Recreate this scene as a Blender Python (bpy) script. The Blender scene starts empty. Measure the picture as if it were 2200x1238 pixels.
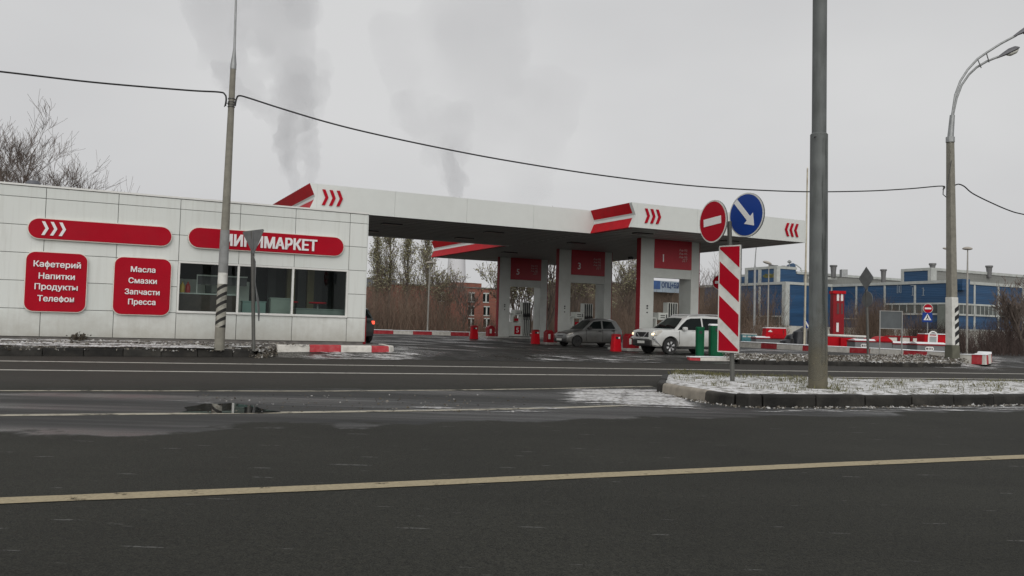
import bpy, bmesh, math, random
from mathutils import Vector, Matrix, noise as mnoise
R = math.radians
SC = bpy.context.scene
COL = SC.collection
rnd = random.Random(7)

# ---------------------------------------------------------------- camera
CAMH, FPX, CX, CY = 1.2, 1850.0, 1100.0, 619.0
PITCH, ROLL = math.atan(79 / 1850.0), 0.028
cam_d = bpy.data.cameras.new("camera")
cam_d.sensor_width = 36.0
cam_d.lens = 36.0 * FPX / 2200.0
cam_d.clip_start = 0.1
cam_d.clip_end = 9000
cam = bpy.data.objects.new("camera", cam_d)
COL.objects.link(cam)
CM = Matrix.Rotation(R(90) + PITCH, 3, 'X') @ Matrix.Rotation(ROLL, 3, 'Z')
cam.matrix_world = Matrix.Translation((0, 0, CAMH)) @ CM.to_4x4()
SC.camera = cam

# ---------------------------------------------------------------- light
SUN_EL, SUN_AZ = R(30), R(176)          # overcast: very soft light, brightest behind the camera
world = bpy.data.worlds.new("World")
SC.world = world
world.use_nodes = True
wn, wl = world.node_tree.nodes, world.node_tree.links
wn.clear()
out = wn.new('ShaderNodeOutputWorld')
bg = wn.new('ShaderNodeBackground')
sky = wn.new('ShaderNodeTexSky')
sky.sky_type = 'NISHITA'
sky.sun_disc = False
sky.sun_elevation = SUN_EL
sky.sun_rotation = SUN_AZ
sky.air_density, sky.dust_density, sky.ozone_density = 1.0, 4.0, 1.0
hs = wn.new('ShaderNodeHueSaturation')
hs.inputs['Saturation'].default_value = 0.06
tc = wn.new('ShaderNodeTexCoord')
mp = wn.new('ShaderNodeMapping')
mp.inputs['Scale'].default_value = (1.0, 1.0, 2.2)
nz = wn.new('ShaderNodeTexNoise')
nz.inputs['Scale'].default_value = 1.7
nz.inputs['Detail'].default_value = 4.0
nz.inputs['Roughness'].default_value = 0.45
cr = wn.new('ShaderNodeValToRGB')
cr.color_ramp.elements[0].position = 0.30
cr.color_ramp.elements[1].position = 0.70
cr.color_ramp.elements[0].color = (5.4, 5.42, 5.55, 1)
cr.color_ramp.elements[1].color = (6.9, 6.92, 6.96, 1)
mx = wn.new('ShaderNodeMix')
mx.data_type = 'RGBA'
mx.inputs['Factor'].default_value = 0.88       # thick cloud deck over the clear sky
wl.new(sky.outputs['Color'], hs.inputs['Color'])
wl.new(tc.outputs['Generated'], mp.inputs['Vector'])
wl.new(mp.outputs['Vector'], nz.inputs['Vector'])
wl.new(nz.outputs['Fac'], cr.inputs['Fac'])
wl.new(hs.outputs['Color'], mx.inputs['A'])
wl.new(cr.outputs['Color'], mx.inputs['B'])
wl.new(mx.outputs['Result'], bg.inputs['Color'])
bg.inputs['Strength'].default_value = 0.10
wl.new(bg.outputs['Background'], out.inputs['Surface'])

sun_d = bpy.data.lights.new("sun", 'SUN')
sun_d.energy = 1.5
sun_d.angle = R(70)
sun_d.color = (1.0, 0.97, 0.93)
sun = bpy.data.objects.new("sun", sun_d)
COL.objects.link(sun)
sd = Vector((math.sin(SUN_AZ) * math.cos(SUN_EL), math.cos(SUN_AZ) * math.cos(SUN_EL), math.sin(SUN_EL)))
sun.rotation_euler = sd.to_track_quat('Z', 'Y').to_euler()
sun.location = (0, -20, 40)

SC.view_settings.view_transform = 'Standard'
SC.view_settings.look = 'None'
SC.view_settings.exposure = 0.0
SC.view_settings.gamma = 1.0
SC.cycles.max_bounces = 6
SC.cycles.transparent_max_bounces = 16

# ---------------------------------------------------------------- photo geometry
AZ = R(26.3)
U2, V2 = Vector((math.cos(AZ), math.sin(AZ))), Vector((-math.sin(AZ), math.cos(AZ)))
TUV = Matrix.Rotation(AZ, 4, 'Z')       # station axes: x = along the shop front, y = away from the road

def ray(px, py):
    return CM @ Vector(((px - CX) / FPX, -(py - CY) / FPX, -1.0))
def PD(px, py, Y):
    d = ray(px, py); t = Y / d.y
    return Vector((0, 0, CAMH)) + d * t
def PZ(px, py, z=0.0):
    d = ray(px, py); t = (z - CAMH) / d.z
    return Vector((0, 0, CAMH)) + d * t
def PV(px, py, v):
    d = ray(px, py)
    t = v / (d.x * V2.x + d.y * V2.y)
    p = d * t
    return p.x * U2.x + p.y * U2.y, p.z + CAMH
def PU(px, py, u):
    d = ray(px, py)
    t = u / (d.x * U2.x + d.y * U2.y)
    p = d * t
    return p.x * V2.x + p.y * V2.y, p.z + CAMH
def W(u, v, z=0.0):
    return Vector((u * U2.x + v * V2.x, u * U2.y + v * V2.y, z))
def toUV(p):
    return p.x * U2.x + p.y * U2.y, p.x * V2.x + p.y * V2.y

EDGE = [PZ(0, 765), PZ(270, 766.5), PZ(540, 768), PZ(1060, 776), PZ(1600, 783), PZ(1840, 787), PZ(2079, 790)]
def edgeY(x):
    e = EDGE
    if x <= e[0].x: a, b = e[0], e[1]
    elif x >= e[-1].x: a, b = e[-2], e[-1]
    else:
        for a, b in zip(e, e[1:]):
            if a.x <= x <= b.x: break
    return a.y + (x - a.x) * (b.y - a.y) / (b.x - a.x)
CTRL = [(-14, 26, .40), (-8, 29, .40), (-3.8, 28.9, .22), (7, 38, .09), (3.4, 46, .15), (-.9, 54, .33), (-7, 55, .38),
        (2.5, 33, .12), (12, 35, .20), (19.8, 36, .25), (13.3, 50, .27), (16, 45, .27), (20, 42, .32), (28, 48, .30), (-20, 60, .45), (0, 75, .3), (35, 75, .25), (60, 90, .05), (-40, 90, .3), (0, 120, .1)]
def sstep(t):
    t = min(1, max(0, t)); return t * t * (3 - 2 * t)
def Gz(x, y):
    t = y - edgeY(x)
    if t <= 0: return 0.0
    a = b = 0.0
    for cx, cy, cz in CTRL:
        d2 = (x - cx) ** 2 + (y - cy) ** 2 + 1.5
        w = 1 / d2 ** 1.4
        a += w * cz; b += w
    return sstep(t / 2.5) * a / b

# ---------------------------------------------------------------- materials
_m = {}
def nt(name):
    m = bpy.data.materials.new(name); m.use_nodes = True
    return m, m.node_tree.nodes, m.node_tree.links, m.node_tree.nodes['Principled BSDF']
def rgb(c): return (c[0], c[1], c[2], 1.0)
def pmat(name, col, rough=.6, metal=0.0, var=.12, scale=2.5, bump=0.0, bscale=60, spec=.5, coat=0.0, dirt=None, damt=.5, dscale=1.2, dstretch=(1, 1, 1), emit=None, estr=1.0, alpha=None, trans=0.0, orand=0.0):
    if name in _m: return _m[name]
    m, n, l, b = nt(name)
    t = n.new('ShaderNodeTexCoord')
    x = n.new('ShaderNodeTexNoise'); x.inputs['Scale'].default_value = scale; x.inputs['Detail'].default_value = 6
    l.new(t.outputs['Object'], x.inputs['Vector'])
    r = n.new('ShaderNodeValToRGB')
    r.color_ramp.elements[0].position = .3; r.color_ramp.elements[1].position = .7
    r.color_ramp.elements[0].color = rgb([c * (1 - var) for c in col]); r.color_ramp.elements[1].color = rgb([min(1, c * (1 + var)) for c in col])
    l.new(x.outputs['Fac'], r.inputs['Fac'])
    cout = r.outputs['Color']
    if dirt:
        mp = n.new('ShaderNodeMapping'); mp.inputs['Scale'].default_value = dstretch
        l.new(t.outputs['Object'], mp.inputs['Vector'])
        y = n.new('ShaderNodeTexNoise'); y.inputs['Scale'].default_value = dscale; y.inputs['Detail'].default_value = 8; y.inputs['Roughness'].default_value = .65
        l.new(mp.outputs['Vector'], y.inputs['Vector'])
        q = n.new('ShaderNodeMapRange'); q.inputs['From Min'].default_value = .48; q.inputs['From Max'].default_value = .75; q.inputs['To Max'].default_value = damt
        l.new(y.outputs['Fac'], q.inputs['Value'])
        mx = n.new('ShaderNodeMix'); mx.data_type = 'RGBA'
        l.new(q.outputs['Result'], mx.inputs['Factor']); l.new(cout, mx.inputs['A']); mx.inputs['B'].default_value = rgb(dirt)
        cout = mx.outputs['Result']
    if orand:
        oi = n.new('ShaderNodeObjectInfo'); q2 = n.new('ShaderNodeMapRange'); q2.inputs['To Min'].default_value = 1 - orand; q2.inputs['To Max'].default_value = 1 + orand * 2
        l.new(oi.outputs['Random'], q2.inputs['Value']); sc = n.new('ShaderNodeVectorMath'); sc.operation = 'SCALE'; l.new(cout, sc.inputs[0]); l.new(q2.outputs['Result'], sc.inputs['Scale']); cout = sc.outputs[0]
    l.new(cout, b.inputs['Base Color'])
    b.inputs['Roughness'].default_value = rough; b.inputs['Metallic'].default_value = metal
    b.inputs['Specular IOR Level'].default_value = spec
    b.inputs['Coat Weight'].default_value = coat; b.inputs['Coat Roughness'].default_value = .08
    if trans: b.inputs['Transmission Weight'].default_value = trans
    if emit:
        b.inputs['Emission Color'].default_value = rgb(emit); b.inputs['Emission Strength'].default_value = estr
    if bump:
        z = n.new('ShaderNodeTexNoise'); z.inputs['Scale'].default_value = bscale; z.inputs['Detail'].default_value = 3
        l.new(t.outputs['Object'], z.inputs['Vector'])
        bp = n.new('ShaderNodeBump'); bp.inputs['Strength'].default_value = bump; bp.inputs['Distance'].default_value = .02
        l.new(z.outputs['Fac'], bp.inputs['Height']); l.new(bp.outputs['Normal'], b.inputs['Normal'])
    _m[name] = m
    return m

_WALL = pmat('white cladding', (.70, .72, .685), .5, spec=.3, var=.03, dirt=(.42, .42, .38), damt=.35, dscale=1.5, dstretch=(3, 3, .35))
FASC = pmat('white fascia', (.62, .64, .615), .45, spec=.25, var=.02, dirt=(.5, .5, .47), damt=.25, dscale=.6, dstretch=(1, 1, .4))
def panel_mat():
    m, n, l, b = nt('white panel cladding')
    t = n.new('ShaderNodeTexCoord'); gi = n.new('ShaderNodeNewGeometry'); sx = n.new('ShaderNodeSeparateXYZ'); l.new(t.outputs['Object'], sx.inputs[0])
    r = n.new('ShaderNodeValToRGB'); r.color_ramp.elements[0].color = (.595, .62, .59, 1); r.color_ramp.elements[1].color = (.66, .678, .648, 1); l.new(gi.outputs['Random Per Island'], r.inputs['Fac'])
    mp = n.new('ShaderNodeMapping'); mp.inputs['Scale'].default_value = (5, 5, .30); l.new(t.outputs['Object'], mp.inputs['Vector'])
    y = n.new('ShaderNodeTexNoise'); y.inputs['Scale'].default_value = 1.6; y.inputs['Detail'].default_value = 8; y.inputs['Roughness'].default_value = .65; l.new(mp.outputs['Vector'], y.inputs['Vector'])
    q = n.new('ShaderNodeMapRange'); q.inputs['From Min'].default_value = .5; q.inputs['From Max'].default_value = .78; q.inputs['To Max'].default_value = .45; l.new(y.outputs['Fac'], q.inputs['Value'])
    z = n.new('ShaderNodeTexNoise'); z.inputs['Scale'].default_value = 2.2; z.inputs['Detail'].default_value = 8; z.inputs['Roughness'].default_value = .7; l.new(t.outputs['Object'], z.inputs['Vector'])
    s1 = n.new('ShaderNodeMath'); s1.operation = 'MULTIPLY_ADD'; s1.inputs[1].default_value = 1.1; l.new(z.outputs['Fac'], s1.inputs[0]); 
    neg = n.new('ShaderNodeMath'); neg.operation = 'MULTIPLY'; neg.inputs[1].default_value = -1; l.new(sx.outputs[2], neg.inputs[0]); l.new(neg.outputs[0], s1.inputs[2])
    q3 = n.new('ShaderNodeMapRange'); q3.inputs['From Min'].default_value = -.75; q3.inputs['From Max'].default_value = .1; q3.inputs['To Max'].default_value = .75; l.new(s1.outputs[0], q3.inputs['Value'])
    m1 = n.new('ShaderNodeMix'); m1.data_type = 'RGBA'; l.new(q.outputs['Result'], m1.inputs['Factor']); l.new(r.outputs['Color'], m1.inputs['A']); m1.inputs['B'].default_value = (.47, .47, .43, 1)
    m2 = n.new('ShaderNodeMix'); m2.data_type = 'RGBA'; l.new(q3.outputs['Result'], m2.inputs['Factor']); l.new(m1.outputs['Result'], m2.inputs['A']); m2.inputs['B'].default_value = (.36, .345, .30, 1)
    l.new(m2.outputs['Result'], b.inputs['Base Color']); b.inputs['Roughness'].default_value = .5; b.inputs['Specular IOR Level'].default_value = .3
    w = n.new('ShaderNodeTexNoise'); w.inputs['Scale'].default_value = .8; l.new(t.outputs['Object'], w.inputs['Vector'])
    bp = n.new('ShaderNodeBump'); bp.inputs['Strength'].default_value = .25; bp.inputs['Distance'].default_value = .04; l.new(w.outputs['Fac'], bp.inputs['Height']); l.new(bp.outputs['Normal'], b.inputs['Normal'])
    return m
WALL = panel_mat()
SEAM = pmat('dark backing', (.085, .085, .08), .8)
PLIN = pmat('plinth concrete', (.14, .13, .12), .85, var=.3, scale=4)
RED = pmat('sign red', (.37, .004, .016), .5, spec=.08, var=.05, dirt=(.30, .02, .03), damt=.3)
REDB = pmat('bright red plastic', (.47, .006, .014), .5, spec=.1, var=.08, dirt=(.2, .03, .03), damt=.4, dscale=3)
REDD = pmat('red enamel', (.24, .008, .014), .5, spec=.2, var=.08, dirt=(.16, .02, .02), damt=.4, dscale=3)
WHT = pmat('white paint', (.74, .74, .72), .45, var=.04)
WHD = pmat('weathered white paint', (.62, .62, .58), .6, var=.08, dirt=(.33, .31, .27), damt=.55, dscale=4)
LET = pmat('white lettering', (.74, .72, .72), .4, var=.02)
CREAM = pmat('cream sign edge', (.66, .62, .56), .4, var=.05)
ALU = pmat('white window aluminium', (.66, .66, .63), .35, var=.03)
GREYM = pmat('galvanised steel', (.30, .31, .31), .5, .55, var=.15, scale=5, dirt=(.2, .2, .19), damt=.5, dscale=2)
GREYB = pmat('sign back grey', (.15, .155, .155), .55, .3, var=.15, scale=5)
DKMET = pmat('dark steel', (.06, .06, .06), .5, .4, var=.2)
CONC = pmat('pole concrete', (.22, .21, .175), .85, var=.15, scale=6, bump=.3, bscale=40, dirt=(.13, .12, .10), damt=.6, dscale=2, dstretch=(1, 1, .3))
BLK = pmat('black rubber', (.012, .012, .013), .6, var=.2)
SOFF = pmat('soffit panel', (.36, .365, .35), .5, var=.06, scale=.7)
DKGL = pmat('dark glass', (.008, .011, .011), .06, spec=.13, var=.1)
BROWN = pmat('dark wood front', (.055, .035, .03), .45, var=.25, scale=4)
GREENP = pmat('green paint', (.003, .085, .036), .5, spec=.12, var=.15, scale=5, dirt=(.01, .06, .03), damt=.5, dscale=5)
BLUES = pmat('sign blue', (.010, .045, .24), .45, spec=.2, var=.05)
TWIG = pmat('brown twig', (.115, .09, .075), .9, var=.35, scale=.6)
BARK = pmat('grey bark', (.085, .075, .065), .9, var=.3, scale=3)
LEAF = pmat('withered leaf', (.20, .19, .11), .8, var=.5, scale=1.3)
SNOW = pmat('snow', (.78, .79, .80), .7, var=.08, scale=6, bump=.4, bscale=12, dirt=(.50, .49, .46), damt=.35, dscale=3)
KERBD = pmat('wet dark kerbstone', (.020, .019, .017), .6, spec=.2, var=.45, scale=3, bump=.3, bscale=25, dirt=(.065, .06, .05), damt=.6, dscale=2.2, orand=.22)
KERBL = pmat('pale kerbstone', (.30, .27, .22), .8, var=.2, scale=4, bump=.3, bscale=30, dirt=(.16, .14, .12), damt=.6, dscale=3)
KERBR = pmat('red kerb paint', (.40, .02, .03), .6, var=.15, scale=5, dirt=(.28, .2, .18), damt=.4, dscale=5)
KERBW = pmat('white kerb paint', (.62, .60, .55), .6, var=.1, scale=5, dirt=(.30, .28, .24), damt=.6, dscale=4)

# ---------------------------------------------------------------- mesh building
class MB:
    def __init__(s, T=None):
        s.v, s.f, s.T = [], [], T
    def add(s, vs, fs):
        o = len(s.v)
        for p in vs:
            p = Vector(p)
            if s.T is not None: p = s.T @ p
            s.v.append(p)
        s.f += [tuple(i + o for i in f) for f in fs]
        return s
    def box(s, x0, x1, y0, y1, z0, z1):
        if x0 > x1: x0, x1 = x1, x0
        if y0 > y1: y0, y1 = y1, y0
        if z0 > z1: z0, z1 = z1, z0
        return s.add([(x0, y0, z0), (x1, y0, z0), (x1, y1, z0), (x0, y1, z0), (x0, y0, z1), (x1, y0, z1), (x1, y1, z1), (x0, y1, z1)],
                     [(3, 2, 1, 0), (4, 5, 6, 7), (0, 1, 5, 4), (1, 2, 6, 5), (2, 3, 7, 6), (3, 0, 4, 7)])
    def ring_loft(s, rings, cap=True, closed=True):
        n = len(rings[0]); vs = [p for r in rings for p in r]; fs = []
        for k in range(len(rings) - 1):
            for i in range(n if closed else n - 1):
                j = (i + 1) % n
                fs.append((k * n + i, k * n + j, (k + 1) * n + j, (k + 1) * n + i))
        if cap:
            fs.append(tuple(range(n - 1, -1, -1))); fs.append(tuple((len(rings) - 1) * n + i for i in range(n)))
        return s.add(vs, fs)
    def tube(s, pts, r, n=8, cap=True):
        pts = [Vector(p) for p in pts]
        rs = r if isinstance(r, (list, tuple)) else [r] * len(pts)
        rings = []; ref = None
        for i, p in enumerate(pts):
            d = (pts[min(i + 1, len(pts) - 1)] - pts[max(i - 1, 0)])
            if d.length < 1e-9: d = Vector((0, 0, 1))
            d.normalize()
            if ref is None:
                a = Vector((0, 0, 1)) if abs(d.z) < .9 else Vector((1, 0, 0))
                ref = d.cross(a).normalized()
            ref = (ref - d * ref.dot(d)).normalized()
            b = d.cross(ref)
            rings.append([p + (ref * math.cos(2 * math.pi * k / n) + b * math.sin(2 * math.pi * k / n)) * rs[i] for k in range(n)])
        return s.ring_loft(rings, cap)
    def cyl(s, p0, p1, r0, r1=None, n=16):
        return s.tube([p0, p1], [r0, r0 if r1 is None else r1], n)
    def prism(s, poly, h0, h1, axis='z'):
        def m(p, h):
            if axis == 'z': return (p[0], p[1], h)
            if axis == 'y': return (p[0], h, p[1])
            return (h, p[0], p[1])
        n = len(poly)
        vs = [m(p, h0) for p in poly] + [m(p, h1) for p in poly]
        fs = [tuple(range(n - 1, -1, -1)), tuple(range(n, 2 * n))] + [(i, (i + 1) % n, n + (i + 1) % n, n + i) for i in range(n)]
        return s.add(vs, fs)
    def lathe(s, prof, c=(0, 0, 0), n=20, axis='z'):
        rings = []
        for r, h in prof:
            ring = []
            for k in range(n):
                a = 2 * math.pi * k / n
                x, y = r * math.cos(a), r * math.sin(a)
                p = (x, y, h) if axis == 'z' else ((x, h, y) if axis == 'y' else (h, x, y))
                ring.append(Vector(c) + Vector(p))
            rings.append(ring)
        return s.ring_loft(rings, True)
    def build(s, name, mat, parent=None, smooth=False, bevel=0.0, fix=True, seg=2):
        me = bpy.data.meshes.new(name)
        me.from_pydata([tuple(v) for v in s.v], [], s.f)
        if fix:
            bm = bmesh.new(); bm.from_mesh(me)
            bmesh.ops.recalc_face_normals(bm, faces=bm.faces)
            bm.to_mesh(me); bm.free()
        if mat: me.materials.append(mat)
        o = bpy.data.objects.new(name, me)
        COL.objects.link(o)
        if parent is not None: adopt(o, parent)
        if smooth:
            me.polygons.foreach_set('use_smooth', [True] * len(me.polygons))
            me.set_sharp_from_angle(angle=R(38))
        if bevel:
            b = o.modifiers.new('bevel', 'BEVEL'); b.width = bevel; b.segments = seg; b.limit_method = 'ANGLE'; b.angle_limit = R(35)
        return o

def adopt(o, parent):
    o.parent = parent
    if parent.type == 'EMPTY':
        o.matrix_parent_inverse = Matrix.Translation(-parent.location)
def tag(o, label=None, cat=None, group=None, kind=None):
    if label: o['label'] = label
    if cat: o['category'] = cat
    if group: o['group'] = group
    if kind: o['kind'] = kind
    return o
def thing(name, loc, label, cat, group=None):
    o = bpy.data.objects.new(name, None)
    COL.objects.link(o); o.location = Vector(loc); o.empty_display_size = .2
    return tag(o, label, cat, group)
def copy_tree(o, parent=None):
    c = o.copy(); COL.objects.link(c)
    if parent is not None:
        c.parent = parent
    for ch in list(o.children): copy_tree(ch, c)
    return c
def rrect(w, h, r, n=6, cx=0, cy=0):
    pts = []
    for sx, sy, a0 in ((1, 1, 0), (-1, 1, 90), (-1, -1, 180), (1, -1, 270)):
        for k in range(n + 1):
            a = R(a0 + 90 * k / n)
            pts.append((cx + sx * (w / 2 - r) + r * math.cos(a), cy + sy * (h / 2 - r) + r * math.sin(a)))
    return pts
def circ(r, n=28, cx=0, cy=0):
    return [(cx + r * math.cos(2 * math.pi * k / n), cy + r * math.sin(2 * math.pi * k / n)) for k in range(n)]
def text_geo(body, size, bold=0.0, extrude=.008, sx=1.0):
    if 'ф' in body:       # the round letter with a stem is set as a ring plus a bar
        k = body.index('ф'); vs, fs = text_geo(body.replace('ф', 'о'), size, bold, extrude, sx)
        par = list(range(len(vs)))
        def find(i):
            while par[i] != i: par[i] = par[par[i]]; i = par[i]
            return i
        for f in fs:
            for i in f[1:]: par[find(i)] = find(f[0])
        isl = {}
        for i in range(len(vs)): isl.setdefault(find(i), []).append(i)
        bx = sorted({(round(min(vs[i][0] for i in g), 3), round(max(vs[i][0] for i in g), 3)) for g in isl.values()})
        cl = []
        for a, b in bx:      # islands of one letter overlap sideways
            if cl and a < cl[-1][1] - .25 * min(b - a, cl[-1][1] - cl[-1][0]): cl[-1] = (min(a, cl[-1][0]), max(b, cl[-1][1]))
            else: cl.append((a, b))
        a, b = cl[min(k, len(cl) - 1)]; c = (a + b) / 2; y1 = max(v[1] for v in vs); y0 = min(v[1] for v in vs); w = size * .055
        h = y1 - y0; o = len(vs); zz = max(v[2] for v in vs) + .0015
        vs = vs + [(c - w, y0 - .10 * h, 0), (c + w, y0 - .10 * h, 0), (c + w, y1 * .92, 0), (c - w, y1 * .92, 0), (c - w, y0 - .10 * h, zz), (c + w, y0 - .10 * h, zz), (c + w, y1 * .92, zz), (c - w, y1 * .92, zz)]
        fs = fs + [tuple(i + o for i in f) for f in ((3, 2, 1, 0), (4, 5, 6, 7), (0, 1, 5, 4), (1, 2, 6, 5), (2, 3, 7, 6), (3, 0, 4, 7))]
        return vs, fs
    if bold < 0:          # heavier strokes: the same letters laid three times, shifted sideways and 1 mm in depth
        v0, f0 = text_geo(body, size, 0, extrude, sx); vs, fs = [], []
        for k, (dx, dy) in enumerate(((-1, .5), (1, .5), (0, -.6), (-1, -.5), (1, -.5))):
            o = len(vs); vs += [(x + dx * -bold * size, y + dy * -bold * size, z + .0012 * k) for x, y, z in v0]; fs += [tuple(i + o for i in f) for f in f0]
        return vs, fs
    cu = bpy.data.curves.new('lettering', 'FONT')
    cu.body = body; cu.size = size; cu.offset = bold * size; cu.extrude = extrude; cu.align_x = 'CENTER'; cu.align_y = 'CENTER'; cu.resolution_u = 3
    o = bpy.data.objects.new('lettering', cu); COL.objects.link(o)
    dg = bpy.context.evaluated_depsgraph_get(); dg.update()
    me = bpy.data.meshes.new_from_object(o.evaluated_get(dg))
    vs = [(v.co.x * sx, v.co.y, v.co.z) for v in me.vertices]; fs = [tuple(p.vertices) for p in me.polygons]
    bpy.data.objects.remove(o); bpy.data.curves.remove(cu); bpy.data.meshes.remove(me)
    if vs:
        x0 = (min(v[0] for v in vs) + max(v[0] for v in vs)) / 2; y0 = (min(v[1] for v in vs) + max(v[1] for v in vs)) / 2
        vs = [(a - x0, b - y0, c) for a, b, c in vs]
    return vs, fs
def frame(o, r, up, n):
    """matrix mapping local x->r, y->up, z->n at origin o"""
    m = Matrix((r, up, n)).transposed().to_4x4(); m.translation = o
    return m
def face_u(u, v, z):          # frame on a wall parallel to the shop front, facing the road
    return frame(W(u, v, z), Vector((U2.x, U2.y, 0)), Vector((0, 0, 1)), Vector((-V2.x, -V2.y, 0)))
def chevrons(w, h, t, gap, n=3, left=False):
    out = []
    for k in range(n):
        x = (k - (n - 1) / 2) * gap
        s = -1 if left else 1
        out.append([(x - s * w / 2 - t / 2 * 1, h / 2), (x - s * w / 2 + t / 2, h / 2), (x + s * w / 2 + t / 2, 0), (x - s * w / 2 + t / 2, -h / 2), (x - s * w / 2 - t / 2, -h / 2), (x + s * w / 2 - t / 2, 0)])
    return out
# ================================================================ ground, road, yard
RN = Vector((-0.3907, 0.9205, 0)); RW = Vector((0.9205, 0.3907, 0))
def asphalt(name, base, wetband=False, wetnoise=0.0, rough=.6, spec=.4):
    m, n, l, b = nt(name)
    t = n.new('ShaderNodeTexCoord')
    def nzn(sc, det=5, rg=.6, vec=None):
        x = n.new('ShaderNodeTexNoise'); x.inputs['Scale'].default_value = sc; x.inputs['Detail'].default_value = det; x.inputs['Roughness'].default_value = rg
        l.new(vec or t.outputs['Object'], x.inputs['Vector']); return x.outputs['Fac']
    def mr(v, a, bb, c, d):
        x = n.new('ShaderNodeMapRange'); x.inputs['From Min'].default_value = a; x.inputs['From Max'].default_value = bb
        x.inputs['To Min'].default_value = c; x.inputs['To Max'].default_value = d; l.new(v, x.inputs['Value']); return x.outputs['Result']
    def math_(op, a, bb):
        x = n.new('ShaderNodeMath'); x.operation = op
        for i, q in enumerate((a, bb)):
            if isinstance(q, (int, float)): x.inputs[i].default_value = q
            else: l.new(q, x.inputs[i])
        return x.outputs[0]
    def mixc(f, a, bb):
        x = n.new('ShaderNodeMix'); x.data_type = 'RGBA'
        l.new(f, x.inputs['Factor'])
        for k, q in (('A', a), ('B', bb)):
            if isinstance(q, tuple): x.inputs[k].default_value = rgb(q)
            else: l.new(q, x.inputs[k])
        return x.outputs['Result']
    rot = n.new('ShaderNodeMapping'); rot.inputs['Rotation'].default_value = (0, 0, -R(23)); rot.inputs['Scale'].default_value = (.12, 1, 1)
    l.new(t.outputs['Object'], rot.inputs['Vector'])
    streak = nzn(1.3, 6, .65, rot.outputs['Vector'])
    big = nzn(.35, 4)
    grain = nzn(95, 2, .7)
    grit = nzn(22, 3, .75)
    g = math_('ADD', mr(grain, .3, .7, .45, 1.55), mr(grit, .3, .7, -.42, .42))
    g = math_('MULTIPLY', g, mr(big, .3, .7, .80, 1.2))
    g = math_('MULTIPLY', g, mr(streak, .3, .7, .9, 1.1))
    col = n.new('ShaderNodeVectorMath'); col.operation = 'SCALE'; col.inputs[0].default_value = base; l.new(g, col.inputs['Scale'])
    c = col.outputs[0]
    # pale scuffs and salt specks lying along the lanes
    rot2 = n.new('ShaderNodeMapping'); rot2.inputs['Rotation'].default_value = (0, 0, -R(23)); rot2.inputs['Scale'].default_value = (2.2, 15, 1)
    l.new(t.outputs['Object'], rot2.inputs['Vector'])
    sc = nzn(1.0, 1.0, .5, rot2.outputs['Vector'])
    c = mixc(math_('MULTIPLY', mr(sc, .715, .75, 0, .6), mr(grit, .40, .55, 0, 1)), c, (.17, .17, .165))
    rgh = mr(grit, .3, .7, rough - .08, rough + .1)
    if wetband:
        sx = n.new('ShaderNodeSeparateXYZ'); l.new(t.outputs['Object'], sx.inputs[0])
        d = math_('ADD', math_('MULTIPLY', sx.outputs[0], RN.x), math_('MULTIPLY', sx.outputs[1], RN.y))
        wv = nzn(.42, 6, .6)
        d = math_('ADD', d, mr(wv, .3, .7, -.75, .75))
        k = math_('MULTIPLY', mr(d, 9.75, 9.95, 0, 1), mr(d, 14.3, 15.0, 1, 0))
        mud = mixc(mr(nzn(2.2, 7, .7, rot.outputs['Vector']), .4, .62, 0, 1), (.040, .041, .041), (.053, .0525, .050))
        mg = n.new('ShaderNodeVectorMath'); mg.operation = 'SCALE'; l.new(mud, mg.inputs[0]); l.new(mr(grit, .3, .7, .8, 1.2), mg.inputs['Scale'])
        c = mixc(k, c, mg.outputs[0])
        k2 = math_('MULTIPLY', k, mr(nzn(.9, 4, .5, rot.outputs['Vector']), .42, .6, 0, 1))
        mxr = n.new('ShaderNodeMix'); l.new(k2, mxr.inputs['Factor']); l.new(rgh, mxr.inputs['A']); mxr.inputs['B'].default_value = .28
        rgh = mxr.outputs['Result']
        far = mr(d, 15, 17.5, 0, .55)
        c = mixc(far, c, (.052, .047, .042))
    if wetnoise:
        w = mr(nzn(.42, 6, .6), .44, .58, 0, wetnoise)
        mxr = n.new('ShaderNodeMix'); l.new(w, mxr.inputs['Factor']); l.new(rgh, mxr.inputs['A']); mxr.inputs['B'].default_value = .22
        rgh = mxr.outputs['Result']
        c = mixc(mr(nzn(.8, 6, .7, rot.outputs['Vector']), .56, .76, 0, .4), c, (.075, .07, .063))
    l.new(c, b.inputs['Base Color']); l.new(rgh, b.inputs['Roughness'])
    b.inputs['Specular IOR Level'].default_value = spec
    bp = n.new('ShaderNodeBump'); bp.inputs['Strength'].default_value = .5; bp.inputs['Distance'].default_value = .012
    l.new(grain, bp.inputs['Height']); l.new(bp.outputs['Normal'], b.inputs['Normal'])
    return m
M_ROAD = asphalt('road asphalt', (.0275, .0275, .0225), wetband=True, rough=.8, spec=.16)
M_YARD = asphalt('yard asphalt', (.026, .0255, .023), wetnoise=.9, rough=.7, spec=.25)

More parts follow.
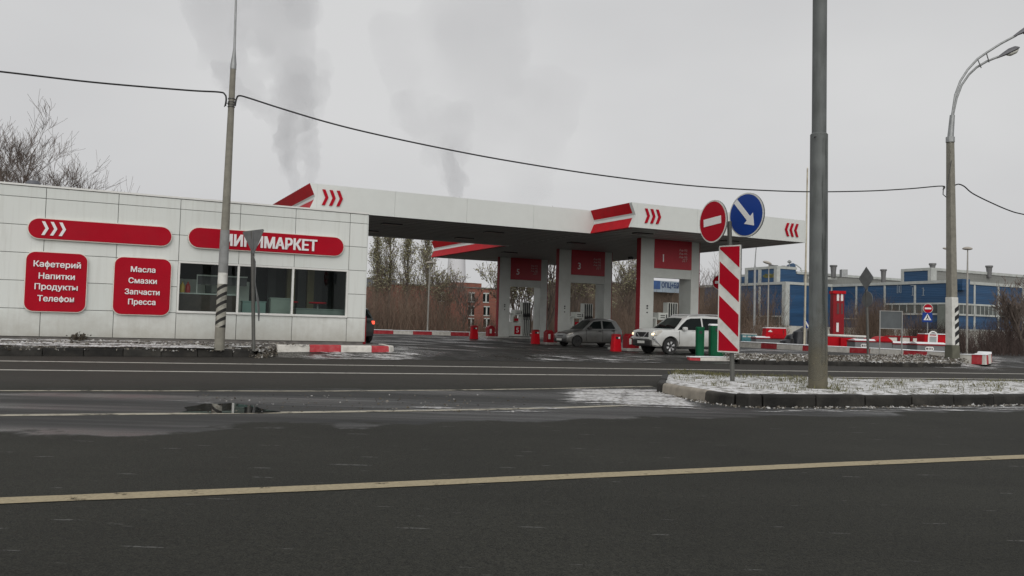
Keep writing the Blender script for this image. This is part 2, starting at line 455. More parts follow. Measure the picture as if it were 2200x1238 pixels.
def soil_mat():
    m, n, l, b = nt('winter soil')
    t = n.new('ShaderNodeTexCoord')
    a = n.new('ShaderNodeTexNoise'); a.inputs['Scale'].default_value = .7; a.inputs['Detail'].default_value = 9; a.inputs['Roughness'].default_value = .7
    l.new(t.outputs['Object'], a.inputs['Vector'])
    r = n.new('ShaderNodeValToRGB')
    e = r.color_ramp.elements
    e[0].position = .35; e[0].color = (.045, .037, .028, 1); e[1].position = .68; e[1].color = (.62, .62, .62, 1)
    k = e.new(.55); k.color = (.10, .09, .06, 1)
    l.new(a.outputs['Fac'], r.inputs['Fac']); l.new(r.outputs['Color'], b.inputs['Base Color'])
    b.inputs['Roughness'].default_value = .9
    bp = n.new('ShaderNodeBump'); bp.inputs['Strength'].default_value = .6; bp.inputs['Distance'].default_value = .05
    l.new(a.outputs['Fac'], bp.inputs['Height']); l.new(bp.outputs['Normal'], b.inputs['Normal'])
    return m
M_SOIL = soil_mat()

def axis_samples(lo, hi, near, step):
    xs = []; x = lo
    while x < hi:
        xs.append(x)
        d = max(abs(x) - near, 0)
        x += step * (1 + d / 14) ** 1.3
    xs.append(hi); return xs
gx = sorted(set([-x for x in axis_samples(0, 3500, 50, 3)] + axis_samples(0, 3500, 50, 3)))
gy = sorted(set([-x for x in axis_samples(0, 1500, 60, 3)][1:] + axis_samples(0, 4500, 70, 2)))
g = MB()
vs = [(x, y, (Gz(x, y) if 0 < y < 260 and abs(x) < 200 else 0) - .06) for y in gy for x in gx]
nx = len(gx)
fs = [(j * nx + i, j * nx + i + 1, (j + 1) * nx + i + 1, (j + 1) * nx + i) for j in range(len(gy) - 1) for i in range(nx - 1)]
g.add(vs, fs); tag(g.build('ground', M_SOIL, fix=False, smooth=True), kind='structure')

rx = [-90 + 2.5 * k for k in range(90)]
g = MB(); vs = []
for x in rx: vs += [(x, -14, .004), (x, edgeY(x) * .5, .004), (x, edgeY(x) + .25, .004)]
fs = []
for i in range(len(rx) - 1):
    for j in range(2):
        a = i * 3 + j; fs.append((a, a + 3, a + 4, a + 1))
g.add(vs, fs); tag(g.build('road', M_ROAD, fix=False), kind='structure')

g = MB(); vs = []; ny = 46
fx = [-16 + .9 * k for k in range(76)]
for x in fx:
    e = edgeY(x)
    for j in range(ny + 1):
        y = e + (66 - e) * (j / ny) ** 1.6
        vs.append((x, y, Gz(x, y) + .010))
fs = []
for i in range(len(fx) - 1):
    for j in range(ny):
        a = i * (ny + 1) + j; fs.append((a, a + ny + 1, a + ny + 2, a + 1))
g.add(vs, fs); tag(g.build('forecourt', M_YARD, fix=False, smooth=True), kind='structure')

# ---- worn painted lines
def worn(name, col, lo=.35, hi=.55, sc=6):
    m, n, l, b = nt(name)
    t = n.new('ShaderNodeTexCoord')
    a = n.new('ShaderNodeTexNoise'); a.inputs['Scale'].default_value = sc; a.inputs['Detail'].default_value = 8; a.inputs['Roughness'].default_value = .7
    l.new(t.outputs['Object'], a.inputs['Vector'])
    q = n.new('ShaderNodeMapRange'); q.inputs['From Min'].default_value = lo; q.inputs['From Max'].default_value = hi
    l.new(a.outputs['Fac'], q.inputs['Value'])
    c = n.new('ShaderNodeTexNoise'); c.inputs['Scale'].default_value = 40; l.new(t.outputs['Object'], c.inputs['Vector'])
    r = n.new('ShaderNodeValToRGB'); r.color_ramp.elements[0].color = rgb([x * .75 for x in col]); r.color_ramp.elements[1].color = rgb(col)
    r.color_ramp.elements[0].position = .3; r.color_ramp.elements[1].position = .6
    l.new(c.outputs['Fac'], r.inputs['Fac']); l.new(r.outputs['Color'], b.inputs['Base Color'])
    b.inputs['Roughness'].default_value = .7
    l.new(q.outputs['Result'], b.inputs['Alpha'])
    return m
PAINTY = worn('yellow road paint', (.36, .30, .185), .30, .42)
PAINTW = worn('white road paint', (.50, .48, .43), .30, .46)
PAINTF = worn('faded road paint', (.40, .37, .29), .36, .50, 3)
def line(name, pix, w, mat, z=.009):
    pts = [PZ(px, py, 0) for px, py in pix]
    dense = []
    for a, b in zip(pts, pts[1:]):
        for k in range(8): dense.append(a.lerp(b, k / 8))
    dense.append(pts[-1])
    vs = []
    for i, p in enumerate(dense):
        d = (dense[min(i + 1, len(dense) - 1)] - dense[max(i - 1, 0)]); d.z = 0; d.normalize()
        nn = Vector((-d.y, d.x, 0)); j = .012 * mnoise.noise(p * 2.3)
        for s in (-1, 1):
            q = p + nn * s * (w / 2 + j); vs.append((q.x, q.y, z))
    fs = [(2 * i, 2 * i + 2, 2 * i + 3, 2 * i + 1) for i in range(len(dense) - 1)]
    m = MB(); m.add(vs, fs)
    return tag(m.build(name, mat, fix=False), kind='structure')
line('road_line', [(-420, 1096), (0, 1078.5), (345, 1064.5), (700, 1050), (1100, 1031.5), (1500, 1013.5), (1800, 999.5), (2200, 983), (2700, 964), (4200, 905)], .205, PAINTY)
line('road_line', [(-300, 897), (0, 894), (364, 890.5), (600, 888), (800, 885), (1000, 882)], .20, PAINTF)
line('road_line', [(1000, 882), (1100, 880), (1250, 876), (1370, 871)], .17, PAINTF)
line('road_line', [(-300, 840.5), (0, 840.7), (400, 841), (700, 841.5), (950, 839.5), (1191, 836), (1400, 831)], .15, PAINTF)
line('road_line', [(-300, 791), (0, 795.6), (400, 799.5), (800, 803), (1150, 805.8), (1409, 807.7), (1736, 811), (2100, 815), (2500, 819)], .26, PAINTW)
line('road_line', [(-300, 772), (0, 776.4), (400, 781.5), (800, 786), (1150, 790.5), (1500, 795), (1800, 799), (2200, 804), (2600, 809)], .30, PAINTW)

# ---- puddle and slush
m_pud, n, l, b = nt('still water')
b.inputs['Base Color'].default_value = (.012, .011, .010, 1); b.inputs['Roughness'].default_value = .015; b.inputs['Specular IOR Level'].default_value = .9
pp = []
for px, py in [(384, 886.5), (404, 881), (395, 875), (425, 871), (440, 866.5), (470, 868), (500, 865.5), (525, 870), (548, 872), (560, 878), (605, 885.5), (560, 887.2), (480, 887.5)]:
    pp.append(PZ(px, py, .012))
g = MB(); g.add(pp, [tuple(range(len(pp)))]); tag(g.build('puddle', m_pud, fix=False), kind='structure')

def slush_mat(name, lo, hi, stretch, col=(.62, .62, .62), sc=1.6):
    m, n, l, b = nt(name)
    t = n.new('ShaderNodeTexCoord'); mp = n.new('ShaderNodeMapping'); mp.inputs['Rotation'].default_value = (0, 0, -R(20)); mp.inputs['Scale'].default_value = stretch
    l.new(t.outputs['Object'], mp.inputs['Vector'])
    a = n.new('ShaderNodeTexNoise'); a.inputs['Scale'].default_value = sc; a.inputs['Detail'].default_value = 9; a.inputs['Roughness'].default_value = .72
    l.new(mp.outputs['Vector'], a.inputs['Vector'])
    q = n.new('ShaderNodeMapRange'); q.inputs['From Min'].default_value = lo; q.inputs['From Max'].default_value = hi
    at = n.new('ShaderNodeAttribute'); at.attribute_name = 'cover'
    ad = n.new('ShaderNodeMath'); ad.operation = 'ADD'; l.new(a.outputs['Fac'], ad.inputs[0]); l.new(at.outputs['Fac'], ad.inputs[1])
    l.new(ad.outputs[0], q.inputs['Value']); l.new(q.outputs['Result'], b.inputs['Alpha'])
    c = n.new('ShaderNodeTexNoise'); c.inputs['Scale'].default_value = 14; c.inputs['Detail'].default_value = 5; l.new(t.outputs['Object'], c.inputs['Vector'])
    r = n.new('ShaderNodeValToRGB'); r.color_ramp.elements[0].color = (.16, .145, .12, 1); r.color_ramp.elements[1].color = rgb(col)
    r.color_ramp.elements[0].position = .34; r.color_ramp.elements[1].position = .56
    l.new(c.outputs['Fac'], r.inputs['Fac']); l.new(r.outputs['Color'], b.inputs['Base Color']); b.inputs['Roughness'].default_value = .75
    bp = n.new('ShaderNodeBump'); bp.inputs['Strength'].default_value = .6; bp.inputs['Distance'].default_value = .04
    l.new(a.outputs['Fac'], bp.inputs['Height']); l.new(bp.outputs['Normal'], b.inputs['Normal'])
    return m
M_SLUSH = slush_mat('slush', .50, .60, (.5, 2.2, 1))
def slush(pix, z, mat, nsub=24, bias=0.0, zf=None):
    """quad patch between four pixel corners; cover fades out at its border"""
    c = [PZ(px, py, z) for px, py in pix]
    vs = []; cov = []
    for j in range(nsub + 1):
        for i in range(nsub + 1):
            a, b = i / nsub, j / nsub
            p = c[0].lerp(c[1], a).lerp(c[3].lerp(c[2], a), b)
            zz = zf(p) if zf else z
            vs.append((p.x, p.y, zz))
            e = min(a, 1 - a, b, 1 - b) * 4
            cov.append((min(1, e) - 1) * .35 + bias)
    k = nsub + 1
    fs = [(j * k + i, j * k + i + 1, (j + 1) * k + i + 1, (j + 1) * k + i) for j in range(nsub) for i in range(nsub)]
    m = MB(); m.add(vs, fs); o = m.build('snow', mat, fix=False)
    at = o.data.attributes.new('cover', 'FLOAT', 'POINT'); at.data.foreach_set('value', cov)
    return tag(o, kind='stuff')
slush([(1120, 868), (1640, 905), (1480, 826), (1170, 830)], .014, M_SLUSH, bias=.10)
slush([(1290, 872), (1560, 892), (1470, 838), (1330, 832)], .018, M_SLUSH, bias=.15)
slush([(700, 893), (1350, 890), (1350, 866), (760, 868)], .014, M_SLUSH, bias=-.03)
slush([(1400, 893), (2400, 884), (2400, 868), (1480, 872)], .014, M_SLUSH, bias=.0)
slush([(150, 873), (560, 880), (520, 850), (200, 858)], .014, M_SLUSH, bias=-.05)
fcz = lambda p: Gz(p.x, p.y) + .02
slush([(560, 768), (1000, 774), (920, 752), (600, 757)], .10, M_SLUSH, bias=.04, zf=fcz)
slush([(1000, 775), (1560, 784), (1480, 768), (1020, 764)], .05, M_SLUSH, bias=-.02, zf=fcz)
slush([(1600, 776), (2300, 800), (2200, 775), (2040, 762)], .15, M_SLUSH, bias=.02, zf=fcz)

# ================================================================ kerbs, verges, traffic island
def kerb_blocks(name, pts, zb, zt, width, step, mats, label, cat='kerb', part='kerb_stone', lens=None, gap=.012, bev=.025, snow=False, tilt=.0):
    """stones along the polyline of the kerb's front foot; width goes to the left of travel"""
    seg = []; tot = 0
    for a, b in zip(pts, pts[1:]):
        L = (Vector(b) - Vector(a)).length; seg.append((tot, tot + L, Vector(a), Vector(b))); tot += L
    def at(s):
        for s0, s1, a, b in seg:
            if s <= s1 or s1 == tot:
                return a.lerp(b, (s - s0) / (s1 - s0))
    root = thing(name, (pts[0][0], pts[0][1], pts[0][2] if zb is None else zb), label, cat)
    s = 0; k = 0
    while s < tot - .05:
        e = min(tot, s + (lens[k % len(lens)] if lens else step))
        if tot - e < .15: e = tot
        sub = [s + gap / 2] + [q for q in [sg[0] for sg in seg[1:]] if s + .08 < q < e - .08] + [e - gap / 2]
        P = [at(q) for q in sub]
        rings = []
        jz = rnd.uniform(-.012, .012); jn = rnd.uniform(-.012, .012)
        for i, p in enumerate(P):
            d = (P[min(i + 1, len(P) - 1)] - P[max(i - 1, 0)]); d.z = 0; d.normalize()
            nn = Vector((-d.y, d.x, 0))
            q = p + nn * jn
            z0 = p.z if zb is None else zb
            h = zt + jz
            rings.append([(q.x, q.y, z0 - .12), (q.x + nn.x * .02, q.y + nn.y * .02, z0 + h - .03), (q.x + nn.x * .05, q.y + nn.y * .05, z0 + h), (q.x + nn.x * width, q.y + nn.y * width, z0 + h), (q.x + nn.x * width, q.y + nn.y * width, z0 - .12)])
        m = MB(); m.ring_loft(rings)
        mt = mats[k % len(mats)] if not callable(mats) else mats(k)
        m.build(part, mt, root, bevel=bev * .6)
        if snow:
            m = MB(); rr = []
            for i, p in enumerate(P):
                d = (P[min(i + 1, len(P) - 1)] - P[max(i - 1, 0)]); d.z = 0; d.normalize(); nn = Vector((-d.y, d.x, 0)); z0 = (p.z if zb is None else zb) + zt + jz
                rr.append([(p.x + nn.x * .0, p.y + nn.y * .0, z0 + .003), (p.x + nn.x * .03, p.y + nn.y * .03, z0 + .022), (p.x + nn.x * (width + .1), p.y + nn.y * (width + .1), z0 + .03), (p.x + nn.x * (width + .15), p.y + nn.y * (width + .15), z0 + .003)])
            m.ring_loft(rr); m.build('snow_cap', SNOW, root, smooth=True)
        s = e; k += 1
    return root
# dark kerb on the far side of the road, left
left_pts = [Vector((-30, edgeY(-30), 0)), PZ(0, 765), PZ(270, 766.5), PZ(545, 768)]
kerb_blocks('kerb', left_pts, 0, .235, .20, 1.0, [KERBD], 'wet dark stone kerb along the far road edge below the shop front')
right_pts = [PZ(1590, 783), PZ(1840, 787.5), PZ(2030, 790), PZ(2066, 790)]
kerb_blocks('kerb', right_pts, 0, .17, .20, 1.0, [KERBD], 'wet dark stone kerb along the far verge with the tall street lamp')
# red and white kerb around the shop corner
kv = 27.55
ku0, _ = PV(596, 750, kv); ku1, _ = PV(846, 753, kv)
du = {}
bnd = [PV(px, 750, kv)[0] for px in (596, 666, 733, 799, 838)]
segs = [bnd[i + 1] - bnd[i] for i in range(4)] + [.55] * 2
kp = [W(ku0, kv, .19), W(bnd[-1] - .05, kv, .21), W(bnd[-1] + .22, kv + .25, .215), W(bnd[-1] + .25, kv + 1.4, .24)]
kerb_blocks('painted_kerb', [(p.x, p.y, p.z) for p in kp], None, .18, .22, 1, [KERBW, KERBR, KERBW, KERBR, KERBW, KERBW], 'red and white painted kerb rounding the corner in front of the shop', part='painted_block', lens=segs, gap=.004)
m = MB(TUV); m.box(-16, bnd[-1] + .05, kv + .22, 28.75, 0, .385); m.box(8.5, bnd[-1] + .05, 28.75, 29.6, 0, .384)
tag(m.build('pavement', PLIN), kind='structure')
# rear kerb behind the yard
rk = [PV(px, py, 53.2) for px, py in ((770, 717.5), (1090, 720))]
za = .38
kerb_blocks('painted_kerb', [tuple(W(rk[0][0] - 3, 53.2, .36)), tuple(W(rk[1][0] + 6, 53.2, .36))], None, .26, .25, 1.33, [KERBW, KERBR], 'long red and white kerb with a snow cap at the back of the yard', part='painted_block', gap=.004, snow=True)
# kerb of the right hand yard
b0, b1 = PD(1585, 743.5, 50), PD(2046, 769, 37.5)
kerb_blocks('painted_kerb', [tuple(b1), tuple(b0)][::-1], None, .24, .35, 1.0, [KERBW, KERBR], 'snow capped red and white kerb in front of the grey plinths', part='painted_block', lens=[1.9, 1.25], gap=.004, snow=True)
c0, c1 = PD(2061, 775, 36.2), PD(2128, 777, 35.2)
cpt = [tuple(c0), tuple(PD(2118, 777.5, 35.3)), tuple(PD(2130, 775.5, 35.8)), tuple(PD(2131, 771, 37.5))]
kerb_blocks('painted_kerb', cpt, None, .27, .4, .5, [KERBW, KERBR, KERBW, KERBR, KERBW], 'short rounded red and white kerb right of the tall street lamp', part='painted_block', lens=[.50, .43, .30, .22, .8], gap=.003, snow=True)
d0 = [PZ(1482, 777, .03), PZ(1504, 777.5, .03), PZ(1572, 778.5, .03)]
kerb_blocks('painted_kerb', [tuple(p) for p in d0], None, .17, .3, .5, [KERBR, KERBW], 'short red and white kerb end under the green bins', part='painted_block', lens=[.42, 1.6], gap=.003, snow=True)
tag(line('snow', [(2066, 779), (2110, 782), (2200, 785)], .35, SNOW, .2), kind='stuff')

# traffic island in the middle of the road
isl = [PZ(px, py) for px, py in ((1452, 815), (1418, 824), (1410, 843), (1450, 853), (1508, 864), (1560, 872), (1610, 876), (1735, 876.5), (1900, 875), (2200, 870.5), (2600, 862))]
lens = [.55, .5, .55, .62, .62, .85, .45, .75, 1.0, 1.0]
lights = {0: KERBD, 1: KERBD, 2: KERBL, 3: KERBL}
def mats_isl(k): return {4: KERBL, 5: KERBL}.get(k, KERBD)
# travel from the tip to the right: the island lies on the left of travel
def plen(a, b): return sum((isl[i + 1] - isl[i]).length for i in range(a, b))
_l0, _l1 = plen(0, 2) + .25, plen(2, 4) - .2
kerb_blocks('traffic_island_kerb', [tuple(p) for p in isl], 0, .20, .17, 1.0, mats_isl, 'dark kerbstones with pale end stones around the snowy traffic island', lens=[_l0 / 4] * 4 + [_l1 * .42, _l1 * .58, .72, .50, .98, 1.0, 1.02, .98, 1.0, 1.0, 1.0], gap=.018, bev=.05)
back = [PZ(px, py, .17) for px, py in ((1480, 811.5), (1700, 813.5), (2000, 817), (2300, 821), (2700, 826))]
front = [Vector((p.x, p.y, 0)) for p in isl]
m = MB(); vs = []; NJ = 10; NI = 70
def resample(pts, k):
    L = [0]
    for a, b in zip(pts, pts[1:]): L.append(L[-1] + (b - a).length)
    res = []
    for i in range(k + 1):
        s = L[-1] * i / k
        for j in range(len(pts) - 1):
            if s <= L[j + 1] + 1e-9:
                res.append(pts[j].lerp(pts[j + 1], (s - L[j]) / max(1e-9, L[j + 1] - L[j]))); break
    return res
F = resample(front, NI); B = resample(back, NI)
for i in range(NI + 1):
    for j in range(NJ + 1):
        t = j / NJ; p = F[i].lerp(B[i], t * .985 + .012)
        h = .185 + .05 * math.sin(math.pi * min(1, t * 1.0)) + .02 * mnoise.noise(Vector((p.x * 1.5, p.y * 1.5, 0)))
        if j == 0: h = .16
        if j == NJ: h = .02
        vs.append((p.x, p.y, h))
fs = [(i * (NJ + 1) + j, (i + 1) * (NJ + 1) + j, (i + 1) * (NJ + 1) + j + 1, i * (NJ + 1) + j + 1) for i in range(NI) for j in range(NJ)]
m.add(vs, fs)
def snowgrass():
    mt, n, l, b = nt('snow over grass')
    t = n.new('ShaderNodeTexCoord')
    a = n.new('ShaderNodeTexNoise'); a.inputs['Scale'].default_value = 5; a.inputs['Detail'].default_value = 9; a.inputs['Roughness'].default_value = .75
    l.new(t.outputs['Object'], a.inputs['Vector'])
    r = n.new('ShaderNodeValToRGB'); e = r.color_ramp.elements
    e[0].position = .40; e[0].color = (.075, .068, .036, 1); e[1].position = .53; e[1].color = (.72, .72, .72, 1)
    l.new(a.outputs['Fac'], r.inputs['Fac']); l.new(r.outputs['Color'], b.inputs['Base Color']); b.inputs['Roughness'].default_value = .8
    bp = n.new('ShaderNodeBump'); bp.inputs['Strength'].default_value = .8; bp.inputs['Distance'].default_value = .05
    l.new(a.outputs['Fac'], bp.inputs['Height']); l.new(bp.outputs['Normal'], b.inputs['Normal'])
    return mt
M_SNOWG = snowgrass()
tag(m.build('traffic_island', M_SNOWG, fix=False, smooth=True), kind='structure')
# grass blades through the snow
gm = MB()
def island_pt():
    i = rnd.random() ** .8; t = rnd.uniform(.10, .95)
    k = min(NI - 1, int(i * NI)); f = i * NI - k
    p = F[k].lerp(F[k + 1], f).lerp(B[k].lerp(B[k + 1], f), t)
    return p, .185 + .05 * math.sin(math.pi * t)
cl = []
for _ in range(1150):
    p, h = island_pt()
    if p.x > 12 or (p.x > 8 and rnd.random() < .6): continue
    if mnoise.noise(Vector((p.x * .9, p.y * 2.0, 3))) < -.15: continue
    for _ in range(rnd.randint(5, 16)):
        q = p + Vector((rnd.gauss(0, .07), rnd.gauss(0, .05), 0))
        a = rnd.uniform(0, 6.28); L = rnd.uniform(.05, .15); lean = rnd.uniform(.2, 1.2)
        d = Vector((math.cos(a) * lean, math.sin(a) * lean, 1)).normalized() * L
        w = Vector((-math.sin(a), math.cos(a), 0)) * .006
        b0_ = Vector((q.x, q.y, h - .02)); mid = b0_ + d * .6; tip = b0_ + d + Vector((math.cos(a), math.sin(a), -.35)) * L * .3
        w *= .8; gm.add([b0_ - w, b0_ + w, mid + w * .8, mid - w * .8, tip], [(0, 1, 2, 3), (3, 2, 4)])
GRASS = pmat('winter grass', (.13, .125, .05), .8, var=.55, scale=9)
tag(gm.build('grass', GRASS, fix=False), kind='stuff')

# ---- verges with ploughed dirty snow
def verge(name, front, back, nz, h0, h1, hump):
    m = MB(); vs = []; K = 60; J = 8
    A, Bk = resample(front, K), resample(back, K)
    for i in range(K + 1):
        for j in range(J + 1):
            t = j / J; p = A[i].lerp(Bk[i], t)
            h = (A[i].z + h0) * (1 - t) + (Bk[i].z + h1) * t + hump * math.sin(math.pi * t) * (1 + .8 * mnoise.noise(Vector((p.x * .8, p.y * .8, 1)))) + .03 * mnoise.noise(p * 3)
            vs.append((p.x, p.y, h))
    fs = [(i * (J + 1) + j, (i + 1) * (J + 1) + j, (i + 1) * (J + 1) + j + 1, i * (J + 1) + j + 1) for i in range(K) for j in range(J)]
    m.add(vs, fs)
    return tag(m.build(name, M_DEB, fix=False, smooth=True), kind='structure'), vs
def debris_mat():
    mt, n, l, b = nt('dirty ploughed snow')
    t = n.new('ShaderNodeTexCoord')
    a = n.new('ShaderNodeTexNoise'); a.inputs['Scale'].default_value = 3.2; a.inputs['Detail'].default_value = 10; a.inputs['Roughness'].default_value = .8
    l.new(t.outputs['Object'], a.inputs['Vector'])
    r = n.new('ShaderNodeValToRGB'); e = r.color_ramp.elements
    e[0].position = .38; e[0].color = (.045, .036, .027, 1); e[1].position = .58; e[1].color = (.60, .60, .60, 1)
    k = e.new(.50); k.color = (.15, .135, .105, 1)
    l.new(a.outputs['Fac'], r.inputs['Fac']); l.new(r.outputs['Color'], b.inputs['Base Color']); b.inputs['Roughness'].default_value = .85
    return mt
M_DEB = debris_mat()
vf = [p + Vector((0, .15, 0)) for p in left_pts[1:]] + [PZ(600, 762) + Vector((0, .1, 0))]
vf = [Vector((-22, edgeY(-22) + .15, 0))] + vf
vb = [W(toUV(Vector((-22, edgeY(-22), 0)))[0] - 1, 28.3, 0), W(-2.3, 28.3), W(1, 28.3), W(4.3, 28.2), W(6.3, 27.5)]
_, vg1 = verge('verge', vf, vb, 0, .185, .36, .03)
vf2 = [p + Vector((-.05, .18, 0)) for p in right_pts]
vb2 = [PZ(1560, 772, .1), PZ(1800, 768, .25), PZ(1990, 766, .25), PZ(2052, 773, .22)]
for p in vb2: p.z = 0
_, vg2 = verge('verge', vf2, vb2, 0, .15, .26, .10)
def lumps(name, rows, count, smin, smax, zf):
    m = MB()
    for _ in range(count):
        p = zf()
        s = rnd.uniform(smin, smax) * (1 if rnd.random() < .8 else 1.7)
        # crumpled flake or clod
        ax = Vector((rnd.gauss(0, 1), rnd.gauss(0, 1), rnd.gauss(0, .6))).normalized(); bx = ax.orthogonal().normalized(); cx = ax.cross(bx)
        vs = []
        for d in ((1, 0, 0), (-1, 0, 0), (0, 1, 0), (0, -1, 0), (0, 0, 1), (0, 0, -1)):
            q = ax * d[0] * rnd.uniform(.6, 1.3) + bx * d[1] * rnd.uniform(.4, 1) + cx * d[2] * rnd.uniform(.2, .6)
            vs.append(p + q * s + Vector((rnd.gauss(0, .15), rnd.gauss(0, .15), rnd.gauss(0, .1))) * s)
        m.add(vs, [(0, 2, 4), (2, 1, 4), (1, 3, 4), (3, 0, 4), (2, 0, 5), (1, 2, 5), (3, 1, 5), (0, 3, 5)])
    return m
def on_verge(vg, bias=None):
    def f():
        while True:
            v = Vector(rnd.choice(vg)); v += Vector((rnd.uniform(-.4, .4), rnd.uniform(-.15, .15), rnd.uniform(-.01, .03)))
            if bias is None or rnd.random() < bias(v): return v
    return f
for (ua_, ub_, va_, vb_) in ((-14, 5.2, 27.75, 28.3), (-9, 3.5, 26.6, 27.1), (-13, 4.6, 27.2, 27.5)):
    m = MB(); vs = []; NQ = 60
    for i in range(NQ + 1):
        u = ua_ + (ub_ - ua_) * i / NQ
        for j, v in enumerate((va_, vb_)):
            vv = v + .16 * mnoise.noise(Vector((u * 1.3, j * 9, 4))); p = W(u, vv); e = edgeY(p.x)
            t = min(1, max(0, (p.y - e) / 2.6)); vs.append((p.x, p.y, .235 + .17 * t + .035))
    m.add(vs, [(2 * i, 2 * i + 2, 2 * i + 3, 2 * i + 1) for i in range(NQ)])
    tag(m.build('snow', slush_mat('verge snow', .42, .50, (.7, 1.4, 1), (.75, .76, .77), 2.2), fix=False), kind='stuff')
m1 = lumps('', 0, 5200, .015, .05, on_verge(vg1, lambda v: .25 + .75 * max(0, mnoise.noise(Vector((v.x * .6, v.y * .6, 5))) + .45)))
M_CLOD = pmat('dirty snow clods', (.22, .20, .165), .85, var=.9, scale=5)
def clodmat(nm='mixed clods', shift=0.0):
    mt, n, l, b = nt(nm)
    gi = n.new('ShaderNodeNewGeometry'); r = n.new('ShaderNodeValToRGB'); e = r.color_ramp.elements
    e[0].position = .0; e[0].color = (.035, .028, .022, 1); e[1].position = 1; e[1].color = (.52, .52, .51, 1)
    k = e.new(.55 - shift); k.color = (.085, .072, .052, 1); k = e.new(.82 - shift); k.color = (.22, .20, .17, 1)
    l.new(gi.outputs['Random Per Island'], r.inputs['Fac']); l.new(r.outputs['Color'], b.inputs['Base Color']); b.inputs['Roughness'].default_value = .85
    return mt
M_CLOD = clodmat()
tag(m1.build('ploughed_snow', clodmat('pale clods', .42)), kind='stuff')
m2 = lumps('', 0, 5500, .018, .055, on_verge(vg2))
tag(m2.build('ploughed_snow', clodmat('brown clods with snow', .12)), kind='stuff')
def spill():
    a = rnd.random(); p = PZ(548 + 70 * a + rnd.gauss(0, 6), 769 - 8 * a + rnd.gauss(0, 1.5), 0); p.z = Gz(p.x, p.y) + rnd.uniform(.0, .12) * (1 - a); return p
m4 = lumps('', 0, 500, .015, .05, spill); tag(m4.build('ploughed_snow', M_CLOD), kind='stuff')
def foot():
    k = rnd.random(); q = resample(isl[2:], 200)[int(k ** 1.3 * 150)]
    return Vector((q.x + rnd.gauss(0, .05) - .02, q.y - abs(rnd.gauss(0, .16)), .01))
_fr = resample(isl[2:], 400)
def foot():
    q = _fr[int(rnd.random() ** 1.2 * 330)]
    return Vector((q.x + rnd.gauss(0, .06), q.y - .02 - abs(rnd.gauss(0, .13)), .012))
def strew():
    p = PZ(rnd.uniform(420, 1150), rnd.uniform(848, 886), .008); return p
m6 = lumps('', 0, 260, .006, .02, strew); tag(m6.build('snow_crumbs', M_CLOD), kind='stuff')
m5 = lumps('', 0, 900, .008, .03, foot); tag(m5.build('snow_crumbs', clodmat('snow crumbs', .25)), kind='stuff')
sp = PZ(172, 727, .42)
m3 = lumps('', 0, 150, .02, .045, lambda: Vector(W(*toUV(PD(170, 728, 25.2)), 0)) + Vector((rnd.gauss(0, .16), rnd.gauss(0, .08), .40 + abs(rnd.gauss(0, .075)))))
tag(m3.build('ploughed_snow', pmat('brown clods', (.06, .05, .035), .9, var=.5, scale=9)), kind='stuff')

# ================================================================ shop
BV, BR_, BT, BP = 28.65, 8.57, 4.87, .47
shop = thing('shop', W(3.0, BV, .38), 'single storey shop clad in white panels with a long window band', 'shop')
su = [PV(px, 726, BV)[0] for px in (84, 241.5, 376, 506, 626, 743.6)]
left_step = su[1] - su[0]
cols = [su[0] - 3 * left_step, su[0] - 2 * left_step, su[0] - left_step] + su + [BR_]
rows = [BP + .81 * k for k in range(6)] + [BT - .03]
wu0, wu1, wz0, wz1 = su[2], su[5], rows[1], rows[3]
m = MB(TUV); gp = .0075
for i in range(len(cols) - 1):
    for j in range(len(rows) - 1):
        inwin = cols[i] >= wu0 - .01 and cols[i + 1] <= wu1 + .01 and j in (1, 2)
        if inwin: continue
        m.box(cols[i] + gp, cols[i + 1] - gp, BV, BV + .04, rows[j] + gp, rows[j + 1] - gp)
m.build('wall_cladding', WALL, shop, bevel=.004, seg=1)
m = MB(TUV)
u0 = cols[0]
m.box(u0, wu0, BV + .03, BV + .25, BP, BT - .06); m.box(wu1, BR_ - .01, BV + .03, BV + .25, BP, BT - .06)
m.box(wu0, wu1, BV + .03, BV + .25, BP, wz0 - .02); m.box(wu0, wu1, BV + .03, BV + .25, wz1 + .02, BT - .06)
m.box(BR_ - .24, BR_ - .012, BV + .25, BV + 4.6, BP, BT - .06); m.box(u0, u0 + .2, BV + .25, BV + 4.6, BP, BT - .06)
m.box(u0, BR_ - .012, BV + 4.6, BV + 4.8, BP, BT - .06)
m.build('wall_backing', SEAM, shop)
m = MB(TUV)
for j in range(6): m.box(BR_, BR_ + .03, BV + .02, BV + 4.75, rows[j] + gp, rows[j + 1] - gp)
m.build('side_cladding', WALL, shop)
m = MB(TUV); m.box(u0, BR_ + .03, BV - .03, BV + 4.85, BT - .02, BT + .035); m.build('parapet_cap', ALU, shop)
m = MB(TUV); m.box(u0, BR_ - .2, BV + .3, BV + 4.55, BT - .35, BT - .25); m.build('roof', PLIN, shop)
m = MB(TUV); m.box(u0, BR_ - .03, BV + .03, BV + 4.7, .2, BP - .006); m.build('plinth', PLIN, shop)
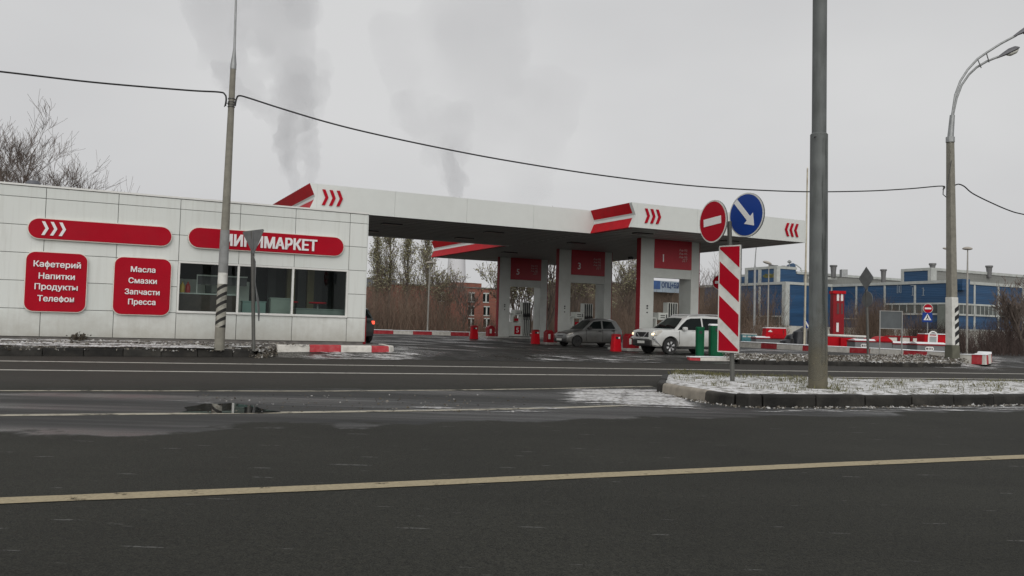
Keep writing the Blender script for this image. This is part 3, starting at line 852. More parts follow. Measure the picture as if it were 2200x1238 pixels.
# window: frame, panes, mullions
mu = [PV(510.5, 640, BV)[0], PV(628, 640, BV)[0]]
fr = MB(TUV)
yb0, yb1 = BV - .02, BV + .10
fr.box(wu0, wu1, yb0 - .04, yb1, wz0, wz0 + .07); fr.box(wu0, wu1, yb0, yb1, wz1 - .06, wz1)
fr.box(wu0, wu0 + .06, yb0, yb1, wz0 + .07, wz1 - .06); fr.box(wu1 - .06, wu1, yb0, yb1, wz0 + .07, wz1 - .06)
for q in mu: fr.box(q - .035, q + .035, yb0 + .01, yb1, wz0 + .07, wz1 - .06)
wf = fr.build('window_frame', ALU, shop, bevel=.006)
GLASS, n, l, b = nt('window glass')
n.remove(b)
o_ = [x for x in n if x.type == 'OUTPUT_MATERIAL'][0]
tr = n.new('ShaderNodeBsdfTransparent'); tr.inputs['Color'].default_value = (.74, .82, .79, 1)
gl = n.new('ShaderNodeBsdfGlossy'); gl.inputs['Roughness'].default_value = .01; gl.inputs['Color'].default_value = (.9, .95, .95, 1)
fz = n.new('ShaderNodeFresnel'); fz.inputs['IOR'].default_value = 1.33
mxs = n.new('ShaderNodeMixShader'); l.new(fz.outputs[0], mxs.inputs[0]); l.new(tr.outputs[0], mxs.inputs[1]); l.new(gl.outputs[0], mxs.inputs[2]); l.new(mxs.outputs[0], o_.inputs['Surface'])
ed = [wu0 + .06, mu[0] - .035, mu[0] + .035, mu[1] - .035, mu[1] + .035, wu1 - .06]
for k in range(3):
    m = MB(TUV); m.add([(ed[2 * k], BV + .04, wz0 + .07), (ed[2 * k + 1], BV + .04, wz0 + .07), (ed[2 * k + 1], BV + .04, wz1 - .06), (ed[2 * k], BV + .04, wz1 - .06)], [(0, 1, 2, 3)]); m.build('window_pane', GLASS, wf, fix=False)
# room behind the window
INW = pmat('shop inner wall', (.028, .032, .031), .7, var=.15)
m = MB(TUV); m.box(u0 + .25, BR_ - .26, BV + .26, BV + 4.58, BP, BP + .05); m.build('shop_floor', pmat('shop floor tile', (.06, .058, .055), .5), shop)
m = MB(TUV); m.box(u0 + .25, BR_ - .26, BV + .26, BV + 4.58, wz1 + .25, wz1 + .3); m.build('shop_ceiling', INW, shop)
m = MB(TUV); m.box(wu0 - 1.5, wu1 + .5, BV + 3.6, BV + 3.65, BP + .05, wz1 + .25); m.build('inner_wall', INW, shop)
LAMPM = pmat('lit tube lamp', (.9, .9, .9), emit=(1, .98, .92), estr=5)
for a, bq in ((.25, 1.1), (1.0, 2.0), (2.1, 1.5), (3.3, 1.0), (4.6, 1.3), (4.4, 2.4)):
    m = MB(TUV); m.box(wu0 + a, wu0 + a + .35, BV + bq, BV + bq + .10, wz1 + .21, wz1 + .248); m.build('ceiling_lamp', LAMPM, shop)
# counter, shelves, tables seen through the glass
ct = thing('shop_counter', W(wu0 + .9, BV + 1.2, BP + .05), 'dark wood shop counter behind the left window pane', 'counter')
CTZ = PV(430, 630, BV + .9)[1] - BP
m = MB(TUV); m.box(wu0 + .02, wu0 + 1.95, BV + .9, BV + 1.5, BP + .05, BP + CTZ - .04); m.build('counter_front', BROWN, ct, bevel=.01)
m = MB(TUV); m.box(wu0 + .0, wu0 + 1.98, BV + .87, BV + 1.53, BP + CTZ - .04, BP + CTZ); m.build('counter_top', pmat('counter top', (.5, .52, .5), .3), ct)
sh = thing('back_shelf', W(wu0 + .9, BV + 3.3, BP + .05), 'pale lit wall cabinet behind the shop counter', 'cabinet')
m = MB(TUV); m.box(wu0 - .5, wu0 + 2.6, BV + 2.6, BV + 3.58, BP + .05, PV(430, 601, BV + 2.6)[1]); m.build('cabinet_body', pmat('pale cabinet', (.62, .66, .62), .5), sh)
mbz = thing('menu_board', W(wu0 + 1.5, BV + 2.2, BP + 1.9), 'grey menu board in a white frame hanging over the counter', 'board')
m = MB(TUV); m.box(wu0 + .72, wu0 + 2.3, BV + 1.3, BV + 1.33, BP + CTZ + .30, BP + CTZ + .58); m.build('board_panel', pmat('menu grey', (.10, .09, .10), .5), mbz)
m = MB(TUV); m.box(wu0 + .70, wu0 + 2.32, BV + 1.28, BV + 1.34, BP + CTZ + .58, BP + CTZ + .62); m.box(wu0 + .70, wu0 + .73, BV + 1.28, BV + 1.34, BP + CTZ, BP + CTZ + .58); m.build('board_frame', WHT, mbz)
for k, (a, cc, lb) in enumerate(((.25, (.75, .55, .12), 'yellow bottle on the shop counter'), (.42, (.6, .04, .04), 'red bottle on the shop counter'))):
    m = MB(TUV); m.lathe([(.075, 0), (.08, .03), (.08, .22), (.05, .28), (.025, .31), (.025, .36)], (wu0 + a, BV + 1.1, BP + CTZ), 12)
    tag(m.build('bottle', pmat(lb, cc, .3), smooth=True), lb, 'bottle')
m = MB(TUV); m.box(wu0 + .98, wu0 + 1.16, BV + 1.15, BV + 1.3, BP + CTZ, BP + CTZ + .27); m.box(wu0 + 1.0, wu0 + 1.3, BV + 1.0, BV + 1.15, BP + CTZ, BP + CTZ + .04)
tag(m.build('cash_register', DKMET, bevel=.01), 'small dark cash register on the shop counter', 'cash register')
for a, w, z, cc, lb in ((2.05, .75, .78, (.20, .30, .28), 'low pale green chest freezer behind the middle pane'), (2.95, .7, .92, (.26, .30, .27), 'pale refrigerated display behind the middle pane'), (3.8, 1.75, .60, (.18, .215, .20), 'low pale partition under the red tables')):
    m = MB(TUV); m.box(wu0 + a, wu0 + a + w, BV + .45, BV + .75, BP + .05, BP + z + .45)
    m.box(wu0 + a - .02, wu0 + a + w + .02, BV + .43, BV + .77, BP + z + .45, BP + z + .49)
    tag(m.build('shop_cabinet', pmat(lb, cc, .3), bevel=.01), lb, 'cabinet')
for a, lb in ((3.75, 'red topped round table nearer the counter'), (4.75, 'red topped round table by the shop corner')):
    t = thing('bar_table', W(wu0 + a, BV + 1.5, BP + .05), lb, 'table')
    m = MB(TUV); m.lathe([(.0, 1.22), (.30, 1.22), (.32, 1.25), (.30, 1.28), (0, 1.28)], (wu0 + a, BV + 1.4, BP + .05), 20); m.build('table_top', REDB, t, smooth=True)
    m = MB(TUV); m.lathe([(.2, 0), (.2, .02), (.035, .05), (.035, 1.22)], (wu0 + a, BV + 1.4, BP + .05), 12); m.build('table_leg', GREYM, t, smooth=True)
m = MB(TUV)
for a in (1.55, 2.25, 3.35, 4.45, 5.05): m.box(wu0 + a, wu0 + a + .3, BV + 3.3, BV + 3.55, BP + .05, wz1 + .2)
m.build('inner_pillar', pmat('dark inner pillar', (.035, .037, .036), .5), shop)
m = MB(TUV)
for a in (4.05, 4.8): m.box(wu0 + a, wu0 + a + .3, BV + 3.3, BV + 3.56, BP + .05, wz1 + .2)
m.build('inner_panel', pmat('ochre inner panel', (.20, .17, .08), .5), shop)

# signs on the shop
def lettering(root, body, size, u, v, z, bold, sx, mat=LET, name='lettering', off=.0, T=None, extr=.012):
    vs, fs = text_geo(body, size, bold, extr, sx)
    m = MB(T if T is not None else face_u(u, v, z)); m.add(vs, fs)
    return m.build(name, mat, root, fix=False)
def pill(u0, z0, u1, z1, r, label, cat='sign'):
    root = thing('shop_sign', W((u0 + u1) / 2, BV - .1, (z0 + z1) / 2), label, cat)
    w, h = u1 - u0, z1 - z0
    T = face_u((u0 + u1) / 2, BV - .10, (z0 + z1) / 2)
    m = MB(T); m.prism(rrect(w, h, r), -.09, .0); m.build('sign_edge', CREAM, root, bevel=.008)
    m = MB(T); m.prism(rrect(w - .055, h - .055, max(.02, r - .0275)), .001, .016); m.build('sign_face', RED, root, bevel=.004)
    return root, T
def corners(pl, pr, pt, pb, px):
    u0 = PV(pl, (pt + pb) / 2, BV - .1)[0]; u1 = PV(pr, (pt + pb) / 2, BV - .1)[0]
    return u0, PV(px, pb, BV - .1)[1], u1, PV(px, pt, BV - .1)[1]
a0, z0, a1, z1 = corners(58, 371, 471.5, 517.5, 140)
r1, T1 = pill(a0, z0, a1, z1, (z1 - z0) / 2 - .001, 'long red pill shaped sign with three white chevrons, left of the shop window')
m = MB(T1)
cxo = PV(116, 489, BV - .1)[0] - (a0 + a1) / 2
for p in chevrons(.10, .40, .085, .225): m.prism([(x + cxo, y + .01) for x, y in p], .018, .04)
m.build('chevron', LET, r1)
a0, z0, a1, z1 = corners(403, 740, 500, 543, 580)
z0, z1 = PV(480, 537, BV - .1)[1], PV(480, 491.5, BV - .1)[1]
r2, T2 = pill(a0, z0, a1, z1, (z1 - z0) / 2 - .001, 'long red pill shaped sign with one large white word over the shop window')
uc = PV(579, 520, BV - .12)[0]
lu0, lu1 = PV(476, 512, BV - .12)[0], PV(681, 528, BV - .12)[0]
vs, fs = text_geo('МИНИМАРКЕТ', .5, -.035, .015)
wd = max(a[0] for a in vs) * 2
lettering(r2, 'МИНИМАРКЕТ', .5, (lu0 + lu1) / 2, BV - .135, (z0 + z1) / 2 - .01, -.035, (lu1 - lu0) / wd)
def board(pl, pr, pt, pb, words, ys, label, hts):
    u0, u1 = PV(pl, 600, BV - .1)[0], PV(pr, 612, BV - .1)[0]
    pxc = (pl + pr) / 2
    z1, z0 = PV(pxc, pt, BV - .1)[1], PV(pxc, pb, BV - .1)[1]
    root, T = pill(u0, z0, u1, z1, .26, label)
    for wtxt, (x0, x1, y) in zip(words, ys):
        ua, ub = PV(x0, y, BV - .12)[0], PV(x1, y, BV - .12)[0]
        zz = PV((x0 + x1) / 2, y, BV - .12)[1]
        vs, fs = text_geo(wtxt, hts, -.022)
        wd = max(a[0] for a in vs) * 2
        lettering(root, wtxt, hts, (ua + ub) / 2, BV - .128, zz, -.022, (ub - ua) / wd)
board(52, 187.5, 541.5, 671.5, ['Кафетерий', 'Напитки', 'Продукты', 'Телефон'], [(72, 174, 570), (83, 161, 594), (74, 167, 618.5), (80, 159, 642)], 'red rounded panel of four white words under the chevron end of the long sign', .235)
board(243, 368, 553, 678, ['Масла', 'Смазки', 'Запчасти', 'Пресса'], [(281, 334, 579.5), (276, 337, 603.5), (268, 343, 627.5), (275, 334, 650.5)], 'red rounded panel of four white words beside the left edge of the shop window', .225)
# roof ventilator
rv = PD(71, 399, 27.0)
root = thing('roof_vent', rv, 'grey mushroom shaped ventilator on the shop roof', 'vent')
bu, bv_ = toUV(rv)
m = MB(); m.lathe([(.10, 0), (.10, rv.z - (BT - .3) + .05)], (rv.x, rv.y, BT - .3), 12); m.build('vent_pipe', GREYM, root, smooth=True)
m = MB(); m.lathe([(.13, -.06), (.20, -.03), (.22, .05), (.17, .14), (.05, .17)], (rv.x, rv.y, rv.z), 16); m.build('vent_cap', pmat('vent grey', (.10, .105, .12), .5), root, smooth=True)
# red post at the shop corner
m = MB(TUV); m.box(BR_ + .05, BR_ + .17, BV + .35, BV + .5, .30, 1.35); m.box(BR_ + .05, BR_ + .17, BV + .33, BV + .35, .6, 1.3)
tag(m.build('corner_post', REDD, bevel=.01), 'narrow dark red post standing at the shop corner', 'post')
# ================================================================ canopy
CZ, CH = 5.50, 1.03
CA = PV(663, 447, 33.7)[0]          # left end
CB = 20.3; CC = PV(1265, 478, 33.65)[0] * .5 + PV(1360, 462, 30.35)[0] * .5; CD = PV(1729, 518, 30.35)[0]
VF1, VF2, VB2, VB1 = 30.35, 33.65, 42.1, 53.0
canopy = thing('filling_station_canopy', W(25, 38, .2), 'white flat filling station canopy with red grooved end faces over the pumps', 'canopy')
# fascias are thin boxes, the plan is stepped: a front block and a long left wing
def fascia(u0, u1, v, name='fascia', seams=3):
    m = MB(TUV); n_ = seams; st = (u1 - u0) / n_
    for k in range(n_): m.box(u0 + st * k + .004, u0 + st * (k + 1) - .004, v, v + .06, CZ - .02, CZ + CH)
    return m.build(name, FASC, canopy)
fascia(CA + .30, CC + .27, VF2, seams=4); fascia(CC + .30, CD, VF1, seams=3)
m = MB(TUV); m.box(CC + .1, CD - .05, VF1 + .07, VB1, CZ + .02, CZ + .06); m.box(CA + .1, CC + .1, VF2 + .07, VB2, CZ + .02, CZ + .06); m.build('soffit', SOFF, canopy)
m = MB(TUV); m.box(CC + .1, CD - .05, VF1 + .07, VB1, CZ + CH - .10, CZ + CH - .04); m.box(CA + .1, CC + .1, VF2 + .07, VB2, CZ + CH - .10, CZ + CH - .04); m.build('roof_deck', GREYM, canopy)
m = MB(TUV)
for (u0, u1, v0, v1) in ((CC + .1, CD - .05, VF1 + .07, VB1), (CA + .1, CC + .1, VF2 + .07, VB2)):
    v = v0 + .6
    while v < v1: m.box(u0, u1, v, v + .018, CZ + .010, CZ + .0195); v += .6
m.build('soffit_joint', pmat('soffit joint', (.12, .12, .12), .6), canopy)
for u, v in ((12, 36.5), (12, 40), (17, 36.5), (17, 40), (22.5, 32.3), (22.5, 38.2), (22.5, 46), (27.5, 32.3), (27.5, 38.2), (27.5, 46)):
    m = MB(TUV); m.box(u - .45, u + .45, v - .2, v + .2, CZ - .03, CZ + .02); m.build('soffit_lamp', pmat('unlit lamp glass', (.06, .06, .06), .3), canopy)
m = MB(TUV); m.box(CD, CD + .06, VF1, VB1, CZ - .02, CZ + CH); m.box(CA + .1, CC, VB2, VB2 + .06, CZ - .02, CZ + CH); m.box(CC, CD, VB1, VB1 + .06, CZ - .02, CZ + CH); m.build('rear_fascia', FASC, canopy)
# grooved end faces: profile over height, depth of the groove in u
def endface(u, v0, v1):
    g = .22
    def strip(pr, name, mat):
        m = MB(TUV); n_ = len(pr)
        m.add([(u + x, v0, CZ + z) for x, z in pr] + [(u + x, v1, CZ + z) for x, z in pr], [tuple(range(n_)), tuple(range(2 * n_ - 1, n_ - 1, -1))] + [(i, (i + 1) % n_, n_ + (i + 1) % n_, n_ + i) for i in range(n_)])
        m.build(name, mat, canopy)
    strip([(0, CH), (g * .85, .60), (.28, .60), (.28, CH)], 'red_band', REDB)
    strip([(g * .85, .597), (g, .52), (g * .85, .40), (.28, .40), (.28, .597)], 'white_band', FASC)
    strip([(g * .85, .397), (0, -.02), (.28, -.02), (.28, .397)], 'red_band', REDB)
endface(CA, VF2 + .002, VB2); endface(CC, VF1 + .20, VF2 - .004); endface(CC - .35, VB2 + .1, VB1)
g = .22
for (uq, vq) in ((CA, VF2), (CC, VF1)):
    m = MB(TUV); pr = [(0, CH), (g * .85, .60), (g, .52), (g * .85, .40), (0, -.02), (.30, -.02), (.30, CH)]
    v0_, v1_ = (vq - .0, vq + .0015) if uq == CA else (vq, vq + .198)
    m.add([(uq + x, v0_, CZ + z) for x, z in pr] + [(uq + x + (.10 if uq == CC and x < .3 else 0) * 0, v1_, CZ + z) for x, z in pr], [tuple(range(7)), tuple(range(13, 6, -1))] + [(i, (i + 1) % 7, 7 + (i + 1) % 7, 7 + i) for i in range(7)])
    m.build('end_cap', FASC, canopy)
def chev(px, py, v, left=False):
    u, z = PV(px, py, v)
    T = face_u(u, v - .004, CZ + CH * .50)
    m = MB(T)
    for p in chevrons(.13, .62, .12, .29, left=left): m.prism(p, .0, .05)
    m.build('chevron', RED, canopy)
chev(714, 425, VF2); chev(1402, 464, VF1); chev(1700, 494, VF1, True)
# portals
COLM = pmat('portal panel', (.52, .54, .51), .5, var=.04, dirt=(.35, .34, .31), damt=.4, dscale=1.5)
PORT = []
for num, v, px in ((1, 34.0, (1375, 1404, 1484, 1501)), (3, 41.9, None), (5, 49.6, None)):
    uu = [PV(p, 640, 34.0)[0] for p in (1375, 1404, 1484, 1501)]
    g0 = W(uu[0] + 1.5, v)
    zb = Gz(g0.x, g0.y) - .05
    PORT.append((num, v, uu, zb))
    mid = CZ + .02
    for (a, b_, dv, nm) in ((uu[0], uu[1], .30, 0), (uu[2], uu[3], .95, 1)):
        m = MB(TUV); m.box(a, b_, v, v + dv, zb, mid); c = m.build('column', COLM, canopy, bevel=.01)
        m = MB(TUV)
        if nm == 0: m.box(a - .03, a - .002, v - .005, v + dv, zb, mid - .002)
        else: m.box(b_ + .002, b_ + .03, v - .005, v + .3, zb, mid - .002)
        m.build('column_edge', REDD, c)
        if nm == 0:
            zc = zb + 2.0
            for k, (q, rr) in enumerate(((.19, .045), (.08, .04), (-.12, .035))):
                m = MB(TUV); m.lathe([(rr, -.02), (rr, .0)], (a + .42, v - .0015, zc + q), 10, 'y'); m.build('socket', BLK, c)
    zs = PV(1440, 578, 34.0)[1] - .0; zs2 = PV(1440, 598, 34.0)[1]
    m = MB(TUV); m.box(uu[1], uu[2], v + .02, v + .30, zs2, zs - .01); m.build('cross_beam', COLM, canopy)
    # price sign
    lab = {1: 'dark red portal sign with number 1 above the pump behind the white off-roader', 3: 'dark red portal sign with number 3 above the pump behind the grey hatchback', 5: 'dark red portal sign with number 5, the farthest of the portal signs'}[num]
    s = thing('pump_sign', W((uu[1] + uu[2]) / 2, v, zs), lab, 'sign', 'numbered portal signs')
    ztop = CZ + .015
    m = MB(TUV); m.box(uu[1] + .004, uu[2] - .004, v - .02, v + .30, zs, ztop); m.build('sign_face', pmat('portal sign red', (.36, .010, .022), .4, var=.06), s)
    w = uu[2] - uu[1]; h = ztop - zs
    lettering(s, str(num), .52, uu[1] + w * .23, v - .03, zs + h * .36, .01, .95, extr=.006)
    for k, (txt, fr_) in enumerate((('Аи-92', .68), ('Аи-95', .56), ('Аи-98', .44), ('ДТ', .32))):
        lettering(s, txt, .155 if k < 3 else .18, uu[1] + w * (.76 if k < 3 else .81), v - .03, zs + h * fr_, .01, 1.25, extr=.006, name='price_row', mat=pmat('pale sign text', (.50, .30, .30), .5))
    # island
    m = MB(TUV); m.box(uu[0] - .9, uu[3] + 1.4, v - .35, v + 1.35, zb - .1, zb + .16)
    isl_o = m.build('pump_island', pmat('pale concrete island', (.38, .375, .35), .8, var=.15, dirt=(.12, .115, .105), damt=.8, dscale=2), bevel=.03)
    tag(isl_o, {1: 'pale raised concrete island under pump 1', 3: 'pale raised concrete island under pump 3', 5: 'pale raised concrete island under pump 5'}[num], 'pump island', 'concrete pump islands')
    # fuel dispenser
    d = thing('fuel_dispenser', W((uu[1] + uu[2]) / 2, v + .4, zb + .16), {1: 'fuel dispenser with a hose tower, half hidden behind the white off-roader', 3: 'fuel dispenser with a hose tower, half hidden behind the grey hatchback', 5: 'fuel dispenser with a red plate numbered 5 and four black hoses'}[num], 'fuel pump', 'fuel dispensers under the canopy')
    zq = zb + .16; ua = uu[1] + .08
    cab = pmat('dispenser panel', (.58, .60, .56), .4, var=.05, dirt=(.35, .35, .32), damt=.4)
    m = MB(TUV); m.box(ua, ua + .98, v + .25, v + .75, zq + .04, zq + .92); m.build('lower_cabinet', cab, d, bevel=.012)
    m = MB(TUV); m.box(ua + .0, ua + 1.62, v + .27, v + .73, zq, zq + .035); m.build('base_plate', BLK, d)
    m = MB(TUV); m.box(ua + .93, ua + 1.0, v + .3, v + .7, zq + .92, zq + 1.75); m.box(ua + .30, ua + .36, v + .3, v + .7, zq + .92, zq + 1.45); m.build('upright', cab, d)
    m = MB(TUV); m.box(ua + .40, ua + .99, v + .22, v + .78, zq + 1.38, zq + 1.74); m.box(ua + .0, ua + .4, v + .4, v + .7, zq + 1.42, zq + 1.5); hd = m.build('display_head', cab, d, bevel=.02)
    m = MB(TUV); m.box(ua + .52, ua + .78, v + .212, v + .225, zq + 1.58, zq + 1.62); m.box(ua + .52, ua + .78, v + .212, v + .225, zq + 1.48, zq + 1.52); m.box(ua + .84, ua + .90, v + .212, v + .225, zq + 1.46, zq + 1.66); m.build('display_slot', BLK, hd)
    m = MB(TUV); m.box(ua + .42, ua + .86, v + .236, v + .249, zq + .16, zq + .70); pl = m.build('number_plate', RED, d)
    lettering(pl, str(num), .44, ua + .64, v + .228, zq + .43, 0, 1.1, extr=.006)
    m = MB(TUV); m.box(ua + .42, ua + .72, v + .28, v + .30, zq + 1.02, zq + 1.18); m.build('small_plate', RED, d)
    m = MB(TUV); m.box(ua + 1.02, ua + 1.62, v + .34, v + .72, zq + .035, zq + 2.25); ht = m.build('hose_tower', cab, d, bevel=.01)
    m = MB(TUV)
    for k in range(4):
        x = ua + 1.11 + k * .135
        m.box(x - .036, x + .036, v + .315, v + .339, zq + 1.30, zq + 2.22)
    m.build('hose_slot', BLK, ht)
    for k in range(4):
        x = ua + 1.11 + k * .135
        m = MB(TUV); m.tube([(x, v + .30, zq + 1.40), (x + .02, v + .22, zq + 1.1), (x + .03, v + .24, zq + .3), (x + .02, v + .28, zq + .08)], .024, 6); hz_ = m.build('hose', BLK, d, smooth=True)
        m = MB(TUV); m.tube([(x, v + .30, zq + 1.55), (x, v + .24, zq + 1.42), (x, v + .25, zq + 1.10)], [.035, .045, .025], 6); m.build('nozzle', pmat('nozzle teal', (.01, .04, .05), .4) if num == 1 else BLK, hz_, smooth=True)
    if True:
        # red equipment box at the left end of the island
        bx = uu[0] - .48
        rb = thing('fire_box', W(bx, v + .2, zb), {1: 'dark red fire box beside the portal behind the off-roader', 3: 'dark red fire box beside portal 3, behind a red bin', 5: 'dark red fire box left of the farthest portal'}[num], 'fire box', 'dark red fire boxes beside the portals')
        m = MB(TUV); m.prism([(bx - .22, zb), (bx + .22, zb), (bx + .22, zb + .70), (bx + .08, zb + .84), (bx - .08, zb + .84), (bx - .22, zb + .72)], v - .1, v + .35, 'y'); m.build('box_body', REDD, rb, bevel=.02)
        m = MB(TUV); m.box(bx - .15, bx - .02, v - .112, v - .102, zb + .35, zb + .62); m.build('box_notice', WHD, rb)
# lamp or camera hung under the canopy
u_, z_ = PV(1362, 552, 43.5)
t = thing('hanging_floodlight', W(u_, 43.5, z_), 'small dark floodlight hanging from the soffit left of portal 1', 'floodlight')
m = MB(TUV); m.tube([(u_ - .2, 43.5, CZ + .02), (u_ - .2, 43.5, z_ + .1)], .025, 6); m.build('bracket', DKMET, t)
m = MB(TUV); m.box(u_ - .3, u_ - .1, 43.4, 43.7, z_ - .15, z_ + .12); m.build('lamp_body', DKMET, t, bevel=.03)
m = MB(TUV); m.box(u_ - .099, u_ + .3, 43.35, 43.75, z_ + .02, z_ + .12); m.build('lamp_shade', DKMET, t, bevel=.02)

# ---------------------------------------------------------------- red bins
def red_bin(loc, rot, label, first=None):
    if first is not None:
        o = copy_tree(first); o.location = loc; o.rotation_euler = (0, 0, rot); o['label'] = label; return o
    o = thing('litter_bin', (0, 0, 0), label, 'bin', 'red litter bins beside the pumps')
    rings = []
    for z, w in ((0, .225), (.08, .222), (.58, .190), (.70, .184)):
        rings.append([(x * 1, y * .85, z) for x, y in rrect(2 * w, 2 * w * .9, .06, 3)])
    m = MB(); m.ring_loft(rings); m.build('bin_body', REDB, o, smooth=True)
    m = MB(); m.ring_loft([[(x, y * .85, z) for x, y in rrect(2 * w, 2 * w * .9, .05, 3)] for z, w in ((.70, .198), (.75, .194), (.79, .14))]); m.build('bin_lid', REDD, o, smooth=True)
    m = MB(); m.box(-.11, .11, -.165, -.140, .57, .67); m.build('bin_opening', BLK, o)
    m = MB(); m.box(.02, .10, -.171, -.1655, .58, .66); m.build('bin_sticker', WHT, o)
    o.location = loc; o.rotation_euler = (0, 0, rot)
    return o
def gpt(px, py):
    """where a pixel's ray meets the station ground"""
    d = ray(px, py); t = 20.0
    while t < 300:
        p = Vector((0, 0, CAMH)) + d * t
        if p.z <= Gz(p.x, p.y) + .01: break
        t += .05
    return p
p = gpt(1323, 755); B1 = red_bin(p, AZ, 'bright red litter bin behind the grey hatchback, nearest of the bins')
p = gpt(1150, 739); red_bin(p, AZ, 'bright red litter bin right of pump 5 and left of the grey hatchback', B1)
p = gpt(1018, 728.5); red_bin(p, AZ, 'bright red litter bin standing alone left of pump 5', B1)
# green bins
def green_bin(px, py, Y, w, h, label, snow):
    p = PD(px, py, Y); p.z = .08
    t = thing('waste_container', p, label, 'bin', 'tall green bins at the kerb end')
    rings = [[(p.x + x, p.y + y, p.z + z) for x, y in rrect(w * s, w * s * .8, .06, 3)] for z, s in ((0, .96), (h * .5, .98), (h, 1.0))]
    m = MB(); m.ring_loft(rings); m.build('container_body', GREENP, t, smooth=True, bevel=.01)
    m = MB(); m.ring_loft([[(p.x + x, p.y + y, p.z + z) for x, y in rrect(w * s, w * s * .8, .06, 3)] for z, s in ((h, 1.06), (h + .04, 1.06), (h + .07, .9))]); m.build('container_rim', SNOW if snow else GREENP, t, smooth=True)
    m = MB(); m.box(p.x - w * .18, p.x + w * .18, p.y - w * .41 - .01, p.y - w * .40 + .005, p.z + h * .84, p.z + h * .93); m.build('slot', BLK, t)
    m = MB()
    for k in (-.3, .3): m.box(p.x + k * w - .012, p.x + k * w + .012, p.y - w * .40 - .012, p.y - w * .395, p.z + .03, p.z + h - .05)
    m.build('rib', GREENP, t)
green_bin(1503, 768, 32.5, .31, 1.17, 'narrow tall green bin, the smaller of the two', False)
green_bin(1539, 768, 33.0, .56, 1.30, 'wide tall green bin with a snowy lid behind the striped plate', True)
# ================================================================ vehicles
def dirtypaint(name, col, metal, rough, dirt, damt):
    """car paint with road dirt splashed up from the sills"""
    m, n, l, b = nt(name)
    t = n.new('ShaderNodeTexCoord'); sx = n.new('ShaderNodeSeparateXYZ'); l.new(t.outputs['Object'], sx.inputs[0])
    z = n.new('ShaderNodeTexNoise'); z.inputs['Scale'].default_value = 3; z.inputs['Detail'].default_value = 6; l.new(t.outputs['Object'], z.inputs['Vector'])
    a = n.new('ShaderNodeMath'); a.operation = 'MULTIPLY_ADD'; a.inputs[1].default_value = .8; l.new(z.outputs['Fac'], a.inputs[0]); l.new(sx.outputs[2], a.inputs[2])
    q = n.new('ShaderNodeMapRange'); q.inputs['From Min'].default_value = .65; q.inputs['From Max'].default_value = 1.35; q.inputs['To Min'].default_value = damt; q.inputs['To Max'].default_value = .04
    l.new(a.outputs[0], q.inputs['Value'])
    mx = n.new('ShaderNodeMix'); mx.data_type = 'RGBA'; l.new(q.outputs['Result'], mx.inputs['Factor']); mx.inputs['A'].default_value = rgb(col); mx.inputs['B'].default_value = rgb(dirt)
    l.new(mx.outputs['Result'], b.inputs['Base Color'])
    r = n.new('ShaderNodeMapRange'); r.inputs['To Min'].default_value = rough; r.inputs['To Max'].default_value = .7; l.new(q.outputs['Result'], r.inputs['Value']); l.new(r.outputs['Result'], b.inputs['Roughness'])
    b.inputs['Metallic'].default_value = metal; b.inputs['Coat Weight'].default_value = .5; b.inputs['Coat Roughness'].default_value = .08
    return m
RIM = pmat('alloy rim', (.62, .62, .62), .4, .3, var=.08)
HUBC = pmat('dark steel wheel', (.10, .10, .10), .5, .3, var=.2)
TYRE = pmat('tyre', (.018, .018, .018), .85, var=.3, dirt=(.06, .055, .05), damt=.5, dscale=4)
LENS = pmat('lamp lens', (.55, .53, .48), .12, spec=.6, var=.15, scale=12)
LIT = pmat('lit headlamp', (.9, .8, .6), .2, emit=(1, .78, .45), estr=1.6)
TAIL = pmat('lit tail lamp', (.5, .02, .02), .2, emit=(1, .10, .05), estr=1.6)
TAILD = pmat('tail lamp', (.30, .01, .01), .15, var=.1)
TRIM = pmat('grey bumper plastic', (.028, .028, .028), .6, spec=.2, var=.2, dirt=(.07, .065, .06), damt=.6, dscale=3)
CHROME = pmat('chrome trim', (.62, .62, .62), .2, .9, var=.05)

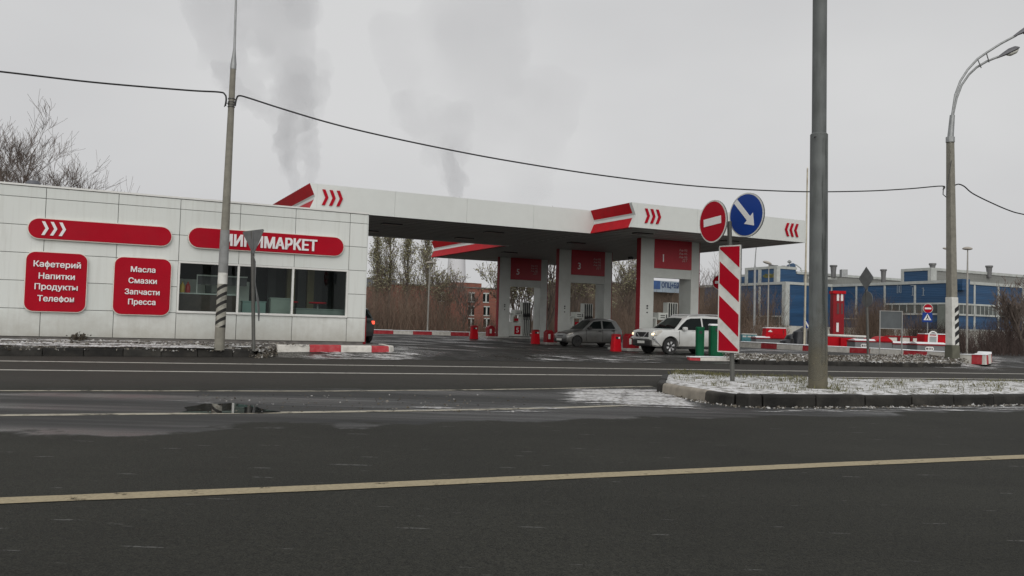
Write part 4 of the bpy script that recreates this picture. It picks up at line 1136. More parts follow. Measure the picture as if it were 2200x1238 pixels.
def car(name, label, cat, S, paint):
    """local frame: x = 0 at the nose, grows to the tail; y left/right; z up from the road"""
    root = thing(name, (0, 0, 0), label, cat)
    L, Wd = S['L'], S['W'] / 2
    # lower body: stations (x, z_bottom, z_top, half width at belt, crown)
    rings = []
    for x, zb, zt, hw, cr in S['body']:
        zm = zb + (zt - zb) * .55
        half = [(0, zb), (hw * .90, zb), (hw * .975, zb + .06), (hw, zm), (hw * .985, zt - .09), (hw * .93, zt - .02), (hw * .6, zt + cr * .7), (0, zt + cr)]
        ring = [(x, y, z) for y, z in half] + [(x, -y, z) for y, z in half[-2:0:-1]]
        rings.append(ring)
    m = MB(); m.ring_loft(rings)
    body = m.build('body', paint, root)
    # wheel arches cut out
    cut = MB()
    for wx in S['wheels']:
        cut.lathe([(S['wr'] * S.get('arch', 1.16), -Wd * 1.3), (S['wr'] * S.get('arch', 1.16), Wd * 1.3)], (wx, 0, S['wr'] * 1.03), 28, 'y')
    co = cut.build('cutter', None)
    bo = body.modifiers.new('arch', 'BOOLEAN'); bo.operation = 'DIFFERENCE'; bo.object = co; bo.solver = 'EXACT'
    sb = None
    dg = bpy.context.evaluated_depsgraph_get(); dg.update()
    me = bpy.data.meshes.new_from_object(body.evaluated_get(dg))
    body.modifiers.clear(); old = body.data; body.data = me; bpy.data.meshes.remove(old); bpy.data.objects.remove(co)
    me.polygons.foreach_set('use_smooth', [True] * len(me.polygons)); me.set_sharp_from_angle(angle=R(32))
    # dark underside and arch liners
    m = MB(); m.box(S['wheels'][0] - S['wr'] * 1.4, S['wheels'][1] + S['wr'] * 1.3, -Wd * .80, Wd * .80, S['body'][3][1] + .02, S['belt'] - .15)
    m.build('underbody', BLK, root)
    # greenhouse
    gp = S['cabin']                      # side polygon (x, z), starts at the cowl, goes over the roof to the tail
    z0, z1 = S['belt'] - .03, max(z for _, z in gp)
    def hw(z): return S['wb'] + (S['wt'] - S['wb']) * max(0, (z - z0)) / (z1 - z0)
    n_ = len(gp)
    m = MB()
    # rounded roof edge: two inner rings
    left = [(x, -hw(z), z) for x, z in gp]; right = [(x, hw(z), z) for x, z in gp]
    il = [(x, -hw(z) * .82, z + .035 * ((z - z0) / (z1 - z0))) for x, z in gp]; ir = [(x, -y, z) for x, y, z in il]
    ctr = [(x, 0, z + .055 * ((z - z0) / (z1 - z0))) for x, z in gp]
    vs = left + il + ctr + ir + right; fs = []
    for k in range(4):
        for i in range(n_ - 1): fs.append((k * n_ + i, k * n_ + i + 1, (k + 1) * n_ + i + 1, (k + 1) * n_ + i))
    fs.append(tuple(range(n_))); fs.append(tuple(range(5 * n_ - 1, 4 * n_ - 1, -1)))
    m.add(vs, fs); cab = m.build('cabin', paint, root, smooth=True)
    def side_panel(poly, name, mat, off, parent, both=True):
        for s in ((-1, 1) if both else (-1,)):
            mm = MB(); vs = [(x, s * (hw(z) + off), z) for x, z in poly] + [(x, s * (hw(z) - .02), z) for x, z in poly]; k = len(poly)
            mm.add(vs, [tuple(range(k)), tuple(range(2 * k - 1, k - 1, -1))] + [(i, (i + 1) % k, k + (i + 1) % k, k + i) for i in range(k)])
            mm.build(name, mat, parent)
    for poly in S['glass']: side_panel(poly, 'side_window', DKGL, .006, cab)
    # windscreen and rear window as slabs just proud of the cabin
    for (xa, za), (xb, zb2), nm in (S['screen'], S['rear']):
        mm = MB(); dx, dz = xb - xa, zb2 - za; ll = math.hypot(dx, dz); nx_, nz_ = (-dz / ll, dx / ll) if nm == 'windscreen' else (dz / ll, -dx / ll)
        if nz_ < 0: nx_, nz_ = -nx_, -nz_
        rows_ = []
        for off in (.008, -.03):
            for (x, z, e) in ((xa, za, .055), (xb, zb2, .075)):
                for f in (-1, -.82, 0, .82, 1):
                    cz = z + (.055 if f == 0 else .035 if abs(f) < .9 else 0.0) * ((z - z0) / (z1 - z0))
                    y = f * (hw(z) - e)
                    rows_.append((x + nx_ * off, y, cz + nz_ * off))
        f_ = []
        for i in range(4): f_ += [(i, i + 1, 6 + i, 5 + i), (10 + i, 15 + i, 16 + i, 11 + i), (i, 10 + i, 11 + i, i + 1), (5 + i, 6 + i, 16 + i, 15 + i)]
        f_ += [(0, 5, 15, 10), (4, 14, 19, 9)]
        mm.add(rows_, f_); mm.build(nm, DKGL, cab)
    # wheels
    for wx in S['wheels']:
        for s in (-1, 1):
            wr, ww = S['wr'], S['ww']; yc = s * (Wd - ww / 2 - .015)
            mm = MB(); mm.lathe([(wr * .62, -ww / 2), (wr * .93, -ww / 2), (wr, -ww * .3), (wr, ww * .3), (wr * .93, ww / 2), (wr * .62, ww / 2)], (wx, yc, wr), 28, 'y')
            wh = mm.build('wheel', TYRE, root, smooth=True)
            mm = MB()
            fy = yc + s * (ww / 2 - .03)
            if S['alloy']:
                for k in range(6):
                    a = 2 * math.pi * k / 6 + .3
                    for da in (-.13, .13):
                        ca, sa = math.cos(a), math.sin(a); cb, sb_ = math.cos(a + da), math.sin(a + da)
                        mm.tube([(wx + ca * wr * .1, fy, wr + sa * wr * .1), (wx + cb * wr * .60, fy + s * .012, wr + sb_ * wr * .60)], [.030, .034], 5)
                mm.lathe([(wr * .60, -.012), (wr * .66, -.012), (wr * .66, .02), (wr * .60, .02)], (wx, fy, wr), 28, 'y'); mm.lathe([(wr * .16, -.02), (wr * .12, .025)], (wx, fy, wr), 12, 'y')
                mm.build('rim', RIM, wh, smooth=True)
                mm = MB(); mm.lathe([(wr * .61, -.02), (wr * .61, 0)], (wx, fy - s * .05, wr), 24, 'y'); mm.build('brake_disc', DKMET, wh)
            else:
                mm.lathe([(wr * .60, -.01), (wr * .64, .01), (wr * .5, .02), (wr * .2, .03), (wr * .1, .03)] if s > 0 else [(wr * .60, .01), (wr * .64, -.01), (wr * .5, -.02), (wr * .2, -.03), (wr * .1, -.03)], (wx, fy, wr), 24, 'y')
                mm.build('rim', HUBC, wh, smooth=True)
    # mirrors, handles, seams
    for s in (-1, 1):
        x, z = S['mirror']
        mm = MB(); mm.prism(rrect(.20, .15, .06, 3, x, z), s * (hw(z) + .07), s * (hw(z) + .22), 'y'); mm.box(x - .03, x + .03, s * hw(z), s * (hw(z) + .08), z - .05, z)
        mm.build('mirror', paint if S['alloy'] else TRIM, root, bevel=.02)
        for x, z in S['handles']:
            mm = MB(); mm.box(x - .09, x + .09, s * (Wd - .005), s * (Wd + .022), z - .018, z + .018); mm.build('door_handle', BLK if not S['alloy'] else paint, root, bevel=.006)
    for x, za, zb3 in S['seams']:
        for s in (-1, 1):
            mm = MB(); mm.box(x - .006, x + .006, s * (Wd - .02), s * (Wd + .0025), za, zb3); mm.build('door_gap', BLK, root)
    return root, body, cab
def nose_box(root, name, mat, x0, x1, y0, y1, z0, z1, bevel=.02, parent=None):
    m = MB(); m.box(x0, x1, y0, y1, z0, z1); return m.build(name, mat, parent or root, bevel=bevel)

# grey small hatchback
SM = dict(L=3.5, W=1.50, wb=.695, wt=.545, belt=.90, wr=.275, ww=.165, wheels=(.62, 2.96), alloy=False,
          body=[(.0, .30, .58, .50, .0), (.05, .22, .66, .62, .02), (.22, .20, .72, .70, .03), (.55, .20, .80, .735, .05), (1.05, .20, .905, .75, .04), (1.8, .20, .93, .75, .0), (2.7, .20, .955, .75, .0), (3.2, .22, .95, .735, .0), (3.42, .26, .92, .69, .0), (3.5, .34, .80, .62, .0)],
          cabin=[(.92, .86), (1.60, 1.36), (1.85, 1.435), (2.35, 1.465), (2.85, 1.43), (3.08, 1.36), (3.36, .93), (3.36, .86)],
          glass=[[(1.22, .945), (1.66, 1.32), (2.12, 1.375), (2.12, .955)], [(2.22, .96), (2.22, 1.378), (2.78, 1.345), (2.98, 1.0), (2.92, .97)]],
          screen=((1.02, .935), (1.58, 1.345), 'windscreen'), rear=((3.31, 1.0), (3.11, 1.32), 'rear_window'), mirror=(1.32, .99), handles=((1.98, .84), (2.80, .87)), seams=((1.16, .32, .88), (2.16, .30, .92), (2.86, .60, .93)))
PG = dirtypaint('grey car paint', (.20, .205, .20), .55, .3, (.085, .08, .072), .85)
hb, body, cab = car('small_hatchback', 'small grey five door hatchback standing at pump 3', 'car', SM, PG)
for s in (-1, 1):
    m = MB(); m.prism([(.05, .56), (.34, .66), (.40, .74), (.16, .70)], s * .50, s * .722, 'y'); m.build('headlight', LENS, hb, bevel=.02)
    m = MB(); m.box(3.36, 3.47, s * .50, s * .68, .62, .86); m.build('tail_light', TAILD, hb, bevel=.02)
nose_box(hb, 'grille', BLK, -.012, .05, -.30, .30, .52, .57)
nose_box(hb, 'bumper', TRIM, -.05, .12, -.60, .60, .24, .40, .04)
nose_box(hb, 'number_plate', WHD, -.062, -.048, -.26, .26, .30, .41, .003)
p = gpt(1240, 745)
u0, v0 = toUV(p)
# the near front wheel stands on that pixel; the nose points left along the shop axis
hb.rotation_euler = (0, 0, AZ)
hb.location = W(u0 - .62, v0 + .73, p.z - .005)

# white off-roader
SV = dict(arch=1.24, L=4.62, W=1.79, wb=.862, wt=.67, belt=1.03, wr=.355, ww=.22, wheels=(.88, 3.50), alloy=True,
          body=[(.0, .46, .92, .66, .0), (.05, .36, 1.02, .80, .03), (.22, .32, 1.06, .875, .045), (.75, .32, 1.085, .895, .045), (1.25, .32, 1.09, .895, .03), (2.2, .32, 1.06, .895, .0), (3.4, .33, 1.08, .895, .0), (4.2, .36, 1.09, .885, .0), (4.52, .42, 1.07, .85, .0), (4.62, .52, 1.0, .78, .0)],
          cabin=[(1.06, 1.05), (1.74, 1.58), (1.98, 1.665), (2.7, 1.70), (3.8, 1.69), (4.36, 1.63), (4.54, 1.16), (4.54, 1.05)],
          glass=[[(1.28, 1.085), (1.52, 1.30), (1.86, 1.54), (2.08, 1.60), (2.62, 1.62), (2.62, 1.085)], [(2.70, 1.085), (2.70, 1.62), (3.60, 1.615), (3.68, 1.10)], [(3.76, 1.11), (3.70, 1.61), (4.22, 1.56), (4.36, 1.22)]],
          screen=((1.14, 1.12), (1.72, 1.565), 'windscreen'), rear=((4.52, 1.22), (4.39, 1.56), 'rear_window'), mirror=(1.58, 1.14), handles=((2.45, .93), (3.42, .95)), seams=((1.34, .45, 1.02), (2.67, .45, 1.03), (3.70, .80, 1.05)))
PW = dirtypaint('white car paint', (.58, .59, .575), .0, .3, (.26, .245, .21), .7)
sv, body, cab = car('off_roader', 'white five door off-roader with lit headlights and roof rails standing at pump 1', 'car', SV, PW)
for s in (-1, 1):
    m = MB(); m.prism([(.03, .80), (.26, .80), (.46, .98), (.44, 1.05), (.12, 1.01)], s * .60, s * .872, 'y'); hl = m.build('headlight', LENS, sv, bevel=.03)
    m = MB(); m.prism([(.0, .82), (.14, .83), (.16, .94), (.02, .92)], s * .63, s * .80, 'y'); m.build('lit_lamp', LIT, hl, bevel=.02)
    m = MB(); m.prism([(.02, .76), (.10, .66), (.36, .40), (.44, .36), (.40, .345), (.14, .52), (-.02, .68)], s * .76, s * .885, 'y'); m.build('bumper_trim', CHROME, sv, bevel=.01)
    m = MB(); m.lathe([(.07, -.02), (.07, .02)], (.02, s * .62, .52), 14, 'x'); m.build('fog_lamp', LENS, sv)
    m = MB(); m.tube([(1.95, s * .60, 1.67), (2.15, s * .62, 1.755), (2.6, s * .63, 1.785), (3.6, s * .63, 1.78), (4.15, s * .60, 1.73), (4.25, s * .59, 1.68)], .028, 8); m.build('roof_rail', pmat('roof rail silver', (.5, .5, .5), .3, .6), sv, smooth=True)
    m = MB(); m.box(4.48, 4.60, s * .66, s * .86, .90, 1.45); m.build('tail_light', TAILD, sv, bevel=.02)
    m = MB(); m.box(1.3, 3.05, s * .80, s * .897, .25, .36); m.build('side_sill', TRIM, sv, bevel=.02)
nose_box(sv, 'grille', BLK, -.028, .05, -.48, .48, .74, .95)
for y in (-.20, .20):
    m = MB(); m.prism([(y * 2.2, .95), (y * 2.2 + (.05 if y < 0 else -.05), .95), (y * .9 + (.05 if y < 0 else -.05), .74), (y * .9, .74)], -.036, -.027, 'x'); m.build('grille_bar', CHROME, sv)
nose_box(sv, 'bumper', TRIM, -.06, .16, -.70, .70, .34, .62, .05)
nose_box(sv, 'number_plate', WHD, -.074, -.058, -.26, .26, .46, .57, .003)
nose_box(sv, 'bumper_strip', CHROME, -.05, .0, -.58, .58, .645, .675, .01)
p = gpt(1440, 762)
u0, v0 = toUV(p)
sv.rotation_euler = (0, 0, AZ); sv.location = W(u0 - .88, v0 + .87, p.z - .005)

# dark car leaving behind the shop
PD_ = dirtypaint('dark green car paint', (.018, .028, .026), .3, .3, (.05, .048, .045), .6)
dk, body, cab = car('dark_car', 'dark car with one red tail lamp showing behind the shop corner', 'car', SM, PD_)
for s in (-1, 1):
    m = MB(); m.box(3.40, 3.505, s * .56, s * .68, .76, .90); m.build('tail_light', TAIL, dk, bevel=.02)
nose_box(dk, 'bumper', TRIM, 3.42, 3.56, -.62, .62, .25, .45, .04)
q = PD(790, 731, 37.8)
uu_, vv_ = toUV(q)
dk.rotation_euler = (0, 0, AZ - R(82)); dk.scale = (1.04, 1.04, 1.04)
# tail towards the road: local +x points to the road
tail = PD(801, 722, 37.0)
ax = Vector((math.cos(AZ - R(82)), math.sin(AZ - R(82)), 0))
ay = Vector((-ax.y, ax.x, 0))
dk.location = Vector((tail.x, tail.y, Gz(tail.x, tail.y) + .01)) - ax * 3.5 - ay * .70

# ================================================================ traffic signs on the island
SPY = 17.0
base = PD(1574, 821, SPY)
sp_ = thing('road_sign_post', (base.x, base.y, .18), 'sign post on the snowy island with no entry disc, blue arrow disc and striped plate', 'road sign')
top = PD(1567, 476, SPY)
m = MB(); m.tube([(base.x, base.y, .1), (top.x, top.y, top.z)], .045, 14); m.build('post', pmat('dull post steel', (.11, .11, .10), .6, .3, var=.2), sp_, smooth=True)
def sframe(c, deg, roll=0.0):
    a = R(deg); r = Vector((math.cos(a), -math.sin(a), 0)); up = Vector((0, 0, 1)); n_ = Vector((-math.sin(a), -math.cos(a), 0))
    if roll: r, up = r * math.cos(roll) + up * math.sin(roll), up * math.cos(roll) - r * math.sin(roll)
    return frame(c, r, up, n_)
def disc(root, name, T, r, face, rim=WHD):
    m = MB(T); m.prism(circ(r, 36), -.03, 0); m.build(name + '_back', GREYB, root)
    m = MB(T); m.prism(circ(r - .002, 36), .001, .006); m.build(name + '_border', rim, root)
    m = MB(T); m.prism(circ(r - .03, 36), .007, .011); return m.build(name + '_face', face, root)
T = sframe(PD(1531.5, 476, SPY - .05) , 65, R(4))
f = disc(sp_, 'no_entry', T, .425, RED)
m = MB(T); m.box(-.27, .27, -.075, .075, .0115, .016); m.build('white_bar', WHT, f)
T = sframe(PD(1603.5, 462, SPY - .12), 57)
f = disc(sp_, 'arrow', T, .44, BLUES)
ang = -R(47)
def rot2(pts, a): return [(x * math.cos(a) - y * math.sin(a), x * math.sin(a) + y * math.cos(a)) for x, y in pts]
m = MB(T); m.prism(rot2([(-.40, .055), (-.40, -.055), (.10, -.055), (.10, -.15), (.31, 0), (.10, .15), (.10, .055)], ang), .0115, .016); m.build('white_arrow', WHT, f)
ctr = PD(1566.5, 642, SPY - .10)
T = sframe(ctr, 47)
hh, hw_ = 1.055, .25
m = MB(T); m.prism(rrect(hw_ * 2, hh * 2, .02, 3), -.03, 0); pb = m.build('plate_back', GREYB, sp_)
m = MB(T); m.prism(rrect(hw_ * 2 - .004, hh * 2 - .004, .02, 3), .001, .006); m.build('plate_border', WHD, sp_)
# red slanting stripes, clipped to the plate
def clip(poly, x0, x1, y0, y1):
    def cl(poly, f, inter):
        o = []
        for i in range(len(poly)):
            a, b = poly[i - 1], poly[i]
            if f(b):
                if not f(a): o.append(inter(a, b))
                o.append(b)
            elif f(a): o.append(inter(a, b))
        return o
    def ix(x): return lambda a, b: (x, a[1] + (b[1] - a[1]) * (x - a[0]) / (b[0] - a[0]))
    def iy(y): return lambda a, b: (a[0] + (b[0] - a[0]) * (y - a[1]) / (b[1] - a[1]), y)
    for f, i in ((lambda p: p[0] >= x0, ix(x0)), (lambda p: p[0] <= x1, ix(x1)), (lambda p: p[1] >= y0, iy(y0)), (lambda p: p[1] <= y1, iy(y1))):
        if poly: poly = cl(poly, f, i)
    return poly
m = MB(T); e = .028; sl = 1.05; per = .655
for k in range(-3, 5):
    y0 = hh - e - (.285 + .676 * k)    # upper edge of a red band at the left border; bands fall to the right
    yl, yr = y0 + .855 * (.6 - hw_ + e), y0 - .855 * (.6 + hw_ - e)
    poly = [(-.6, yl - .431), (.6, yr - .431), (.6, yr), (-.6, yl)]
    c = clip(poly, -hw_ + e, hw_ - e, -hh + e, hh - e)
    if len(c) > 2: m.prism(c, .0065, .011)
m.build('red_stripes', RED, sp_)

# ================================================================ poles
def stripemat(name, white, per, kx, ky):
    m, n, l, b = nt(name)
    t = n.new('ShaderNodeTexCoord'); sx = n.new('ShaderNodeSeparateXYZ'); l.new(t.outputs['Object'], sx.inputs[0])
    def M(op, a, bb):
        x = n.new('ShaderNodeMath'); x.operation = op
        for i, q in enumerate((a, bb)):
            if isinstance(q, (int, float)): x.inputs[i].default_value = q
            else: l.new(q, x.inputs[i])
        return x.outputs[0]
    v = M('ADD', sx.outputs[2], M('MULTIPLY', sx.outputs[0], kx)); v = M('DIVIDE', v, per); v = M('FRACT', v, 0); v = M('LESS_THAN', v, .42)
    z = n.new('ShaderNodeTexNoise'); z.inputs['Scale'].default_value = 6; z.inputs['Detail'].default_value = 7; l.new(t.outputs['Object'], z.inputs['Vector'])
    r = n.new('ShaderNodeValToRGB'); r.color_ramp.elements[0].position = .35; r.color_ramp.elements[1].position = .6
    r.color_ramp.elements[0].color = rgb([c * .55 for c in white]); r.color_ramp.elements[1].color = rgb(white); l.new(z.outputs['Fac'], r.inputs['Fac'])
    mx = n.new('ShaderNodeMix'); mx.data_type = 'RGBA'; l.new(v, mx.inputs['Factor']); l.new(r.outputs['Color'], mx.inputs['A']); mx.inputs['B'].default_value = (.018, .017, .016, 1)
    l.new(mx.outputs['Result'], b.inputs['Base Color']); b.inputs['Roughness'].default_value = .75
    return m
# concrete pole in front of the shop
LPY = 25.6
b_, m1_, t_, t2_ = PD(471.5, 738, LPY), PD(501, 145, LPY), PD(507, 0, LPY), PD(509.5, -80, LPY)
lp = thing('power_pole', b_, 'round concrete power pole with a black and white striped foot in front of the shop', 'pole')
m = MB(); m.tube([(b_.x, b_.y, b_.z - .2), tuple(m1_)], [.150, .082], 20); m.build('concrete_shaft', CONC, lp, smooth=True)
def on(a): return b_.lerp(m1_, a)
ay = lambda y: (738 - y) / (738 - 145)
m = MB(); m.tube([tuple(on(ay(704))), tuple(on(ay(612)))], [.1505, .140], 20); s_ = m.build('striped_band', stripemat('black and white bands', (.36, .35, .30), .245, -.62, 0), lp, smooth=True)
m = MB(); m.tube([tuple(on(ay(612)) + Vector((0, 0, .002))), tuple(on(ay(588)))], [.1400, .1375], 20); m.build('white_band', WHD, lp, smooth=True)
m = MB(); m.tube([tuple(on(ay(588)) + Vector((0, 0, .002))), tuple(on(ay(497)))], [.140, .133], 20); m.build('grey_sleeve', pmat('grey patched concrete', (.24, .245, .24), .8, var=.15, scale=4, dirt=(.15, .15, .14), damt=.6, dscale=3), lp, smooth=True)
m = MB(); m.tube([tuple(m1_ - Vector((0, 0, .06))), tuple(PD(501.6, 138, LPY)), tuple(PD(503, 118, LPY)), tuple(PD(503.8, 104, LPY)), tuple(t_), tuple(t2_)], [.092, .090, .055, .036, .030, .028], 14); m.build('steel_top', GREYM, lp, smooth=True)
m = MB()
for y in (214, 221, 226, 231):
    c = on(ay(y)); m.lathe([(.108, -.012), (.108, .012)], c, 16)
m.tube([tuple(PD(482, 230, LPY - .1)), tuple(PD(484, 222, LPY - .1)), tuple(PD(492, 222, LPY - .12))], .015, 5); m.tube([tuple(PD(505, 226, LPY - .1)), tuple(PD(500, 226, LPY - .12))], .015, 5)
m.build('cable_clamp', DKMET, lp)

# street lamp on the right
RPY = 36.0
b_ = PD(2046, 766, RPY); rt = PD(2041.5, 300, RPY)
rl = thing('street_lamp', b_, 'tall concrete street lamp with a white striped foot and two curved arms', 'street lamp')
def sq(c, w, a=R(20)): return [(c.x + w * math.cos(a + R(45 + 90 * k)) * .7071 * 2, c.y + w * math.sin(a + R(45 + 90 * k)) * .7071 * 2, c.z) for k in range(4)]
def onr(y): return b_.lerp(rt, (766 - y) / 466.0)
m = MB(); m.ring_loft([sq(onr(742), .172), sq(onr(300), .118)]); m.build('concrete_shaft', CONC, rl, bevel=.03)
m = MB(); m.ring_loft([sq(onr(742), .185), sq(onr(640), .174)]); m.build('white_foot', WHD, rl, bevel=.02)
m = MB(); m.ring_loft([sq(onr(778), .22), sq(onr(742), .20)]); m.build('foot_block', pmat('mossy concrete', (.10, .10, .075), .9, var=.3), rl, bevel=.03)
# painted black bars on the right hand face of the foot
m = MB()
A4 = R(20)
for y in (668, 685, 702, 719, 736):
    c = onr(y); w = .182
    p0, p1 = Vector((c.x + w * math.cos(A4 - R(45)) * 1.414 * 1.0, c.y + w * math.sin(A4 - R(45)) * 1.414, c.z)), Vector((c.x + w * math.cos(A4 + R(45)) * 1.414, c.y + w * math.sin(A4 + R(45)) * 1.414, c.z))
    q0 = Vector((c.x + w * math.cos(A4 - R(135)) * 1.414, c.y + w * math.sin(A4 - R(135)) * 1.414, c.z))
    nf = Vector((math.cos(A4 - R(90)), math.sin(A4 - R(90)), 0)); ns = Vector((math.cos(A4), math.sin(A4), 0))
    a0_ = q0.lerp(p0, .40); hgt = .19
    # on the front face, rising to the right, then round the corner
    for (s0, s1, nn, z0_, z1_) in ((a0_, p0, nf, -.12, .03), (p0, p1, ns, .03, .20)):
        o = nn * .006
        m.add([s0 + o + Vector((0, 0, z0_)), s1 + o + Vector((0, 0, z1_)), s1 + o + Vector((0, 0, z1_ + hgt)), s0 + o + Vector((0, 0, z0_ + hgt)), s0 - nn * .01 + Vector((0, 0, z0_)), s1 - nn * .01 + Vector((0, 0, z1_)), s1 - nn * .01 + Vector((0, 0, z1_ + hgt)), s0 - nn * .01 + Vector((0, 0, z0_ + hgt))],
              [(0, 1, 2, 3), (7, 6, 5, 4), (0, 4, 5, 1), (1, 5, 6, 2), (2, 6, 7, 3), (3, 7, 4, 0)])
m.build('black_bars', BLK, rl)
m = MB(); m.lathe([(.175, -.12), (.175, .10)], rt, 14); m.build('collar', GREYM, rl)
m = MB(); m.tube([tuple(PD(2041.5, 302, RPY)), tuple(PD(2046, 248, RPY))], [.13, .10], 12); m.build('arm_socket', GREYM, rl, smooth=True)
for pts, dy in (([(2044, 300), (2046, 245), (2052, 205), (2063, 175), (2079, 150), (2100, 127), (2120, 113), (2150, 94), (2184, 76)], .0), ([(2046, 262), (2048.5, 242), (2055, 212), (2066, 183), (2082, 160), (2098, 145), (2120, 132), (2145, 122)], .25)):
    m = MB(); m.tube([tuple(PD(x, y, RPY + dy)) for x, y in pts], .048, 8); m.build('lamp_arm', GREYM, rl, smooth=True)
m = MB()
m.tube([tuple(PD(2101, 129, RPY)), tuple(PD(2108, 146, RPY + .25))], .022, 6); m.tube([tuple(PD(2119, 114, RPY)), tuple(PD(2125, 134, RPY + .25))], .022, 6); m.build('arm_strut', GREYM, rl)
def lamp_head(x0, y0, x1, y1, Y):
    a, b = PD(x0, y0, Y), PD(x1, y1, Y); d = (b - a); L = d.length; d.normalize(); up = Vector((0, 0, 1)); up = (up - d * up.dot(d)).normalized(); sd_ = d.cross(up)
    rings = []
    for t, h, w in ((0, .05, .06), (.15, .09, .09), (.35, .14, .14), (.6, .19, .18), (.85, .17, .16), (1, .06, .06)):
        c = a + d * L * t + up * .02
        rings.append([c + sd_ * w * math.cos(q) + up * h * math.sin(q) * (.9 if math.sin(q) > 0 else .35) for q in [2 * math.pi * k / 12 for k in range(12)]])
    m = MB(); m.ring_loft(rings); h_ = m.build('lamp_head', pmat('lamp housing', (.13, .13, .14), .5, .2), rl, smooth=True)
    rings = []
    for t, h, w in ((.42, .02, .05), (.55, .10, .12), (.8, .10, .12), (.93, .02, .05)):
        c = a + d * L * t - up * .045
        rings.append([c + sd_ * w * math.cos(q) + up * h * math.sin(q) for q in [2 * math.pi * k / 12 for k in range(12)]])
    m = MB(); m.ring_loft(rings); m.build('lamp_glass', pmat('lamp glass', (.5, .5, .45), .2), h_, smooth=True)
lamp_head(2143, 126, 2190, 104, RPY + .25); lamp_head(2178, 80, 2226, 57, RPY)
m = MB(); m.tube([tuple(PD(2027, 400, RPY - .1)), tuple(PD(2026, 418, RPY - .1)), tuple(PD(2033, 424, RPY - .1))], .02, 5); m.tube([tuple(PD(2044, 345, RPY - .25)), tuple(PD(2034, 402, RPY - .25)), tuple(PD(2033, 420, RPY - .25))], .014, 5); m.build('cable_clamp', DKMET, rl)

# overhead cable, three spans
def cable(pix, label):
    pts = [PD(x, y, Y) for x, y, Y in pix]; dense = []
    for i in range(len(pts) - 1):
        p0, p1, p2, p3 = pts[max(0, i - 1)], pts[i], pts[i + 1], pts[min(len(pts) - 1, i + 2)]
        for k in range(6):
            t = k / 6
            dense.append(.5 * ((2 * p1) + (p2 - p0) * t + (2 * p0 - 5 * p1 + 4 * p2 - p3) * t * t + (3 * p1 - p0 - 3 * p2 + p3) * t ** 3))
    dense.append(pts[-1])
    m = MB(); m.tube([tuple(p) for p in dense], .026, 6)
    o = m.build('overhead_cable', BLK, smooth=True); tag(o, label, 'cable', 'spans of the overhead cable')
cable([(-260, 126, 22.4), (0, 154, 23.5), (200, 177, 24.4), (400, 194, 25.3), (470, 198, 25.4), (483, 203, 25.4), (486, 213, 25.4), (484, 228, 25.4)], 'thin black overhead cable running from the left edge to the concrete pole by the shop')
def yy(x): return 25.6 + (36 - 25.6) * ((x - 495) / (2035 - 495)) * (25.6 / (36 + (25.6 - 36) * ((x - 495) / 1540)))
cable([(505, 228, 25.4), (508, 213, 25.4), (514, 206, 25.45)] + [(x, y, yy(x)) for x, y in ((535, 211), (600, 232), (700, 262), (800, 287), (950, 319), (1100, 347), (1300, 378), (1500, 400.5), (1700, 411.5), (1850, 411), (1950, 406))] + [(2024, 400, 35.9), (2026, 408, 35.9)], 'long black overhead cable sagging between the concrete pole and the tall street lamp')
cable([(2052, 398, 35.9), (2060, 396, 36.0), (2072, 401, 36.2), (2090, 416, 36.6), (2130, 436, 37.3), (2170, 453, 38), (2200, 461, 38.6), (2300, 482, 40), (2600, 520, 44), (3200, 500, 52)], 'short black overhead cable dropping from the tall street lamp to the right edge')

# big steel pole on the island
BY = 15.5
b_ = PD(1757, 838, BY); c_ = PD(1759.7, 290, BY); d_ = PD(1761.5, 0, BY); e_ = PD(1762.5, -220, BY)
bp_ = thing('steel_pole', (b_.x, b_.y, .15), 'thick grey stepped steel pole rising out of the snowy island', 'pole')
STEEL = pmat('weathered steel pole', (.125, .135, .132), .65, .15, var=.22, scale=2.2, bump=.2, bscale=45, dirt=(.055, .062, .055), damt=.75, dscale=2.6, dstretch=(3, 3, .35))
# dried mud thrown up on the foot of the pole
MUDP = pmat('muddy steel pole', (.135, .130, .10), .8, 0, var=.22, scale=2.2, bump=.2, bscale=45, dirt=(.065, .066, .05), damt=.75, dscale=2.6, dstretch=(3, 3, .35))
m = MB(); m.tube([(b_.x, b_.y, .1), tuple(c_)], [.166, .155], 28); lt = m.build('lower_tube', STEEL, bp_, smooth=True)
MUD, n, l, b = nt('pole foot mud'); t = n.new('ShaderNodeTexCoord'); sx = n.new('ShaderNodeSeparateXYZ'); l.new(t.outputs['Object'], sx.inputs[0])
z = n.new('ShaderNodeTexNoise'); z.inputs['Scale'].default_value = 4; z.inputs['Detail'].default_value = 8; l.new(t.outputs['Object'], z.inputs['Vector'])
q = n.new('ShaderNodeMath'); q.operation = 'MULTIPLY_ADD'; q.inputs[1].default_value = -1.6; l.new(z.outputs['Fac'], q.inputs[0]); l.new(sx.outputs[2], q.inputs[2])
r = n.new('ShaderNodeMapRange'); r.inputs['From Min'].default_value = -.6; r.inputs['From Max'].default_value = .9; r.inputs['To Min'].default_value = .85; r.inputs['To Max'].default_value = 0; l.new(q.outputs[0], r.inputs['Value']); l.new(r.outputs['Result'], b.inputs['Alpha']); b.inputs['Base Color'].default_value = (.15, .135, .095, 1); b.inputs['Roughness'].default_value = .9
m = MB(); m.tube([(b_.x, b_.y, .12), tuple(b_.lerp(c_, .55))], [.1672, .1615], 28, cap=False); m.build('mud_splash', MUD, lt, smooth=True, fix=False)
m = MB(); m.tube([tuple(c_), tuple(c_ + Vector((0, 0, .03)))], [.1555, .128], 28); m.build('shoulder', STEEL, bp_)
m = MB(); m.tube([tuple(c_ + Vector((0, 0, -.02))), tuple(d_), tuple(e_)], [.128, .126, .124], 28); m.build('upper_tube', STEEL, bp_, smooth=True)
